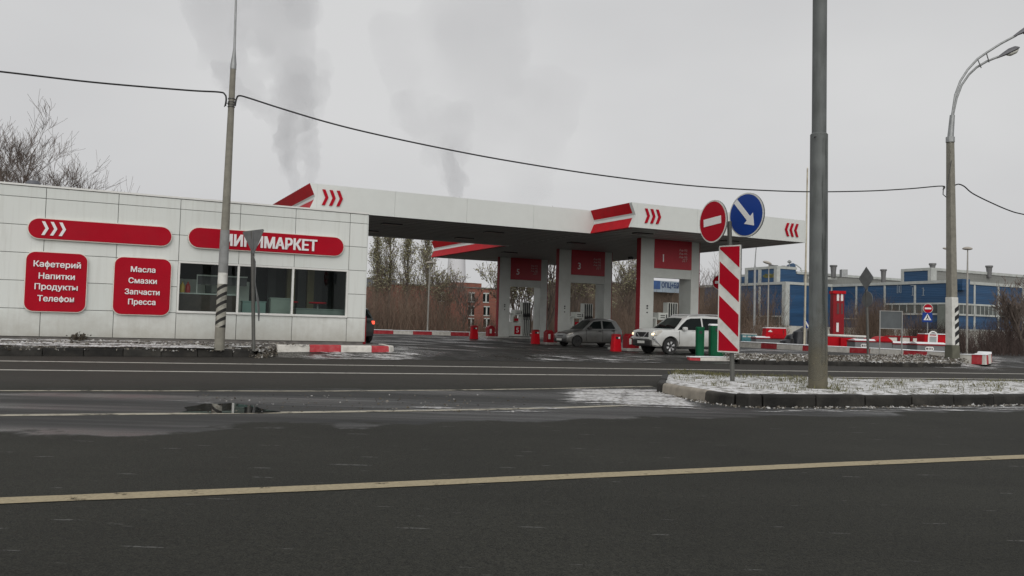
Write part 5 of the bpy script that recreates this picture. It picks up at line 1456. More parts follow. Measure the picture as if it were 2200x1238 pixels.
def stainmat():
    m, n, l, b = nt('pole run stain'); t = n.new('ShaderNodeTexCoord'); mp = n.new('ShaderNodeMapping'); mp.inputs['Scale'].default_value = (14, 14, .9); l.new(t.outputs['Object'], mp.inputs['Vector'])
    z = n.new('ShaderNodeTexNoise'); z.inputs['Scale'].default_value = 1; z.inputs['Detail'].default_value = 6; l.new(mp.outputs['Vector'], z.inputs['Vector'])
    q = n.new('ShaderNodeMapRange'); q.inputs['From Min'].default_value = .42; q.inputs['From Max'].default_value = .66; q.inputs['To Max'].default_value = .75; l.new(z.outputs['Fac'], q.inputs['Value']); l.new(q.outputs['Result'], b.inputs['Alpha'])
    b.inputs['Base Color'].default_value = (.045, .052, .048, 1); b.inputs['Roughness'].default_value = .8; return m
m = MB(); vs = []; N_ = 24
for i in range(N_ + 1):
    f = .10 + .88 * i / N_; c = b_.lerp(c_, f); rr_ = .166 + (.155 - .166) * f + .0022
    for k in range(7):
        a = R(-72 + 5.5 * (k - 3) * (1 + .5 * mnoise.noise(Vector((i * .45, k * .3, 2))))); vs.append((c.x + rr_ * math.cos(a), c.y + rr_ * math.sin(a), c.z))
m.add(vs, [(i * 7 + k, i * 7 + k + 1, (i + 1) * 7 + k + 1, (i + 1) * 7 + k) for i in range(N_) for k in range(6)]); m.build('run_stain', stainmat(), lt, fix=False, smooth=True)
bq = PD(1751, 295, BY - .155); m = MB(); m.lathe([(.018, -.02), (.018, .01)], bq, 8, 'y'); m.build('bolt', BLK, bp_)

# give way sign seen from behind, with a bent lower plate
b_ = PD(545.5, 740, 26.0); t_ = PD(542, 497, 25.95)
gw = thing('give_way_sign', b_, 'battered triangular sign seen from behind with a bent lower plate by the shop window', 'road sign')
m = MB(); m.tube([(b_.x, b_.y, b_.z - .2), tuple(PD(543, 560, 26.0)), tuple(t_)], [.055, .055, .05], 10); m.build('post', pmat('dull post steel', (.11, .11, .10), .6, .3, var=.2), gw, smooth=True)
T = sframe(PD(544, 514, 25.9), 27, R(4))
m = MB(T); m.prism([(-.415, .235), (-.37, .27), (.40, .27), (.43, .23), (.03, -.44), (-.03, -.44)], -.01, .012); m.build('triangle_back', GREYB, gw, bevel=.004)
m = MB(T); m.box(-.02, .02, -.3, .2, .012, .03); m.build('rail', GREYB, gw)
m = MB(); rr = []
for (x, y, w, tw) in ((544.5, 551, .03, 0), (547.5, 562, .12, .3), (548.5, 585, .16, .5), (548, 605, .14, .7), (550.5, 622, .10, .9), (554, 645, .20, 1.0), (556, 668, .28, .9), (556, 690, .20, .8)):
    c = PD(x, y, 25.85); dv = Vector((math.cos(tw + .6), -math.sin(tw + .6), 0))
    nn = Vector((-dv.y, dv.x, 0)) * .006
    rr.append([c - dv * w / 2 - nn, c + dv * w / 2 - nn, c + dv * w / 2 + nn, c - dv * w / 2 + nn])
m.ring_loft(rr); m.build('bent_plate', GREYB, gw)

# priority sign from behind on the right verge
b_ = PD(1865.5, 768, 36.5); t_ = PD(1861, 590, 36.5)
ps = thing('priority_sign', b_, 'diamond shaped priority sign seen from behind with a round sign below it', 'road sign')
m = MB(); m.tube([(b_.x, b_.y, b_.z - .15), tuple(t_)], .055, 10); m.build('post', pmat('dull post steel', (.11, .11, .10), .6, .3), ps, smooth=True)
T = sframe(PD(1861, 598, 36.42), 68)
m = MB(T); m.prism([(0, .49), (.40, .03), (.40, -.03), (0, -.49), (-.40, -.03), (-.40, .03)], -.01, .01); m.build('diamond_back', GREYB, ps, bevel=.004)
T = sframe(PD(1863.5, 643, 36.42), 74)
m = MB(T); m.prism(circ(.33, 26), -.01, .01); m.build('disc_back', GREYB, ps)
# grey board on two legs
bb = thing('notice_board', PD(1914, 766, 36.8), 'grey notice board seen from behind on two thin legs', 'board')
p0, p1 = PD(1890, 688, 36.8), PD(1937.5, 688, 36.8); zt_, zb_ = PD(1914, 668, 36.8).z, PD(1914, 707, 36.8).z
m = MB(); m.box(p0.x, p1.x, 36.79, 36.81, zb_, zt_); m.build('board_back', pmat('dark board back', (.075, .085, .09), .6, var=.15), bb)
m = MB()
for x in (p0.x, p1.x): m.box(x - .018, x + .018, 36.76, 36.80, .15, zt_)
m.box(p0.x + .018, p1.x - .018, 36.765, 36.785, zt_ - .03, zt_); m.box(p0.x + .018, p1.x - .018, 36.765, 36.785, zb_, zb_ + .03); m.build('board_frame', pmat('thin frame steel', (.28, .28, .27), .5, .4), bb)
# no entry sign with crossing sign
b_ = PD(1993, 752, 58); c_ = PD(1992.5, 663, 58)
ns = thing('no_entry_sign', b_, 'small no entry disc above a blue pedestrian crossing sign', 'road sign')
m = MB(); m.tube([(b_.x, b_.y, b_.z - .3), tuple(c_)], .04, 8); m.build('post', GREYM, ns, smooth=True)
T = sframe(c_ + Vector((0, -.08, 0)), 8)
f = disc(ns, 'no_entry', T, .32, RED); m = MB(T); m.box(-.21, .21, -.055, .055, .0115, .016); m.build('white_bar', WHT, f)
T = sframe(PD(1992.5, 682, 57.9), 8)
m = MB(T); m.prism(rrect(.64, .64, .03, 2), -.02, 0); f = m.build('crossing_face', BLUES, ns)
m = MB(T); m.prism([(0, .25), (.25, -.19), (-.25, -.19)], .002, .006); w_ = m.build('white_triangle', WHT, f)
m = MB(T); m.prism([(-.02, .10), (.03, .10), (.04, .0), (.10, -.15), (.06, -.16), (.0, -.05), (-.08, -.16), (-.12, -.15), (-.03, .0)], .0065, .01); m.prism(circ(.03, 10, 0, .135), .0065, .01); m.build('walking_figure', BLK, w_)
# second no entry sign half hidden by the striped plate
b_ = PD(1543, 735, 46); c_ = PD(1546, 607, 46)
ns = thing('no_entry_sign', PD(1546, 740, 46), 'no entry disc far behind, half hidden by the red striped plate', 'road sign')
m = MB(); m.tube([(c_.x, c_.y, .2), tuple(c_)], .04, 8); m.build('post', GREYM, ns, smooth=True)
T = sframe(c_ + Vector((0, -.08, 0)), 25)
f = disc(ns, 'no_entry', T, .40, RED); m = MB(T); m.box(-.26, .26, -.07, .07, .0115, .016); m.build('white_bar', WHT, f)
# flag pole
b_ = PD(1728, 744, 46); t_ = PD(1734.8, 364, 46)
fp = thing('flag_pole', b_, 'thin off-white flag pole right of the canopy end', 'flag pole')
m = MB(); m.tube([(b_.x, b_.y, b_.z - .15), tuple(t_)], [.060, .040], 10); m.build('pole', pmat('rusty white pole', (.50, .46, .36), .6, var=.2, dirt=(.22, .14, .08), damt=.7, dscale=2), fp, smooth=True)
m = MB(); m.lathe([(.03, 0), (.05, .04), (.03, .1), (.0, .12)], t_, 8); m.build('finial', CREAM, fp)

# small yard lamps
def yard_lamp(xb, yb, xt, yt, Y, label, r=.055, head=.40, tilt=.25, dish=True, dirx=-1):
    b_, t_ = PD(xb, yb, Y), PD(xt, yt, Y)
    o = thing('yard_lamp', b_, label, 'street lamp', 'slim lamps behind the station')
    m = MB(); m.tube([(b_.x, b_.y, b_.z - .3), tuple(b_.lerp(t_, .66)), tuple(t_)], [r, r * .95, r * .55], 8); m.build('lamp_post', pmat('pale lamp post', (.34, .33, .30), .6, .2, var=.1), o, smooth=True)
    m = MB(); c = t_ + Vector((dirx * head * .35, 0, .03))
    rings = []
    for z, q in ((-.10, .55), (-.05, .95), (.02, 1.0), (.12, .75), (.18, .25)):
        rings.append([c + Vector((math.cos(a) * head * q, math.sin(a) * head * .6 * q, z * head * 2.2 - math.cos(a) * dirx * head * q * -tilt)) for a in [2 * math.pi * k / 14 for k in range(14)]])
    m.ring_loft(rings); m.build('lamp_shade', pmat('lamp dish', (.36, .33, .29), .4, var=.1), o, smooth=True)
yard_lamp(1649, 724, 1652, 566, 68, 'slim lamp with a dish head in front of the blue corner building', head=.36)
yard_lamp(918, 716, 924, 566, 57, 'slim lamp with a dish head by the rear kerb, seen under the canopy', head=.28, dirx=-.3, tilt=0)
yard_lamp(2077, 760, 2079, 536, 45, 'slim lamp right of the tall concrete street lamp', head=.27, dirx=-.15, tilt=0)
yard_lamp(2040, 760, 2034, 536, 47, 'slim lamp mostly hidden behind the tall concrete street lamp', head=.17, dirx=-1, tilt=.2)
b_, t_ = PD(1620, 735, 80), PD(1625, 530, 80)
o = thing('street_lamp', b_, 'thin tall mast with a curved tip behind the striped plate', 'street lamp')
m = MB(); m.tube([(b_.x, b_.y, b_.z - .5), tuple(PD(1622, 575, 80)), tuple(PD(1622, 570, 80)), tuple(PD(1623.5, 545, 80)), tuple(t_)], [.12, .11, .06, .05, .04], 8); m.build('mast', GREYM, o, smooth=True)
m = MB(); m.tube([tuple(t_), tuple(PD(1626.5, 529, 80)), tuple(PD(1632, 528, 80))], [.04, .08, .06], 6); m.build('lamp_head', GREYM, o, smooth=True)

# ================================================================ gas corner on the right
def plinth(x0, x1, yt, yb, Y, label, lid=False, labels=()):
    a, b = PD(x0, yb, Y), PD(x1, yb, Y); zt_ = PD((x0 + x1) / 2, yt, Y).z; zb_ = min(a.z, b.z) - .3
    o = thing('concrete_plinth', ((a.x + b.x) / 2, Y, zb_ + .3), label, 'plinth', 'low grey plinths behind the snowy kerb')
    m = MB(); m.box(a.x, b.x, Y, Y + 1.1, zb_, zt_); m.build('plinth_block', pmat('grey plinth', (.17, .175, .18), .8, var=.1, dirt=(.10, .10, .10), damt=.5), o, bevel=.02)
    m = MB(); m.box(a.x - .02, b.x + .02, Y - .03, Y + 1.13, zt_ - .06, zt_ + .005); m.build('red_edge', REDD, o)
    m = MB(); m.ring_loft([rr2 for rr2 in [[(a.x + .02 + i, Y + j, zt_ + k) for i, j, k in ((0, -.01, .006), (0, .4, .10), (0, 1.1, .006))], [(b.x - .02 + i, Y + j, zt_ + k) for i, j, k in ((0, -.01, .006), (0, .4, .09), (0, 1.1, .006))]]]); m.build('snow_cap', SNOW, o)
    if lid:
        l0, l1 = PD(lid[0], yt, Y).x, PD(lid[1], yt, Y).x; n_ = 10
        pts = [(l0 + (l1 - l0) * k / n_, zt_ + .02 + .24 * math.sin(math.pi * k / n_)) for k in range(n_ + 1)]
        m = MB(); m.prism(pts + [(l1, zt_), (l0, zt_)], Y - .06, Y + .9, 'y'); m.build('red_lid', REDB, o)
    for lx in labels:
        c = PD(lx, (yt + yb) / 2 + 1, Y); T = face_u(0, 0, 0); T = frame(Vector((c.x, Y - .012, c.z)), Vector((1, 0, 0)), Vector((0, 0, 1)), Vector((0, -1, 0)))
        m = MB(T); m.prism(rrect(.42, .19, .09, 4), -.01, .0); lb = m.build('label_plate', WHT, o)
        m = MB(T); m.prism(circ(.055, 12, -.12, 0), .001, .004); m.box(-.04, .0, -.05, .05, .001, .004); m.box(.03, .07, -.05, .05, .001, .004); m.box(.10, .15, -.05, .03, .001, .004); m.build('label_print', pmat('label print', (.10, .08, .08), .6), lb)
    return o
plinth(1624, 1692, 726.5, 741, 52.5, 'grey plinth with a red lid under the red cabinet', lid=(1655, 1692))
plinth(1719, 1797, 728.5, 746, 49, 'grey plinth mostly hidden behind the thick steel pole', lid=(1757, 1796))
plinth(1837, 1917, 733, 751, 44.5, 'grey plinth with a red lid and a white label behind the diamond sign', lid=(1882, 1917), labels=(1858,))
plinth(1917.5, 1970, 738, 754, 44.5, 'bluish grey plinth behind the legs of the notice board')
plinth(1970.5, 2037, 740, 757, 41.5, 'grey plinth with a white label in front of the white tube frame', labels=(1997,))
def cabinet(x0, x1, yt, yb, Y, label, mat, cat, taper=.0, name='cabinet', extra=None, depth=.8):
    a, b = PD(x0, yb, Y), PD(x1, yb, Y); zt_ = PD((x0 + x1) / 2, yt, Y).z; zb_ = min(a.z, b.z) - .15
    o = thing(name, ((a.x + b.x) / 2, Y, zb_ + .15), label, cat)
    m = MB(); m.prism([(a.x, zb_), (b.x, zb_), (b.x - taper, zt_), (a.x + taper, zt_)], Y, Y + depth, 'y'); m.build('cabinet_body', mat, o, bevel=.02)
    return o, a.x, b.x, zb_, zt_
o, xa, xb, z0, z1 = cabinet(1644, 1691, 706, 730, 52.8, 'bright red cabinet with a snowy top standing on a grey plinth', REDB, 'cabinet', .06)
m = MB(); m.box(xa + .05, xb - .05, 52.78, 53.6, z1 + .003, z1 + .06); m.build('snow_cap', SNOW, o, bevel=.02)
m = MB(); m.box(xa + .18, xa + .42, 52.785, 52.797, z1 - .22, z1 - .16); m.box(xa + .25, xa + .36, 52.785, 52.797, z1 - .16, z1 - .10); m.build('white_mark', WHT, o)
m = MB(); m.box(xb - .24, xb - .22, 52.785, 52.797, z0 + .2, z1 - .05); m.build('door_gap', BLK, o)
# red tower
o, xa, xb, z0, z1 = cabinet(1789, 1813, 627, 745, 52, 'tall narrow dark red column cabinet with two pale windows near its top', REDD, 'cabinet', name='column_cabinet', depth=.5)
m = MB(); m.box(xa - .05, xb + .05, 51.9, 52.55, z1 - .12, z1 + .05); m.build('top_cap', REDB, o)
for q in (.22, .58):
    m = MB(); m.box(xa + q * (xb - xa) + .06, xa + q * (xb - xa) + .20, 51.98, 51.998, z1 - .55, z1 - .14); m.build('pale_window', WHT, o)
m = MB(); m.box(xa + .20, xa + .34, 51.98, 51.998, z0 + 1.05, z0 + 1.6); m.build('notice', WHT, o)
m = MB(); m.box(xa + .22, xa + .36, 51.985, 51.9985, z1 - 1.35, z1 - .7); m.box(xb - .2, xb - .08, 51.985, 51.9985, z1 - 1.35, z1 - .7); m.build('dark_panel', pmat('dark maroon', (.10, .02, .02), .5), o)
# red tank behind the diamond sign and white barrier bar
o, xa, xb, z0, z1 = cabinet(1806, 1838, 726, 749, 48.0, 'open topped bright red box beside the white barrier bar', REDB, 'box', name='sand_box')
m = MB(); m.box(xa + .05, xb - .05, 48.1, 48.7, z1 + .002, z1 + .04); m.build('dark_content', BLK, o)
o, xa, xb, z0, z1 = cabinet(1776, 1805, 722, 748, 48.2, 'bright red box touching the right side of the thick steel pole', REDB, 'box', name='sand_box')
b0_, b1_ = PD(1770, 720, 46.5), PD(1860, 724, 46.5)
br = thing('barrier', (b1_.x, b1_.y, .4), 'horizontal white barrier bar above the red boxes', 'barrier')
m = MB(); m.tube([tuple(b0_), tuple(b1_)], .07, 10); m.build('barrier_bar', WHD, br, smooth=True)
m = MB(); m.box(b1_.x - .12, b1_.x, b1_.y - .06, b1_.y + .06, .3, b1_.z - .05); m.build('barrier_post', REDD, br)
# red frame with three cream panels
p0, p1 = PD(1904, 728, 49), PD(1985, 733, 49); zt_ = PD(1945, 722, 49).z; zb_ = PD(1945, 740, 49).z
fb = thing('panel_fence', ((p0.x + p1.x) / 2, 49, .3), 'low red frame holding three cream panels', 'fence')
m = MB(); m.box(p0.x, p1.x, 48.98, 49.06, zt_ - .08, zt_); m.box(p0.x, p1.x, 48.98, 49.06, zb_, zb_ + .1)
for k in range(4): x = p0.x + (p1.x - p0.x) * k / 3; m.box(x - .05, x + .05, 48.96, 49.08, 0, zt_ + .003)
m.build('red_frame', REDD, fb)
for k in range(3):
    x = p0.x + (p1.x - p0.x) * k / 3; m = MB(); m.box(x + .1, x + (p1.x - p0.x) / 3 - .1, 49.0, 49.04, zb_ + .13, zt_ - .12); m.build('cream_panel', CREAM, fb)
# red cabinet with white tube frame
o, xa, xb, z0, z1 = cabinet(1984, 2040, 719, 745, 43.5, 'bright red cabinet behind the white tube frame, left of the tall street lamp', REDB, 'cabinet', .05)
m = MB(); m.box(xa + .05, xb - .05, 43.45, 44.2, z1 + .003, z1 + .05); m.build('snow_cap', SNOW, o)
a, b = PD(1994, 741, 42.6), PD(2013, 741, 42.6); zt_ = PD(2004, 713, 42.6).z
tf = thing('tube_frame', (a.lerp(b, .5).x, 42.6, a.z - .1), 'white rounded tube frame with a grey panel in front of the red cabinet', 'frame')
m = MB(); m.tube([(a.x, 42.6, a.z - .25), (a.x + .03, 42.6, zt_ - .18), (a.x + .09, 42.6, zt_ - .05), (a.x + .2, 42.6, zt_), (b.x - .15, 42.6, zt_), (b.x - .05, 42.6, zt_ - .05), (b.x, 42.6, zt_ - .18), (b.x - .02, 42.6, a.z - .25)], .035, 8); m.tube([(a.x + .03, 42.6, zt_ - .22), (b.x, 42.6, zt_ - .22)], .03, 8); m.build('tube', WHT, tf, smooth=True)
m = MB(); m.box(a.x + .04, b.x - .04, 42.59, 42.62, a.z - .1, zt_ - .26); m.build('grey_panel', pmat('grey panel', (.30, .32, .32), .6), tf)
# dark tarpaulin heap and teal crates
c = PD(1712, 735, 49)
m = MB()
for k in range(5):
    q = c + Vector((-.55 + .32 * k, .2 * (k % 2), 0)); h = (.25, .55, .8, .95, .9)[k]
    m.lathe([(.42, -.3), (.40, h * .5), (.30, h * .85), (.08, h)], (q.x, q.y, q.z - .1), 9)
tag(m.build('tarpaulin', pmat('black tarpaulin', (.016, .018, .022), .4, var=.3), smooth=True), 'black tarpaulin heap left of the flag pole foot', 'tarpaulin')
o, xa, xb, z0, z1 = cabinet(1700, 1708, 728, 742, 47, 'small black rubbish sack by the red lidded plinth', BLK, 'sack', .06, 'rubbish_sack', depth=.3)
o, xa, xb, z0, z1 = cabinet(1594, 1626, 719, 736, 56, 'stack of teal and white bottle crates left of the grey plinths', pmat('teal crate', (.06, .22, .25), .5, var=.4, scale=4), 'crate', .0, 'crate_stack')
m = MB()
for k in range(3): m.box(xa + (xb - xa) * k / 3 + .04, xa + (xb - xa) * (k + 1) / 3 - .05, 55.985, 55.998, z1 - .18, z1 - .08)
m.box(xa, xb, 55.98, 56.8, z1 + .003, z1 + .06); m.build('pale_band', WHD, o)
# blue sign partly hidden by the thick pole
b_ = PD(1733, 745, 48); c_ = PD(1733, 697, 48)
o = thing('crossing_sign', b_, 'blue sign with a white diagonal behind the foot of the flag pole', 'road sign')
m = MB(); m.tube([(b_.x, b_.y, b_.z - .3), tuple(c_)], .035, 8); m.build('post', GREYM, o)
T = sframe(c_ + Vector((0, -.06, 0)), 20); m = MB(T); m.prism(rrect(.42, .42, .03, 2), -.02, 0); f = m.build('blue_face', BLUES, o)
m = MB(T); m.prism([(-.14, .18), (-.05, .18), (.16, -.18), (.06, -.18)], .002, .006); m.build('white_diagonal', WHT, f)
# ================================================================ buildings behind
def corrugated(name, col, per=.25, axis=2, var=.25):
    m, n, l, b = nt(name)
    t = n.new('ShaderNodeTexCoord'); sx = n.new('ShaderNodeSeparateXYZ'); l.new(t.outputs['Object'], sx.inputs[0])
    def M(op, a, bb):
        x = n.new('ShaderNodeMath'); x.operation = op
        for i, q in enumerate((a, bb)):
            if isinstance(q, (int, float)): x.inputs[i].default_value = q
            else: l.new(q, x.inputs[i])
        return x.outputs[0]
    if axis == 2: c = sx.outputs[2]
    else: c = M('ADD', M('MULTIPLY', sx.outputs[0], .75), M('MULTIPLY', sx.outputs[1], .65))
    w = M('PINGPONG', c, per)
    z = n.new('ShaderNodeTexNoise'); z.inputs['Scale'].default_value = .35; z.inputs['Detail'].default_value = 7
    mp = n.new('ShaderNodeMapping'); mp.inputs['Scale'].default_value = (.4, .4, 5); l.new(t.outputs['Object'], mp.inputs['Vector']); l.new(mp.outputs['Vector'], z.inputs['Vector'])
    r = n.new('ShaderNodeValToRGB'); r.color_ramp.elements[0].position = .3; r.color_ramp.elements[1].position = .7
    r.color_ramp.elements[0].color = rgb([x * (1 - var) for x in col]); r.color_ramp.elements[1].color = rgb([x * (1 + var) for x in col]); l.new(z.outputs['Fac'], r.inputs['Fac'])
    l.new(r.outputs['Color'], b.inputs['Base Color']); b.inputs['Roughness'].default_value = .5
    bp = n.new('ShaderNodeBump'); bp.inputs['Strength'].default_value = 1; bp.inputs['Distance'].default_value = .12
    l.new(w, bp.inputs['Height']); l.new(bp.outputs['Normal'], b.inputs['Normal'])
    return m
BLUEW = corrugated('blue corrugated cladding', (.016, .062, .142), .10)
GREYW = corrugated('grey corrugated cladding', (.20, .205, .19), .3, 0, .15)
TRW = pmat('white factory trim', (.42, .44, .42), .6, var=.12, scale=1.5, dirt=(.30, .30, .27), damt=.6)
GLZ = pmat('factory glazing', (.075, .085, .08), .35, var=.35, scale=.8)
u1, v1, u2, v2 = 80.1, 83.1, 88.2, 65.9
zt = PV(1691, 611, v1)[1]; zb1 = PV(1691, 700, v1)[1]
fac = thing('factory', W(u2, v2, .0), 'long blue factory with white trim, window bands and set back upper floors', 'factory')
m = MB(TUV)
m.prism([(u1, v1 + .0), (u2, v1), (u2, v2), (132, v2), (132, 150), (u1, 150)], zb1, zt, 'z')
m.build('blue_wall', BLUEW, fac)
m = MB(TUV); m.prism([(u1 - .05, v1 - .05), (u2 - .05, v1 - .05), (u2 - .05, v2 - .05), (132.05, v2 - .05), (132.05, 150), (u1 - .05, 150)], -1.0, zb1 - .002, 'z')
m.build('pale_plinth', pmat('factory plinth', (.45, .44, .40), .8, var=.12, dirt=(.22, .20, .17), damt=.6), fac)
m = MB(TUV); ch = .34
m.box(u1 - .12, u1 + .3, v1 - .12, 150, zt, zt + ch); m.box(u1 + .3, u2 - .12, v1 - .12, v1 + .3, zt, zt + ch); m.box(u2 - .12, u2 + .3, v2 - .12, v1 - .12, zt, zt + ch); m.box(u2 + .3, 132.1, v2 - .12, v2 + .3, zt, zt + ch)
m.build('roof_trim', TRW, fac)
m = MB(TUV); m.prism([(u1 + .1, v1 + .1), (u2 + .1, v1 + .1), (u2 + .1, v2 + .1), (132, v2 + .1), (132, 150), (u1 + .1, 150)], zt + .1, zt + .2, 'z'); m.build('roof', PLIN, fac)
def pil_u(px, u, ya, yb, w=.28):   # vertical trim on a face of constant u
    v = PU(px, (ya + yb) / 2, u)[0]; za, zb = PU(px, yb, u)[1], PU(px, ya, u)[1]
    m = MB(TUV); m.box(u - .07, u + .05, v - w / 2, v + w / 2, za, zb); m.build('pilaster', TRW, fac)
def pil_v(px, v, ya, yb, w=.28):
    u = PV(px, (ya + yb) / 2, v)[0]; za, zb = PV(px, yb, v)[1], PV(px, ya, v)[1]
    m = MB(TUV); m.box(u - w / 2, u + w / 2, v - .07, v + .05, za, zb); m.build('pilaster', TRW, fac)
m = MB(TUV); m.box(u1 - .15, u1 + .55, v1 - .15, v1 + .5, zb1, zt - .003); m.build('pilaster', TRW, fac)
pil_u(1632, u1, 616, 695, .35); pil_v(1786, v1, 616, 700, .25)
for px in (1840, 1901, 1966): pil_u(px, u2, 613, 676, .26)
for px in (2093, 2144.5, 2197, 2260): pil_v(px, v2, 611, 708, .28)
m = MB(TUV); m.box(u2 - .1, u2 + .3, v2 - .1, v2 + .3, zb1, zt - .003); m.build('pilaster', TRW, fac)
# window bands
def zU(px, py, u): return PU(px, py, u)[1]
za, zb = zU(1965, 675, u2), zU(1965, 653, u2)
va, vb = PU(2033, 660, u2)[0], PU(1903, 660, u2)[0]
m = MB(TUV); m.box(u2 - .04, u2 + .05, va, vb, za, zb); m.box(u2 + .4, 132, v2 - .04, v2 + .05, za, zb)
vl0 = PU(1687, 690, u1)[0]
m.box(u1 - .04, u1 + .05, vl0 + .2, 149, zU(1640, 700, u1), zU(1640, 680, u1))
gz_ = m.build('window_band', GLZ, fac)
m = MB(TUV)
for z in (za, zb): m.box(u2 - .12, u2 - .04, va, vb, z - .10, z + .10); m.box(u2 + .0, 132, v2 - .12, v2 - .04, z - .10, z + .10)
zz = zU(1640, 679.5, u1); m.box(u1 - .12, u1 - .04, vl0 + .2, 149, zz - .08, zz + .08)
m.box(u2 + .0, 132, v2 - .12, v2 - .055, zb1 - .1, zb1 + .10)
zz = zU(1840, 685, u2); m.box(u2 - .12, u2 - .055, PU(1896, 660, u2)[0], v1 - .2, zz - .06, zz + .06)
m.build('window_sill', TRW, gz_)
m = MB(TUV); v = va
while v < vb: m.box(u2 - .07, u2 - .04, v - .04, v + .04, za + .1, zb - .1); v += 1.05
u = u2 + .9
while u < 131: m.box(u - .04, u + .04, v2 - .07, v2 - .04, za + .1, zb - .1); u += .75
v = vl0 + 1
while v < 149: m.box(u1 - .07, u1 - .04, v - .05, v + .05, zU(1640, 700, u1), zU(1640, 680, u1)); v += 1.4
m.build('mullion', TRW, gz_)
# upper floors
uA = 83.0; vA = PU(1669, 600, uA)[0]; zA = PU(1669, 577, uA)[1]; zA2 = PV(1700, 588, vA)[1]
vA2 = PU(1602, 600, uA)[0]
m = MB(TUV); m.box(uA, uA + 3.4, vA, vA2, zt + .2, zA); m.build('upper_floor', BLUEW, fac)
m = MB(TUV); m.box(uA - .1, uA + 3.5, vA - .1, vA2 + .1, zA, zA + .35)
for v in (vA + .2, vA2 - .2, (vA * .47 + vA2 * .53)): m.box(uA - .1, uA + .1, v - .28, v + .28, zt + .2, zA - .003)
m.box(uA + .1, uA + .5, vA - .1, vA + .1, zt + .2, zA - .003)
m.build('upper_trim', TRW, fac)
# olive faded letters on the left upper block: unreadable strokes
m = MB(TUV)
for k in range(7):
    v = PU(1641 + 2.9 * k, 593, uA)[0]; m.box(uA - .03, uA - .004, v - .5, v - .2, PU(1650, 597, uA)[1], PU(1650, 588 + (k % 3), uA)[1])
    if k % 2: m.box(uA - .03, uA - .004, v - .2, v + .4, PU(1650, 592 + k % 3, uA)[1] - .12, PU(1650, 592 + k % 3, uA)[1] + .12)
m.build('faded_lettering', pmat('olive lettering', (.16, .15, .04), .7, var=.3), fac)
uA3 = PV(1727, 598, vA)[0]
m = MB(TUV); m.box(uA + 3.42, uA3, vA + .02, vA + 12, zt + .2, zA2); m.build('upper_floor', BLUEW, fac)
m = MB(TUV); m.box(uA3 + .003, 150, vA + .02, vA + 12, zt + .2, zA2); m.build('upper_floor', GREYW, fac)
m = MB(TUV); m.box(uA + 3.52, 150, vA - .12, vA + 12, zA2 + .003, zA2 + .35); m.build('upper_trim', TRW, fac)
uB = 91.0; vB = PU(2000, 600, uB)[0]; zB = PU(2000, 581, uB)[1]; vB2 = PU(1938, 600, uB)[0]
m = MB(TUV); m.box(uB, uB + 1.0, vB, vB2, zt + .2, zB); m.build('upper_floor', BLUEW, fac)
m = MB(TUV); m.box(uB + 1.003, 140, vB + .02, vB2, zt + .2, zB); m.build('upper_floor', GREYW, fac)
m = MB(TUV); m.box(uB - .1, 140, vB - .1, vB2 + .1, zB, zB + .33); m.box(uB - .1, uB + .9, vB - .1, vB + .1, zt + .2, zB - .003); m.box(uB - .1, uB + .1, vB2 - .3, vB2 + .1, zt + .2, zB - .003); m.box(uB - .1, uB + .1, vB + .1, vB + .35, zt + .2, zB - .003); m.build('upper_trim', TRW, fac)
# far left upper strip of the factory
m = MB(TUV); m.box(84, 100, 128, 160, zt + .2, PU(1520, 597, 84)[1]); m.build('upper_floor', BLUEW, fac)
m = MB(TUV); m.box(83.9, 100, 127.9, 160, PU(1520, 597, 84)[1] + .003, PU(1520, 594, 84)[1]); m.build('upper_trim', TRW, fac)
# outline marks on the blue wall
m = MB(TUV)
def mark(px, py, strokes):
    v0, z0 = PU(px, py, u2); s = .33
    for (x0, y0, x1, y1) in strokes:          # x to the right of the picture = -v
        m.box(u2 - .05, u2 - .005, v0 - x0 * s, v0 - x1 * s, z0 + y0 * s, z0 + y1 * s)
mark(1932, 624, [(-.9, -1, -.75, 2), (.75, -1, .9, 2), (-.75, 1.85, .75, 2), (-.1, -.8, .15, 1.6), (-.75, -1, -.3, -.85), (.3, -1, .75, -.85)])
mark(1961, 625, [(-.8, 1.75, .9, 2), (.72, -1.6, .9, 1.75), (-.1, -1.6, .1, 1.2), (-.5, -1.75, .9, -1.6)])
mark(1984, 626, [(-.1, -1.4, .1, 1.3), (-.6, 1.0, -.1, 1.15), (-.6, -1.55, .6, -1.4), (.1, .3, .6, .45)])
m.build('wall_mark', pmat('faded wall mark', (.26, .30, .33), .7), fac)
# door, boxed unit, roof plant
vd0, vd1 = PU(2036, 680, u2)[0], PU(2018, 680, u2)[0]
m = MB(TUV); m.box(u2 - .35, u2 + .05, vd0, vd1, zU(2026, 707, u2), zU(2026, 656, u2)); m.build('grey_door', pmat('grey green door', (.15, .165, .145), .6, var=.1), fac)
ua_, zq0 = PV(2054, 624, v2); ub_, zq1 = PV(2070, 601, v2)
m = MB(TUV); m.box(ua_, ub_, v2 - .8, v2 - .14, zq0, zq1); m.build('wall_unit', BLUEW, fac)
def vent(px, yt, yb, Y, w, label_part='roof_vent'):
    a, b = PD(px, yb, Y), PD(px, yt, Y)
    m.lathe([(w * .72, a.z - .5), (w * .72, a.z + (b.z - a.z) * .2), (w * .85, b.z - .25), (w * 1.05, b.z - .2), (w * 1.05, b.z)], (a.x, a.y, 0), 12)
for px, yt, yb, Y, w in ((1790.5, 570, 588, 118, .48), (1898, 579, 600, 118, .42), (2003.5, 566, 578, 108, .42), (2125, 571, 588, 108, .42)):
    m = MB(); vent(px, yt, yb, Y, w); m.build('roof_vent', pmat('roof vent grey', (.15, .15, .15), .6, .2), fac, smooth=True)
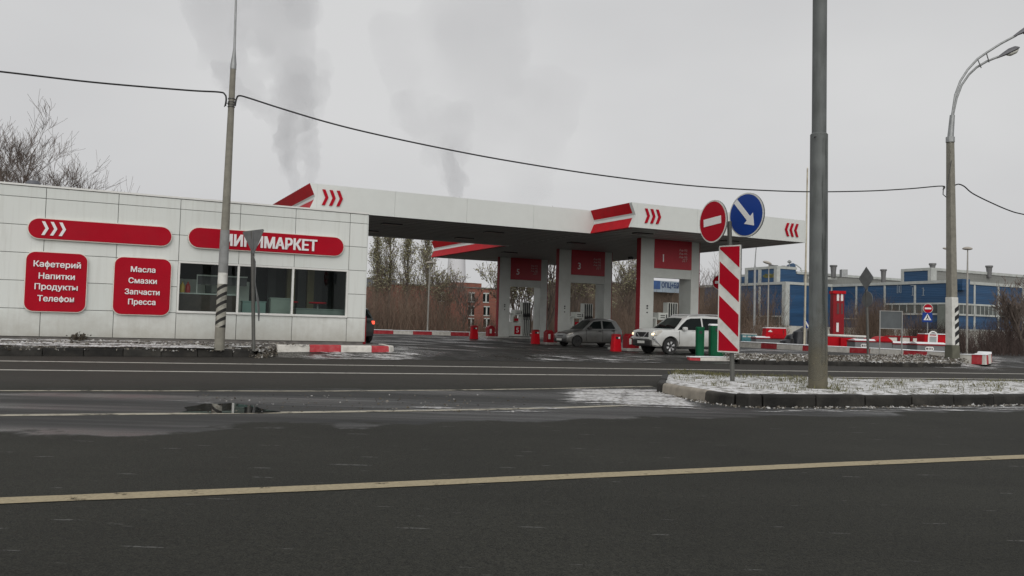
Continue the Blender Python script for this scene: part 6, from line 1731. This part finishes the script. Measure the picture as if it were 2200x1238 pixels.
for px, yt, yb, Y in ((1658, 569, 582, 122), (1667.5, 570, 582, 122), (1673, 572, 582, 122), (1684, 571, 582, 122)):
    a, b = PD(px, yb, Y), PD(px, yt, Y); m = MB(); m.box(a.x - .25, a.x + .25, Y, Y + .6, a.z - .6, b.z); m.build('roof_box', pmat('roof box grey', (.10, .10, .10), .7), fac)
a = PD(1704, 582, 118)
m = MB(); m.prism([(a.x - .6, a.z - 1), (a.x + .5, a.z - 1), (a.x + .35, a.z + .9), (a.x, a.z + 1.1), (a.x - .5, a.z + .8)], 118, 119.5, 'y'); m.build('roof_plant', BLUEW, fac, bevel=.1)
m = MB(); m.tube([(a.x + .4, 118.2, a.z + .9), (a.x + 1.1, 118.2, a.z + .4), (a.x + 1.5, 118.2, a.z - .8)], .09, 6); m.tube([(a.x + 1.0, 118.2, a.z + .1), (a.x + 1.9, 118.2, a.z + .05), (a.x + 2.1, 118.2, a.z - .9)], .07, 6); m.tube([(a.x + 2.4, 118.2, a.z - .9), (a.x + 2.5, 118.2, a.z + .2), (a.x + 2.9, 118.2, a.z + .2)], .07, 6); m.box(a.x - 1.2, a.x + 6, 118, 118.3, a.z - 1.05, a.z - .75); m.build('roof_pipe', TRW, fac)
a = PD(1696, 563, 118); m = MB(); m.tube([(a.x, 118, a.z - 2.2), (a.x, 118, a.z)], .05, 6); m.lathe([(.05, -.2), (.35, 0), (.1, .25)], a, 8); m.build('roof_lamp', GREYM, fac)
a = PD(1807, 586, 116); m = MB(); m.box(a.x + .1, a.x + .9, 116, 116.8, a.z - .6, a.z + .45); m.build('roof_box', GREYM, fac)

# brick building under the canopy
BRICK, n, l, b = nt('red brick')
t = n.new('ShaderNodeTexCoord'); bt = n.new('ShaderNodeTexBrick'); bt.inputs['Scale'].default_value = 1.0; bt.inputs['Brick Width'].default_value = .5; bt.inputs['Row Height'].default_value = .16; bt.inputs['Mortar Size'].default_value = .015
bt.inputs['Color1'].default_value = (.25, .080, .052, 1); bt.inputs['Color2'].default_value = (.19, .062, .044, 1); bt.inputs['Mortar'].default_value = (.18, .13, .11, 1)
mp = n.new('ShaderNodeMapping'); mp.inputs['Rotation'].default_value = (R(90), 0, 0); l.new(t.outputs['Object'], mp.inputs['Vector']); l.new(mp.outputs['Vector'], bt.inputs['Vector'])
l.new(bt.outputs['Color'], b.inputs['Base Color']); b.inputs['Roughness'].default_value = .9
def block(name, px0, px1, ytop, v, depth, mat, label, cat='building', wins=(), parapet=None, winsize=(1.3, 1.7)):
    ua, _ = PV(px0, 680, v); ub, _ = PV(px1, 680, v); ztop = PV((px0 + px1) / 2, ytop, v)[1]
    o = thing(name, W((ua + ub) / 2, v, 0), label, cat)
    m = MB(TUV); m.box(ua, ub, v, v + depth, -1.5, ztop); m.build('wall', mat, o)
    m = MB(TUV); m.box(ua - .1, ub + .1, v - .1, v + depth + .1, ztop, ztop + .15); m.build('roof', PLIN, o)
    if parapet:
        pa, pb, py = parapet; a, b2 = PV(pa, 640, v)[0], PV(pb, 640, v)[0]; zz = PV((pa + pb) / 2, py, v)[1]
        m = MB(TUV); m.box(a, b2, v + .3, v + 6, ztop + .15, zz); rf = m.build('roof_house', mat, o)
        m = MB(TUV); m.box(b2 - 2.2, b2 - .6, v + .2, v + 2, zz + .003, zz + .12); m.build('snow_cap', SNOW, rf)
    for wx, wy in wins:
        u, z = PV(wx, wy, v); w, h = winsize
        m = MB(TUV); m.box(u - w / 2, u + w / 2, v - .03, v + .0, z - h / 2, z + h / 2); wn_ = m.build('window', DKGL, o)
        m = MB(TUV)
        for (a, b2, c, d) in ((-w / 2, w / 2, h / 2 - .14, h / 2), (-w / 2, w / 2, -h / 2 - .12, -h / 2), (-.09, .09, -h / 2, h / 2 - .14)): m.box(u + a, u + b2, v - .08, v - .031, z + c, z + d)
        m.build('window_frame', TRW, wn_)
    return o
block('brick_building', 843, 1078, 617, 95, 14, BRICK, 'two storey red brick building with small white framed windows beyond the yard', wins=[(1013, 638), (1044, 639), (1012, 667), (1045, 667.5), (948, 637), (1012, 693), (1045, 693)], winsize=(.8, 1.1), parapet=(975, 1036, 607.5))
block('grey_building', 700, 848, 598, 118, 12, pmat('grey blue render', (.13, .145, .165), .8, var=.2), 'grey blue building partly hidden by the poplars', wins=[(812, 622), (828, 622), (815, 655), (830, 655)], winsize=(1.5, 2.0))
block('brown_building', 1262, 1512, 612.5, 88, 10, pmat('brown render', (.085, .062, .045), .9, var=.35, scale=.5), 'low dark brown flat roofed building behind pumps 1 and 3')
# banner on its wall
ua, zb_ = PV(1403, 627, 86.8); ub, zt_ = PV(1466, 606, 86.8)
bn = thing('banner', W((ua + ub) / 2, 86.8, zb_), 'blue and white banner with large letters seen through the portal of pump 1', 'banner')
m = MB(TUV); m.box(ua, ub, 86.8, 86.86, zb_, zt_); m.build('banner_cloth', pmat('banner pale', (.24, .29, .34), .7, var=.15, scale=.8), bn)
m = MB(TUV); m.box(ua, ua + (ub - ua) * .24, 86.78, 86.795, zb_ + .35, zt_ - .05); m.build('blue_field', pmat('banner blue', (.025, .07, .19), .6, var=.3, scale=1), bn)
vs, fs = text_geo('ОПЦ+БЯЧ', 1.0, .03, .01); wd = max(a[0] for a in vs) * 2
Tb = face_u(ua + (ub - ua) * .63, 86.77, zb_ + (zt_ - zb_) * .60)
m = MB(Tb); s_ = (ub - ua) * .70 / wd; m.add([(x * s_, y * (zt_ - zb_) * .62, z) for x, y, z in vs], fs); m.build('lettering', pmat('banner letters', (.02, .045, .12), .6), bn, fix=False)
m = MB(TUV)
for uq in (ua + .1, ub - .1): m.cyl(W(0, 0).to_tuple() and (uq, 86.9, 0), (uq, 86.9, zt_), .06, n=6)
m.build('banner_post', GREYM, bn)

# far chimneys of the power station
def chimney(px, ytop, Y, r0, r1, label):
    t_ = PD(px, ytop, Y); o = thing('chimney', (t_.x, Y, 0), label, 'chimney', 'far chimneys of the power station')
    m = MB(); m.lathe([(r0, -5), (r0 * .92, t_.z * .4), (r1 * 1.02, t_.z * .85), (r1, t_.z)], (t_.x, Y, 0), 28); m.build('shaft', pmat('haze tinted concrete', (.60, .60, .62), .9, var=.06, scale=.02), o, smooth=True)  # shaft colour is paled so the distance haze sits in the concrete itself
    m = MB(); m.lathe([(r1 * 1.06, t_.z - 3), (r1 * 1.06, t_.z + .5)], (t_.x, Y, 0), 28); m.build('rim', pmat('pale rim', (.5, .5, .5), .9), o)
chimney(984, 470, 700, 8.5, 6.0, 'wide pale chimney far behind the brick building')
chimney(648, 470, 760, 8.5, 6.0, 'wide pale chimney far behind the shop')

# ================================================================ vegetation
def grow(mb, p, d, L, r, depth, rng, up=.25, spread=.55, kids=(3, 5), tips=None, n=4, minr=.006, segs=3, shrink=.62, wob=.18):
    pts = [p.copy()]; rs = [r]; dd = d.normalized()
    for k in range(segs):
        dd = (dd + Vector((rng.gauss(0, wob), rng.gauss(0, wob), rng.gauss(0, wob * .6) + up * .35))).normalized()
        pts.append(pts[-1] + dd * (L / segs)); rs.append(max(minr, r * (1 - .55 * (k + 1) / segs)))
    mb.tube([tuple(q) for q in pts], rs, n if depth > 1 else 3, cap=False)
    if tips is not None and depth <= 1: tips += pts[1:]
    if depth <= 0: return
    for _ in range(rng.randint(*kids)):
        t = rng.uniform(.30, 1.0); i = min(segs - 1, int(t * segs)); q = pts[i].lerp(pts[i + 1], t * segs - i)
        ax = dd.orthogonal().normalized(); ax.rotate(Matrix.Rotation(rng.uniform(0, 6.283), 3, dd))
        nd = (dd * (1 - spread) + ax * spread + Vector((0, 0, up))).normalized()
        grow(mb, q, nd, L * shrink * rng.uniform(.75, 1.15), max(minr, rs[i] * .55), depth - 1, rng, up, spread, kids, tips, n, minr, max(2, segs - 0), shrink, wob)
def leaves(mb, tips, per, size, rng, scat=.15):
    for t in tips:
        for _ in range(per if isinstance(per, int) else (1 if rng.random() < per else 0)):
            c = t + Vector((rng.gauss(0, scat), rng.gauss(0, scat), rng.gauss(0, scat)))
            a = Vector((rng.gauss(0, 1), rng.gauss(0, 1), rng.gauss(0, 1))).normalized(); b = a.orthogonal().normalized(); s = size * rng.uniform(.6, 1.3)
            mb.add([c - a * s, c + b * s * .55, c + a * s, c - b * s * .55], [(0, 1, 2, 3)])
def tree(name, base, h, label, seed, kind='bare', group=None, lean=(0, 0)):
    rng = random.Random(seed); o = thing(name, base, label, 'tree', group); base = Vector(base)
    if kind == 'spreading':
        m = MB(); fork = base + Vector((lean[0] * .3, lean[1] * .3, h * .30)); tips = []
        m.tube([tuple(base - Vector((0, 0, .4))), tuple(base.lerp(fork, .5)), tuple(fork)], [.24, .20, .17], 9); m.build('trunk', BARK, o, smooth=True)
        m = MB()
        grow(m, fork, Vector((lean[0], lean[1], 1)), h * .42, .09, 4, rng, .27, .45, (4, 7), tips, 4, .007)
        for k in range(7):
            a = rng.uniform(0, 6.28); grow(m, fork - Vector((0, 0, rng.uniform(0, .6))), Vector((math.cos(a) * .8, math.sin(a) * .6, rng.uniform(.40, 1.0))), h * rng.uniform(.24, .36), .055, 3, rng, .16, .50, (5, 8), tips, 4, .006)
        m.build('branches', TWIG, o)
    elif kind == 'poplar':
        m = MB(); tips = []; m.tube([tuple(base - Vector((0, 0, .4))), tuple(base + Vector((.1, 0, h * .5))), tuple(base + Vector((0, 0, h * .97)))], [.17, .11, .015], 8); m.build('trunk', BARK, o, smooth=True)
        m = MB()
        for k in range(70):
            t = rng.uniform(.10, .95); a = rng.uniform(0, 6.28); q = base + Vector((0, 0, h * t)); L = h * (.20 * (1 - t) + .07) * rng.uniform(.8, 1.3)
            grow(m, q, Vector((math.cos(a) * .40, math.sin(a) * .40, 1)), L, .035, 1, rng, .30, .30, (3, 5), tips, 3, .013, 3)
        m.build('branches', TWIG, o)
        m = MB(); up = [t for t in tips if t.z > base.z + h * .40]; leaves(m, up, 2, .10, rng, .18); m.build('leaves', LEAF, o, fix=False)
    else:
        m = MB(); tips = []
        m.tube([tuple(base - Vector((0, 0, .4))), tuple(base + Vector((rng.gauss(0, .1), 0, h * .3)))], [.10, .075], 7); m.build('trunk', BARK, o, smooth=True)
        m = MB()
        for k in range(7):
            a = rng.uniform(0, 6.28); grow(m, base + Vector((0, 0, h * rng.uniform(.08, .3))), Vector((math.cos(a) * .5, math.sin(a) * .5, 1)), h * rng.uniform(.42, .62), .06, 3, rng, .28, .42, (3, 5), tips, 4, .013)
        m.build('branches', TWIG, o)
        if kind == 'leafy': m = MB(); leaves(m, tips, .75, .10, rng, .1); m.build('leaves', LEAF, o, fix=False)
    return o
def at(px, Y, z=.2): p = PD(px, 690, Y); return Vector((p.x, Y, z))
tree('bare_tree', at(34, 42), 11.2, 'large bare spreading tree behind the left end of the shop', 11, 'spreading', lean=(-.05, 0))
tree('bare_tree', at(-30, 41), 8.8, 'bare tree at the left edge, behind the large spreading tree', 12, 'spreading', lean=(.12, 0))
tree('bare_tree', at(92, 41), 6.7, 'low fine twigged bare tree behind the roof ventilator of the shop', 14, 'spreading', lean=(.12, 0))
tree('bare_tree', at(60, 43), 8.4, 'bare tree between the roof ventilator and the large spreading tree', 15, 'spreading', lean=(.05, 0))
for k, (px, h, lb) in enumerate(((806, 10.0, 'leftmost poplar of the row beyond the yard, right beside the shop corner'), (833, 11.0, 'poplar in the row, second from the shop corner'), (871, 9.9, 'poplar in the row, third from the shop corner, standing a little apart'), (914, 10.7, 'poplar in the row behind the slim dish lamp'))):
    tree('poplar_tree', at(px, 88 + k * .7), h, lb, 20 + k, 'poplar', 'row of poplars beyond the yard')
grp = 'bare trees behind the pumps'
for px, Y, h, s, kd, lb in ((950, 84, 6.0, 31, 'leafy', 'thin tree with withered leaves in front of the brick building'), (996, 82, 5.0, 32, 'bare', 'bare tree in front of the brick building windows'), (1108, 70, 5.6, 33, 'leafy', 'small tree with withered leaves seen through portal 5'), (1140, 72, 5.4, 39, 'leafy', 'second small leafy tree seen through portal 5, beside the hose tower'), (1178, 66, 7.6, 34, 'bare', 'bare tree between portals 5 and 3'), (1238, 68, 5.6, 35, 'leafy', 'small tree with withered leaves seen through portal 3'),
                    (1322, 84, 7.2, 36, 'leafy', 'thin tree rising over the brown building between portals 3 and 1'), (1352, 84, 7.6, 37, 'leafy', 'taller thin tree over the brown building beside portal 1'), (1522, 120, 10.0, 40, 'bare', 'bare tree top over the far blue roof right of portal 1')):
    tree('bare_tree', at(px, Y), h, lb, s, kd, grp)
for px, Y, h, s, lb in ((2168, 62, 4.0, 51, 'bare tree before the right end of the factory'), (2196, 60, 4.1, 52, 'bare tree at the right picture edge'), (2228, 63, 4.2, 53, 'bare tree just beyond the right picture edge')):
    tree('bare_tree', at(px, Y), h, lb, s, 'bare', 'bare trees before the factory')
o = tree('dark_tree', at(2197, 50), 3.4, 'dark trunk standing in the hedge at the right edge', 54, 'bare')

def thicket(label, regions, count, mat, wid=(.014, .03), seed=1, kids=3):
    rng = random.Random(seed); m = MB()
    for _ in range(count):
        px0, px1, Y0, Y1, h0, h1 = rng.choice(regions)
        Y = rng.uniform(Y0, Y1); b = at(rng.uniform(px0, px1), Y, .1); h = rng.uniform(h0, h1) * (1 if rng.random() < .8 else .6)
        d = Vector((rng.gauss(0, .22), rng.gauss(0, .18), 1)); pts = [b]
        for k in range(3): pts.append(pts[-1] + (d + Vector((rng.gauss(0, .15), rng.gauss(0, .15), 0))).normalized() * h / 3)
        w = rng.uniform(*wid)
        def ribbon(pts, w):
            a = rng.uniform(0, 3.14); s = Vector((math.cos(a), math.sin(a) * .4, 0)); vs = []
            for i, p in enumerate(pts):
                ww = w * (1 - .75 * i / (len(pts) - 1)); vs += [p - s * ww, p + s * ww]
            m.add(vs, [(2 * i, 2 * i + 1, 2 * i + 3, 2 * i + 2) for i in range(len(pts) - 1)])
        ribbon(pts, w)
        for _k in range(kids):
            i = rng.randint(1, 2); q = pts[i].lerp(pts[i + 1], rng.random()); L = h * rng.uniform(.18, .38)
            dv = Vector((rng.gauss(0, .6), rng.gauss(0, .5), rng.uniform(.3, 1))).normalized() * L
            ribbon([q, q + dv * .5 + Vector((0, 0, .05)), q + dv], w * .6)
    o = m.build('thicket', mat, fix=False); tag(o, label, 'thicket', kind='stuff'); return o
TW1 = pmat('thicket brown', (.115, .080, .058), .9, var=.45, scale=.25)
TW2 = pmat('thicket dark red brown', (.044, .029, .024), .9, var=.45, scale=.6)
thicket('', [(770, 985, 68, 84, 1.6, 4.2), (770, 950, 74, 86, 2.5, 4.8), (770, 975, 72, 84, 2.0, 4.4), (960, 1085, 70, 84, .8, 2.0)], 2300, TW1, (.010, .024), 1)
thicket('', [(1080, 1300, 64, 80, 1.4, 3.2)], 800, TW1, (.010, .022), 2)
thicket('', [(1290, 1520, 74, 84, 2.0, 4.4)], 1000, TW1, (.011, .024), 3)
thicket('', [(1500, 1672, 84, 92, 3.0, 6.0), (1500, 1690, 70, 80, 1.0, 2.4), (1500, 1610, 88, 96, 4.0, 6.5)], 2000, TW1, (.012, .028), 4)
thicket('', [(1790, 1985, 70, 78, 1.5, 4.0), (1850, 1900, 72, 78, 2.5, 4.6)], 1500, TW1, (.011, .022), 5)
thicket('', [(2050, 2300, 44, 58, .6, 1.7), (2110, 2300, 50, 60, 1.0, 2.5), (1960, 2080, 60, 64, 1.0, 2.2)], 4600, TW2, (.009, .018), 6)

# ================================================================ steam plumes
def volmat(name, dens, col):
    m = bpy.data.materials.new(name); m.use_nodes = True; n, l = m.node_tree.nodes, m.node_tree.links
    n.clear(); o = n.new('ShaderNodeOutputMaterial'); v = n.new('ShaderNodeVolumePrincipled')
    v.inputs['Color'].default_value = rgb(col); v.inputs['Density'].default_value = dens; v.inputs['Anisotropy'].default_value = .1
    l.new(v.outputs[0], o.inputs['Volume']); return m
def plume(label, Y, path, dens, col, seed, vox, fine=.34, per=9, name='steam_plume'):
    """billowing column: many small puffs strewn round a path of (px, py, radius)"""
    rng = random.Random(seed); bm = bmesh.new(); k = Y / FPX
    for strand in path:
        for (x0, y0, r0), (x1, y1, r1) in zip(strand, strand[1:]):
            L = math.hypot(x1 - x0, y1 - y0); n_ = max(1, int(L / (.45 * (r0 + r1) / 2)))
            for i in range(n_):
                t = i / n_; x, y, r = x0 + (x1 - x0) * t, y0 + (y1 - y0) * t, r0 + (r1 - r0) * t
                bmesh.ops.create_icosphere(bm, subdivisions=2, radius=r * .74 * k, matrix=Matrix.Translation(PD(x, y, Y)))
                for _ in range(per):
                    d = Vector((rng.gauss(0, 1), rng.gauss(0, 1), rng.gauss(0, 1))).normalized() * r * rng.uniform(.55, .95)
                    bmesh.ops.create_icosphere(bm, subdivisions=2, radius=r * fine * rng.uniform(.6, 1.25) * k, matrix=Matrix.Translation(PD(x + d.x, y + d.y, Y + d.z * k)))
    me = bpy.data.meshes.new(name); bm.to_mesh(me); bm.free(); o = bpy.data.objects.new(name, me); COL.objects.link(o)
    r = o.modifiers.new('merge', 'REMESH'); r.mode = 'VOXEL'; r.voxel_size = vox
    s = o.modifiers.new('soft', 'SMOOTH'); s.iterations = 2; s.factor = .5
    me.materials.append(volmat(label, dens, col)); tag(o, label, 'steam', 'steam plumes over the power station'); return o
SC_ = (.76, .76, .79)
plume('dense twin column of grey steam rising behind the left end of the canopy', 760,
      [[(650, 470, 10), (642, 425, 14), (632, 390, 18), (616, 345, 25), (610, 300, 29), (618, 262, 24), (622, 235, 14)], [(652, 440, 10), (664, 400, 14), (672, 355, 20), (668, 315, 26), (664, 270, 24), (664, 240, 14)], [(640, 330, 20), (640, 270, 20)]], .016, SC_, 3, 1.5)
plume('grey steam widening above the twin column', 765,
      [[(618, 360, 16), (616, 300, 30), (620, 240, 50), (640, 190, 66), (650, 130, 74)], [(610, 275, 28), (575, 240, 26), (540, 222, 24), (505, 190, 26), (470, 140, 34)], [(660, 260, 30), (682, 215, 30), (690, 170, 34)]], .0085, SC_, 13, 2.2)
plume('broad faint steam drifting up to the left over the concrete pole', 800,
      [[(640, 220, 50), (635, 150, 75), (615, 80, 95), (600, 0, 120), (590, -80, 130)], [(560, 220, 34), (510, 160, 52), (470, 90, 68), (450, 10, 90), (440, -70, 110)]], .0055, SC_, 4, 4.0, .3, 8)
plume('dense column of grey steam rising behind the middle of the canopy', 700,
      [[(984, 480, 12), (983, 440, 18), (980, 405, 24), (974, 375, 29), (964, 345, 24), (955, 322, 14)], [(979, 405, 20), (994, 370, 26)]], .017, SC_, 5, 1.5)
plume('grey steam widening above the middle column', 705,
      [[(982, 430, 14), (974, 385, 28), (966, 345, 46), (955, 310, 58), (960, 270, 74), (990, 230, 90)], [(950, 320, 36), (915, 285, 36), (880, 250, 40), (850, 200, 48)]], .0055, SC_, 15, 2.4)
plume('broad faint steam spreading over the middle of the canopy', 740,
      [[(1015, 360, 40), (1040, 300, 70), (1050, 230, 100), (1040, 150, 130), (1010, 40, 160), (1000, -80, 180)], [(1120, 420, 45), (1150, 350, 75), (1170, 260, 95), (1180, 160, 110)], [(900, 260, 50), (870, 190, 60), (850, 120, 70), (840, 40, 90)]], .0024, SC_, 6, 5.0, .3, 8)
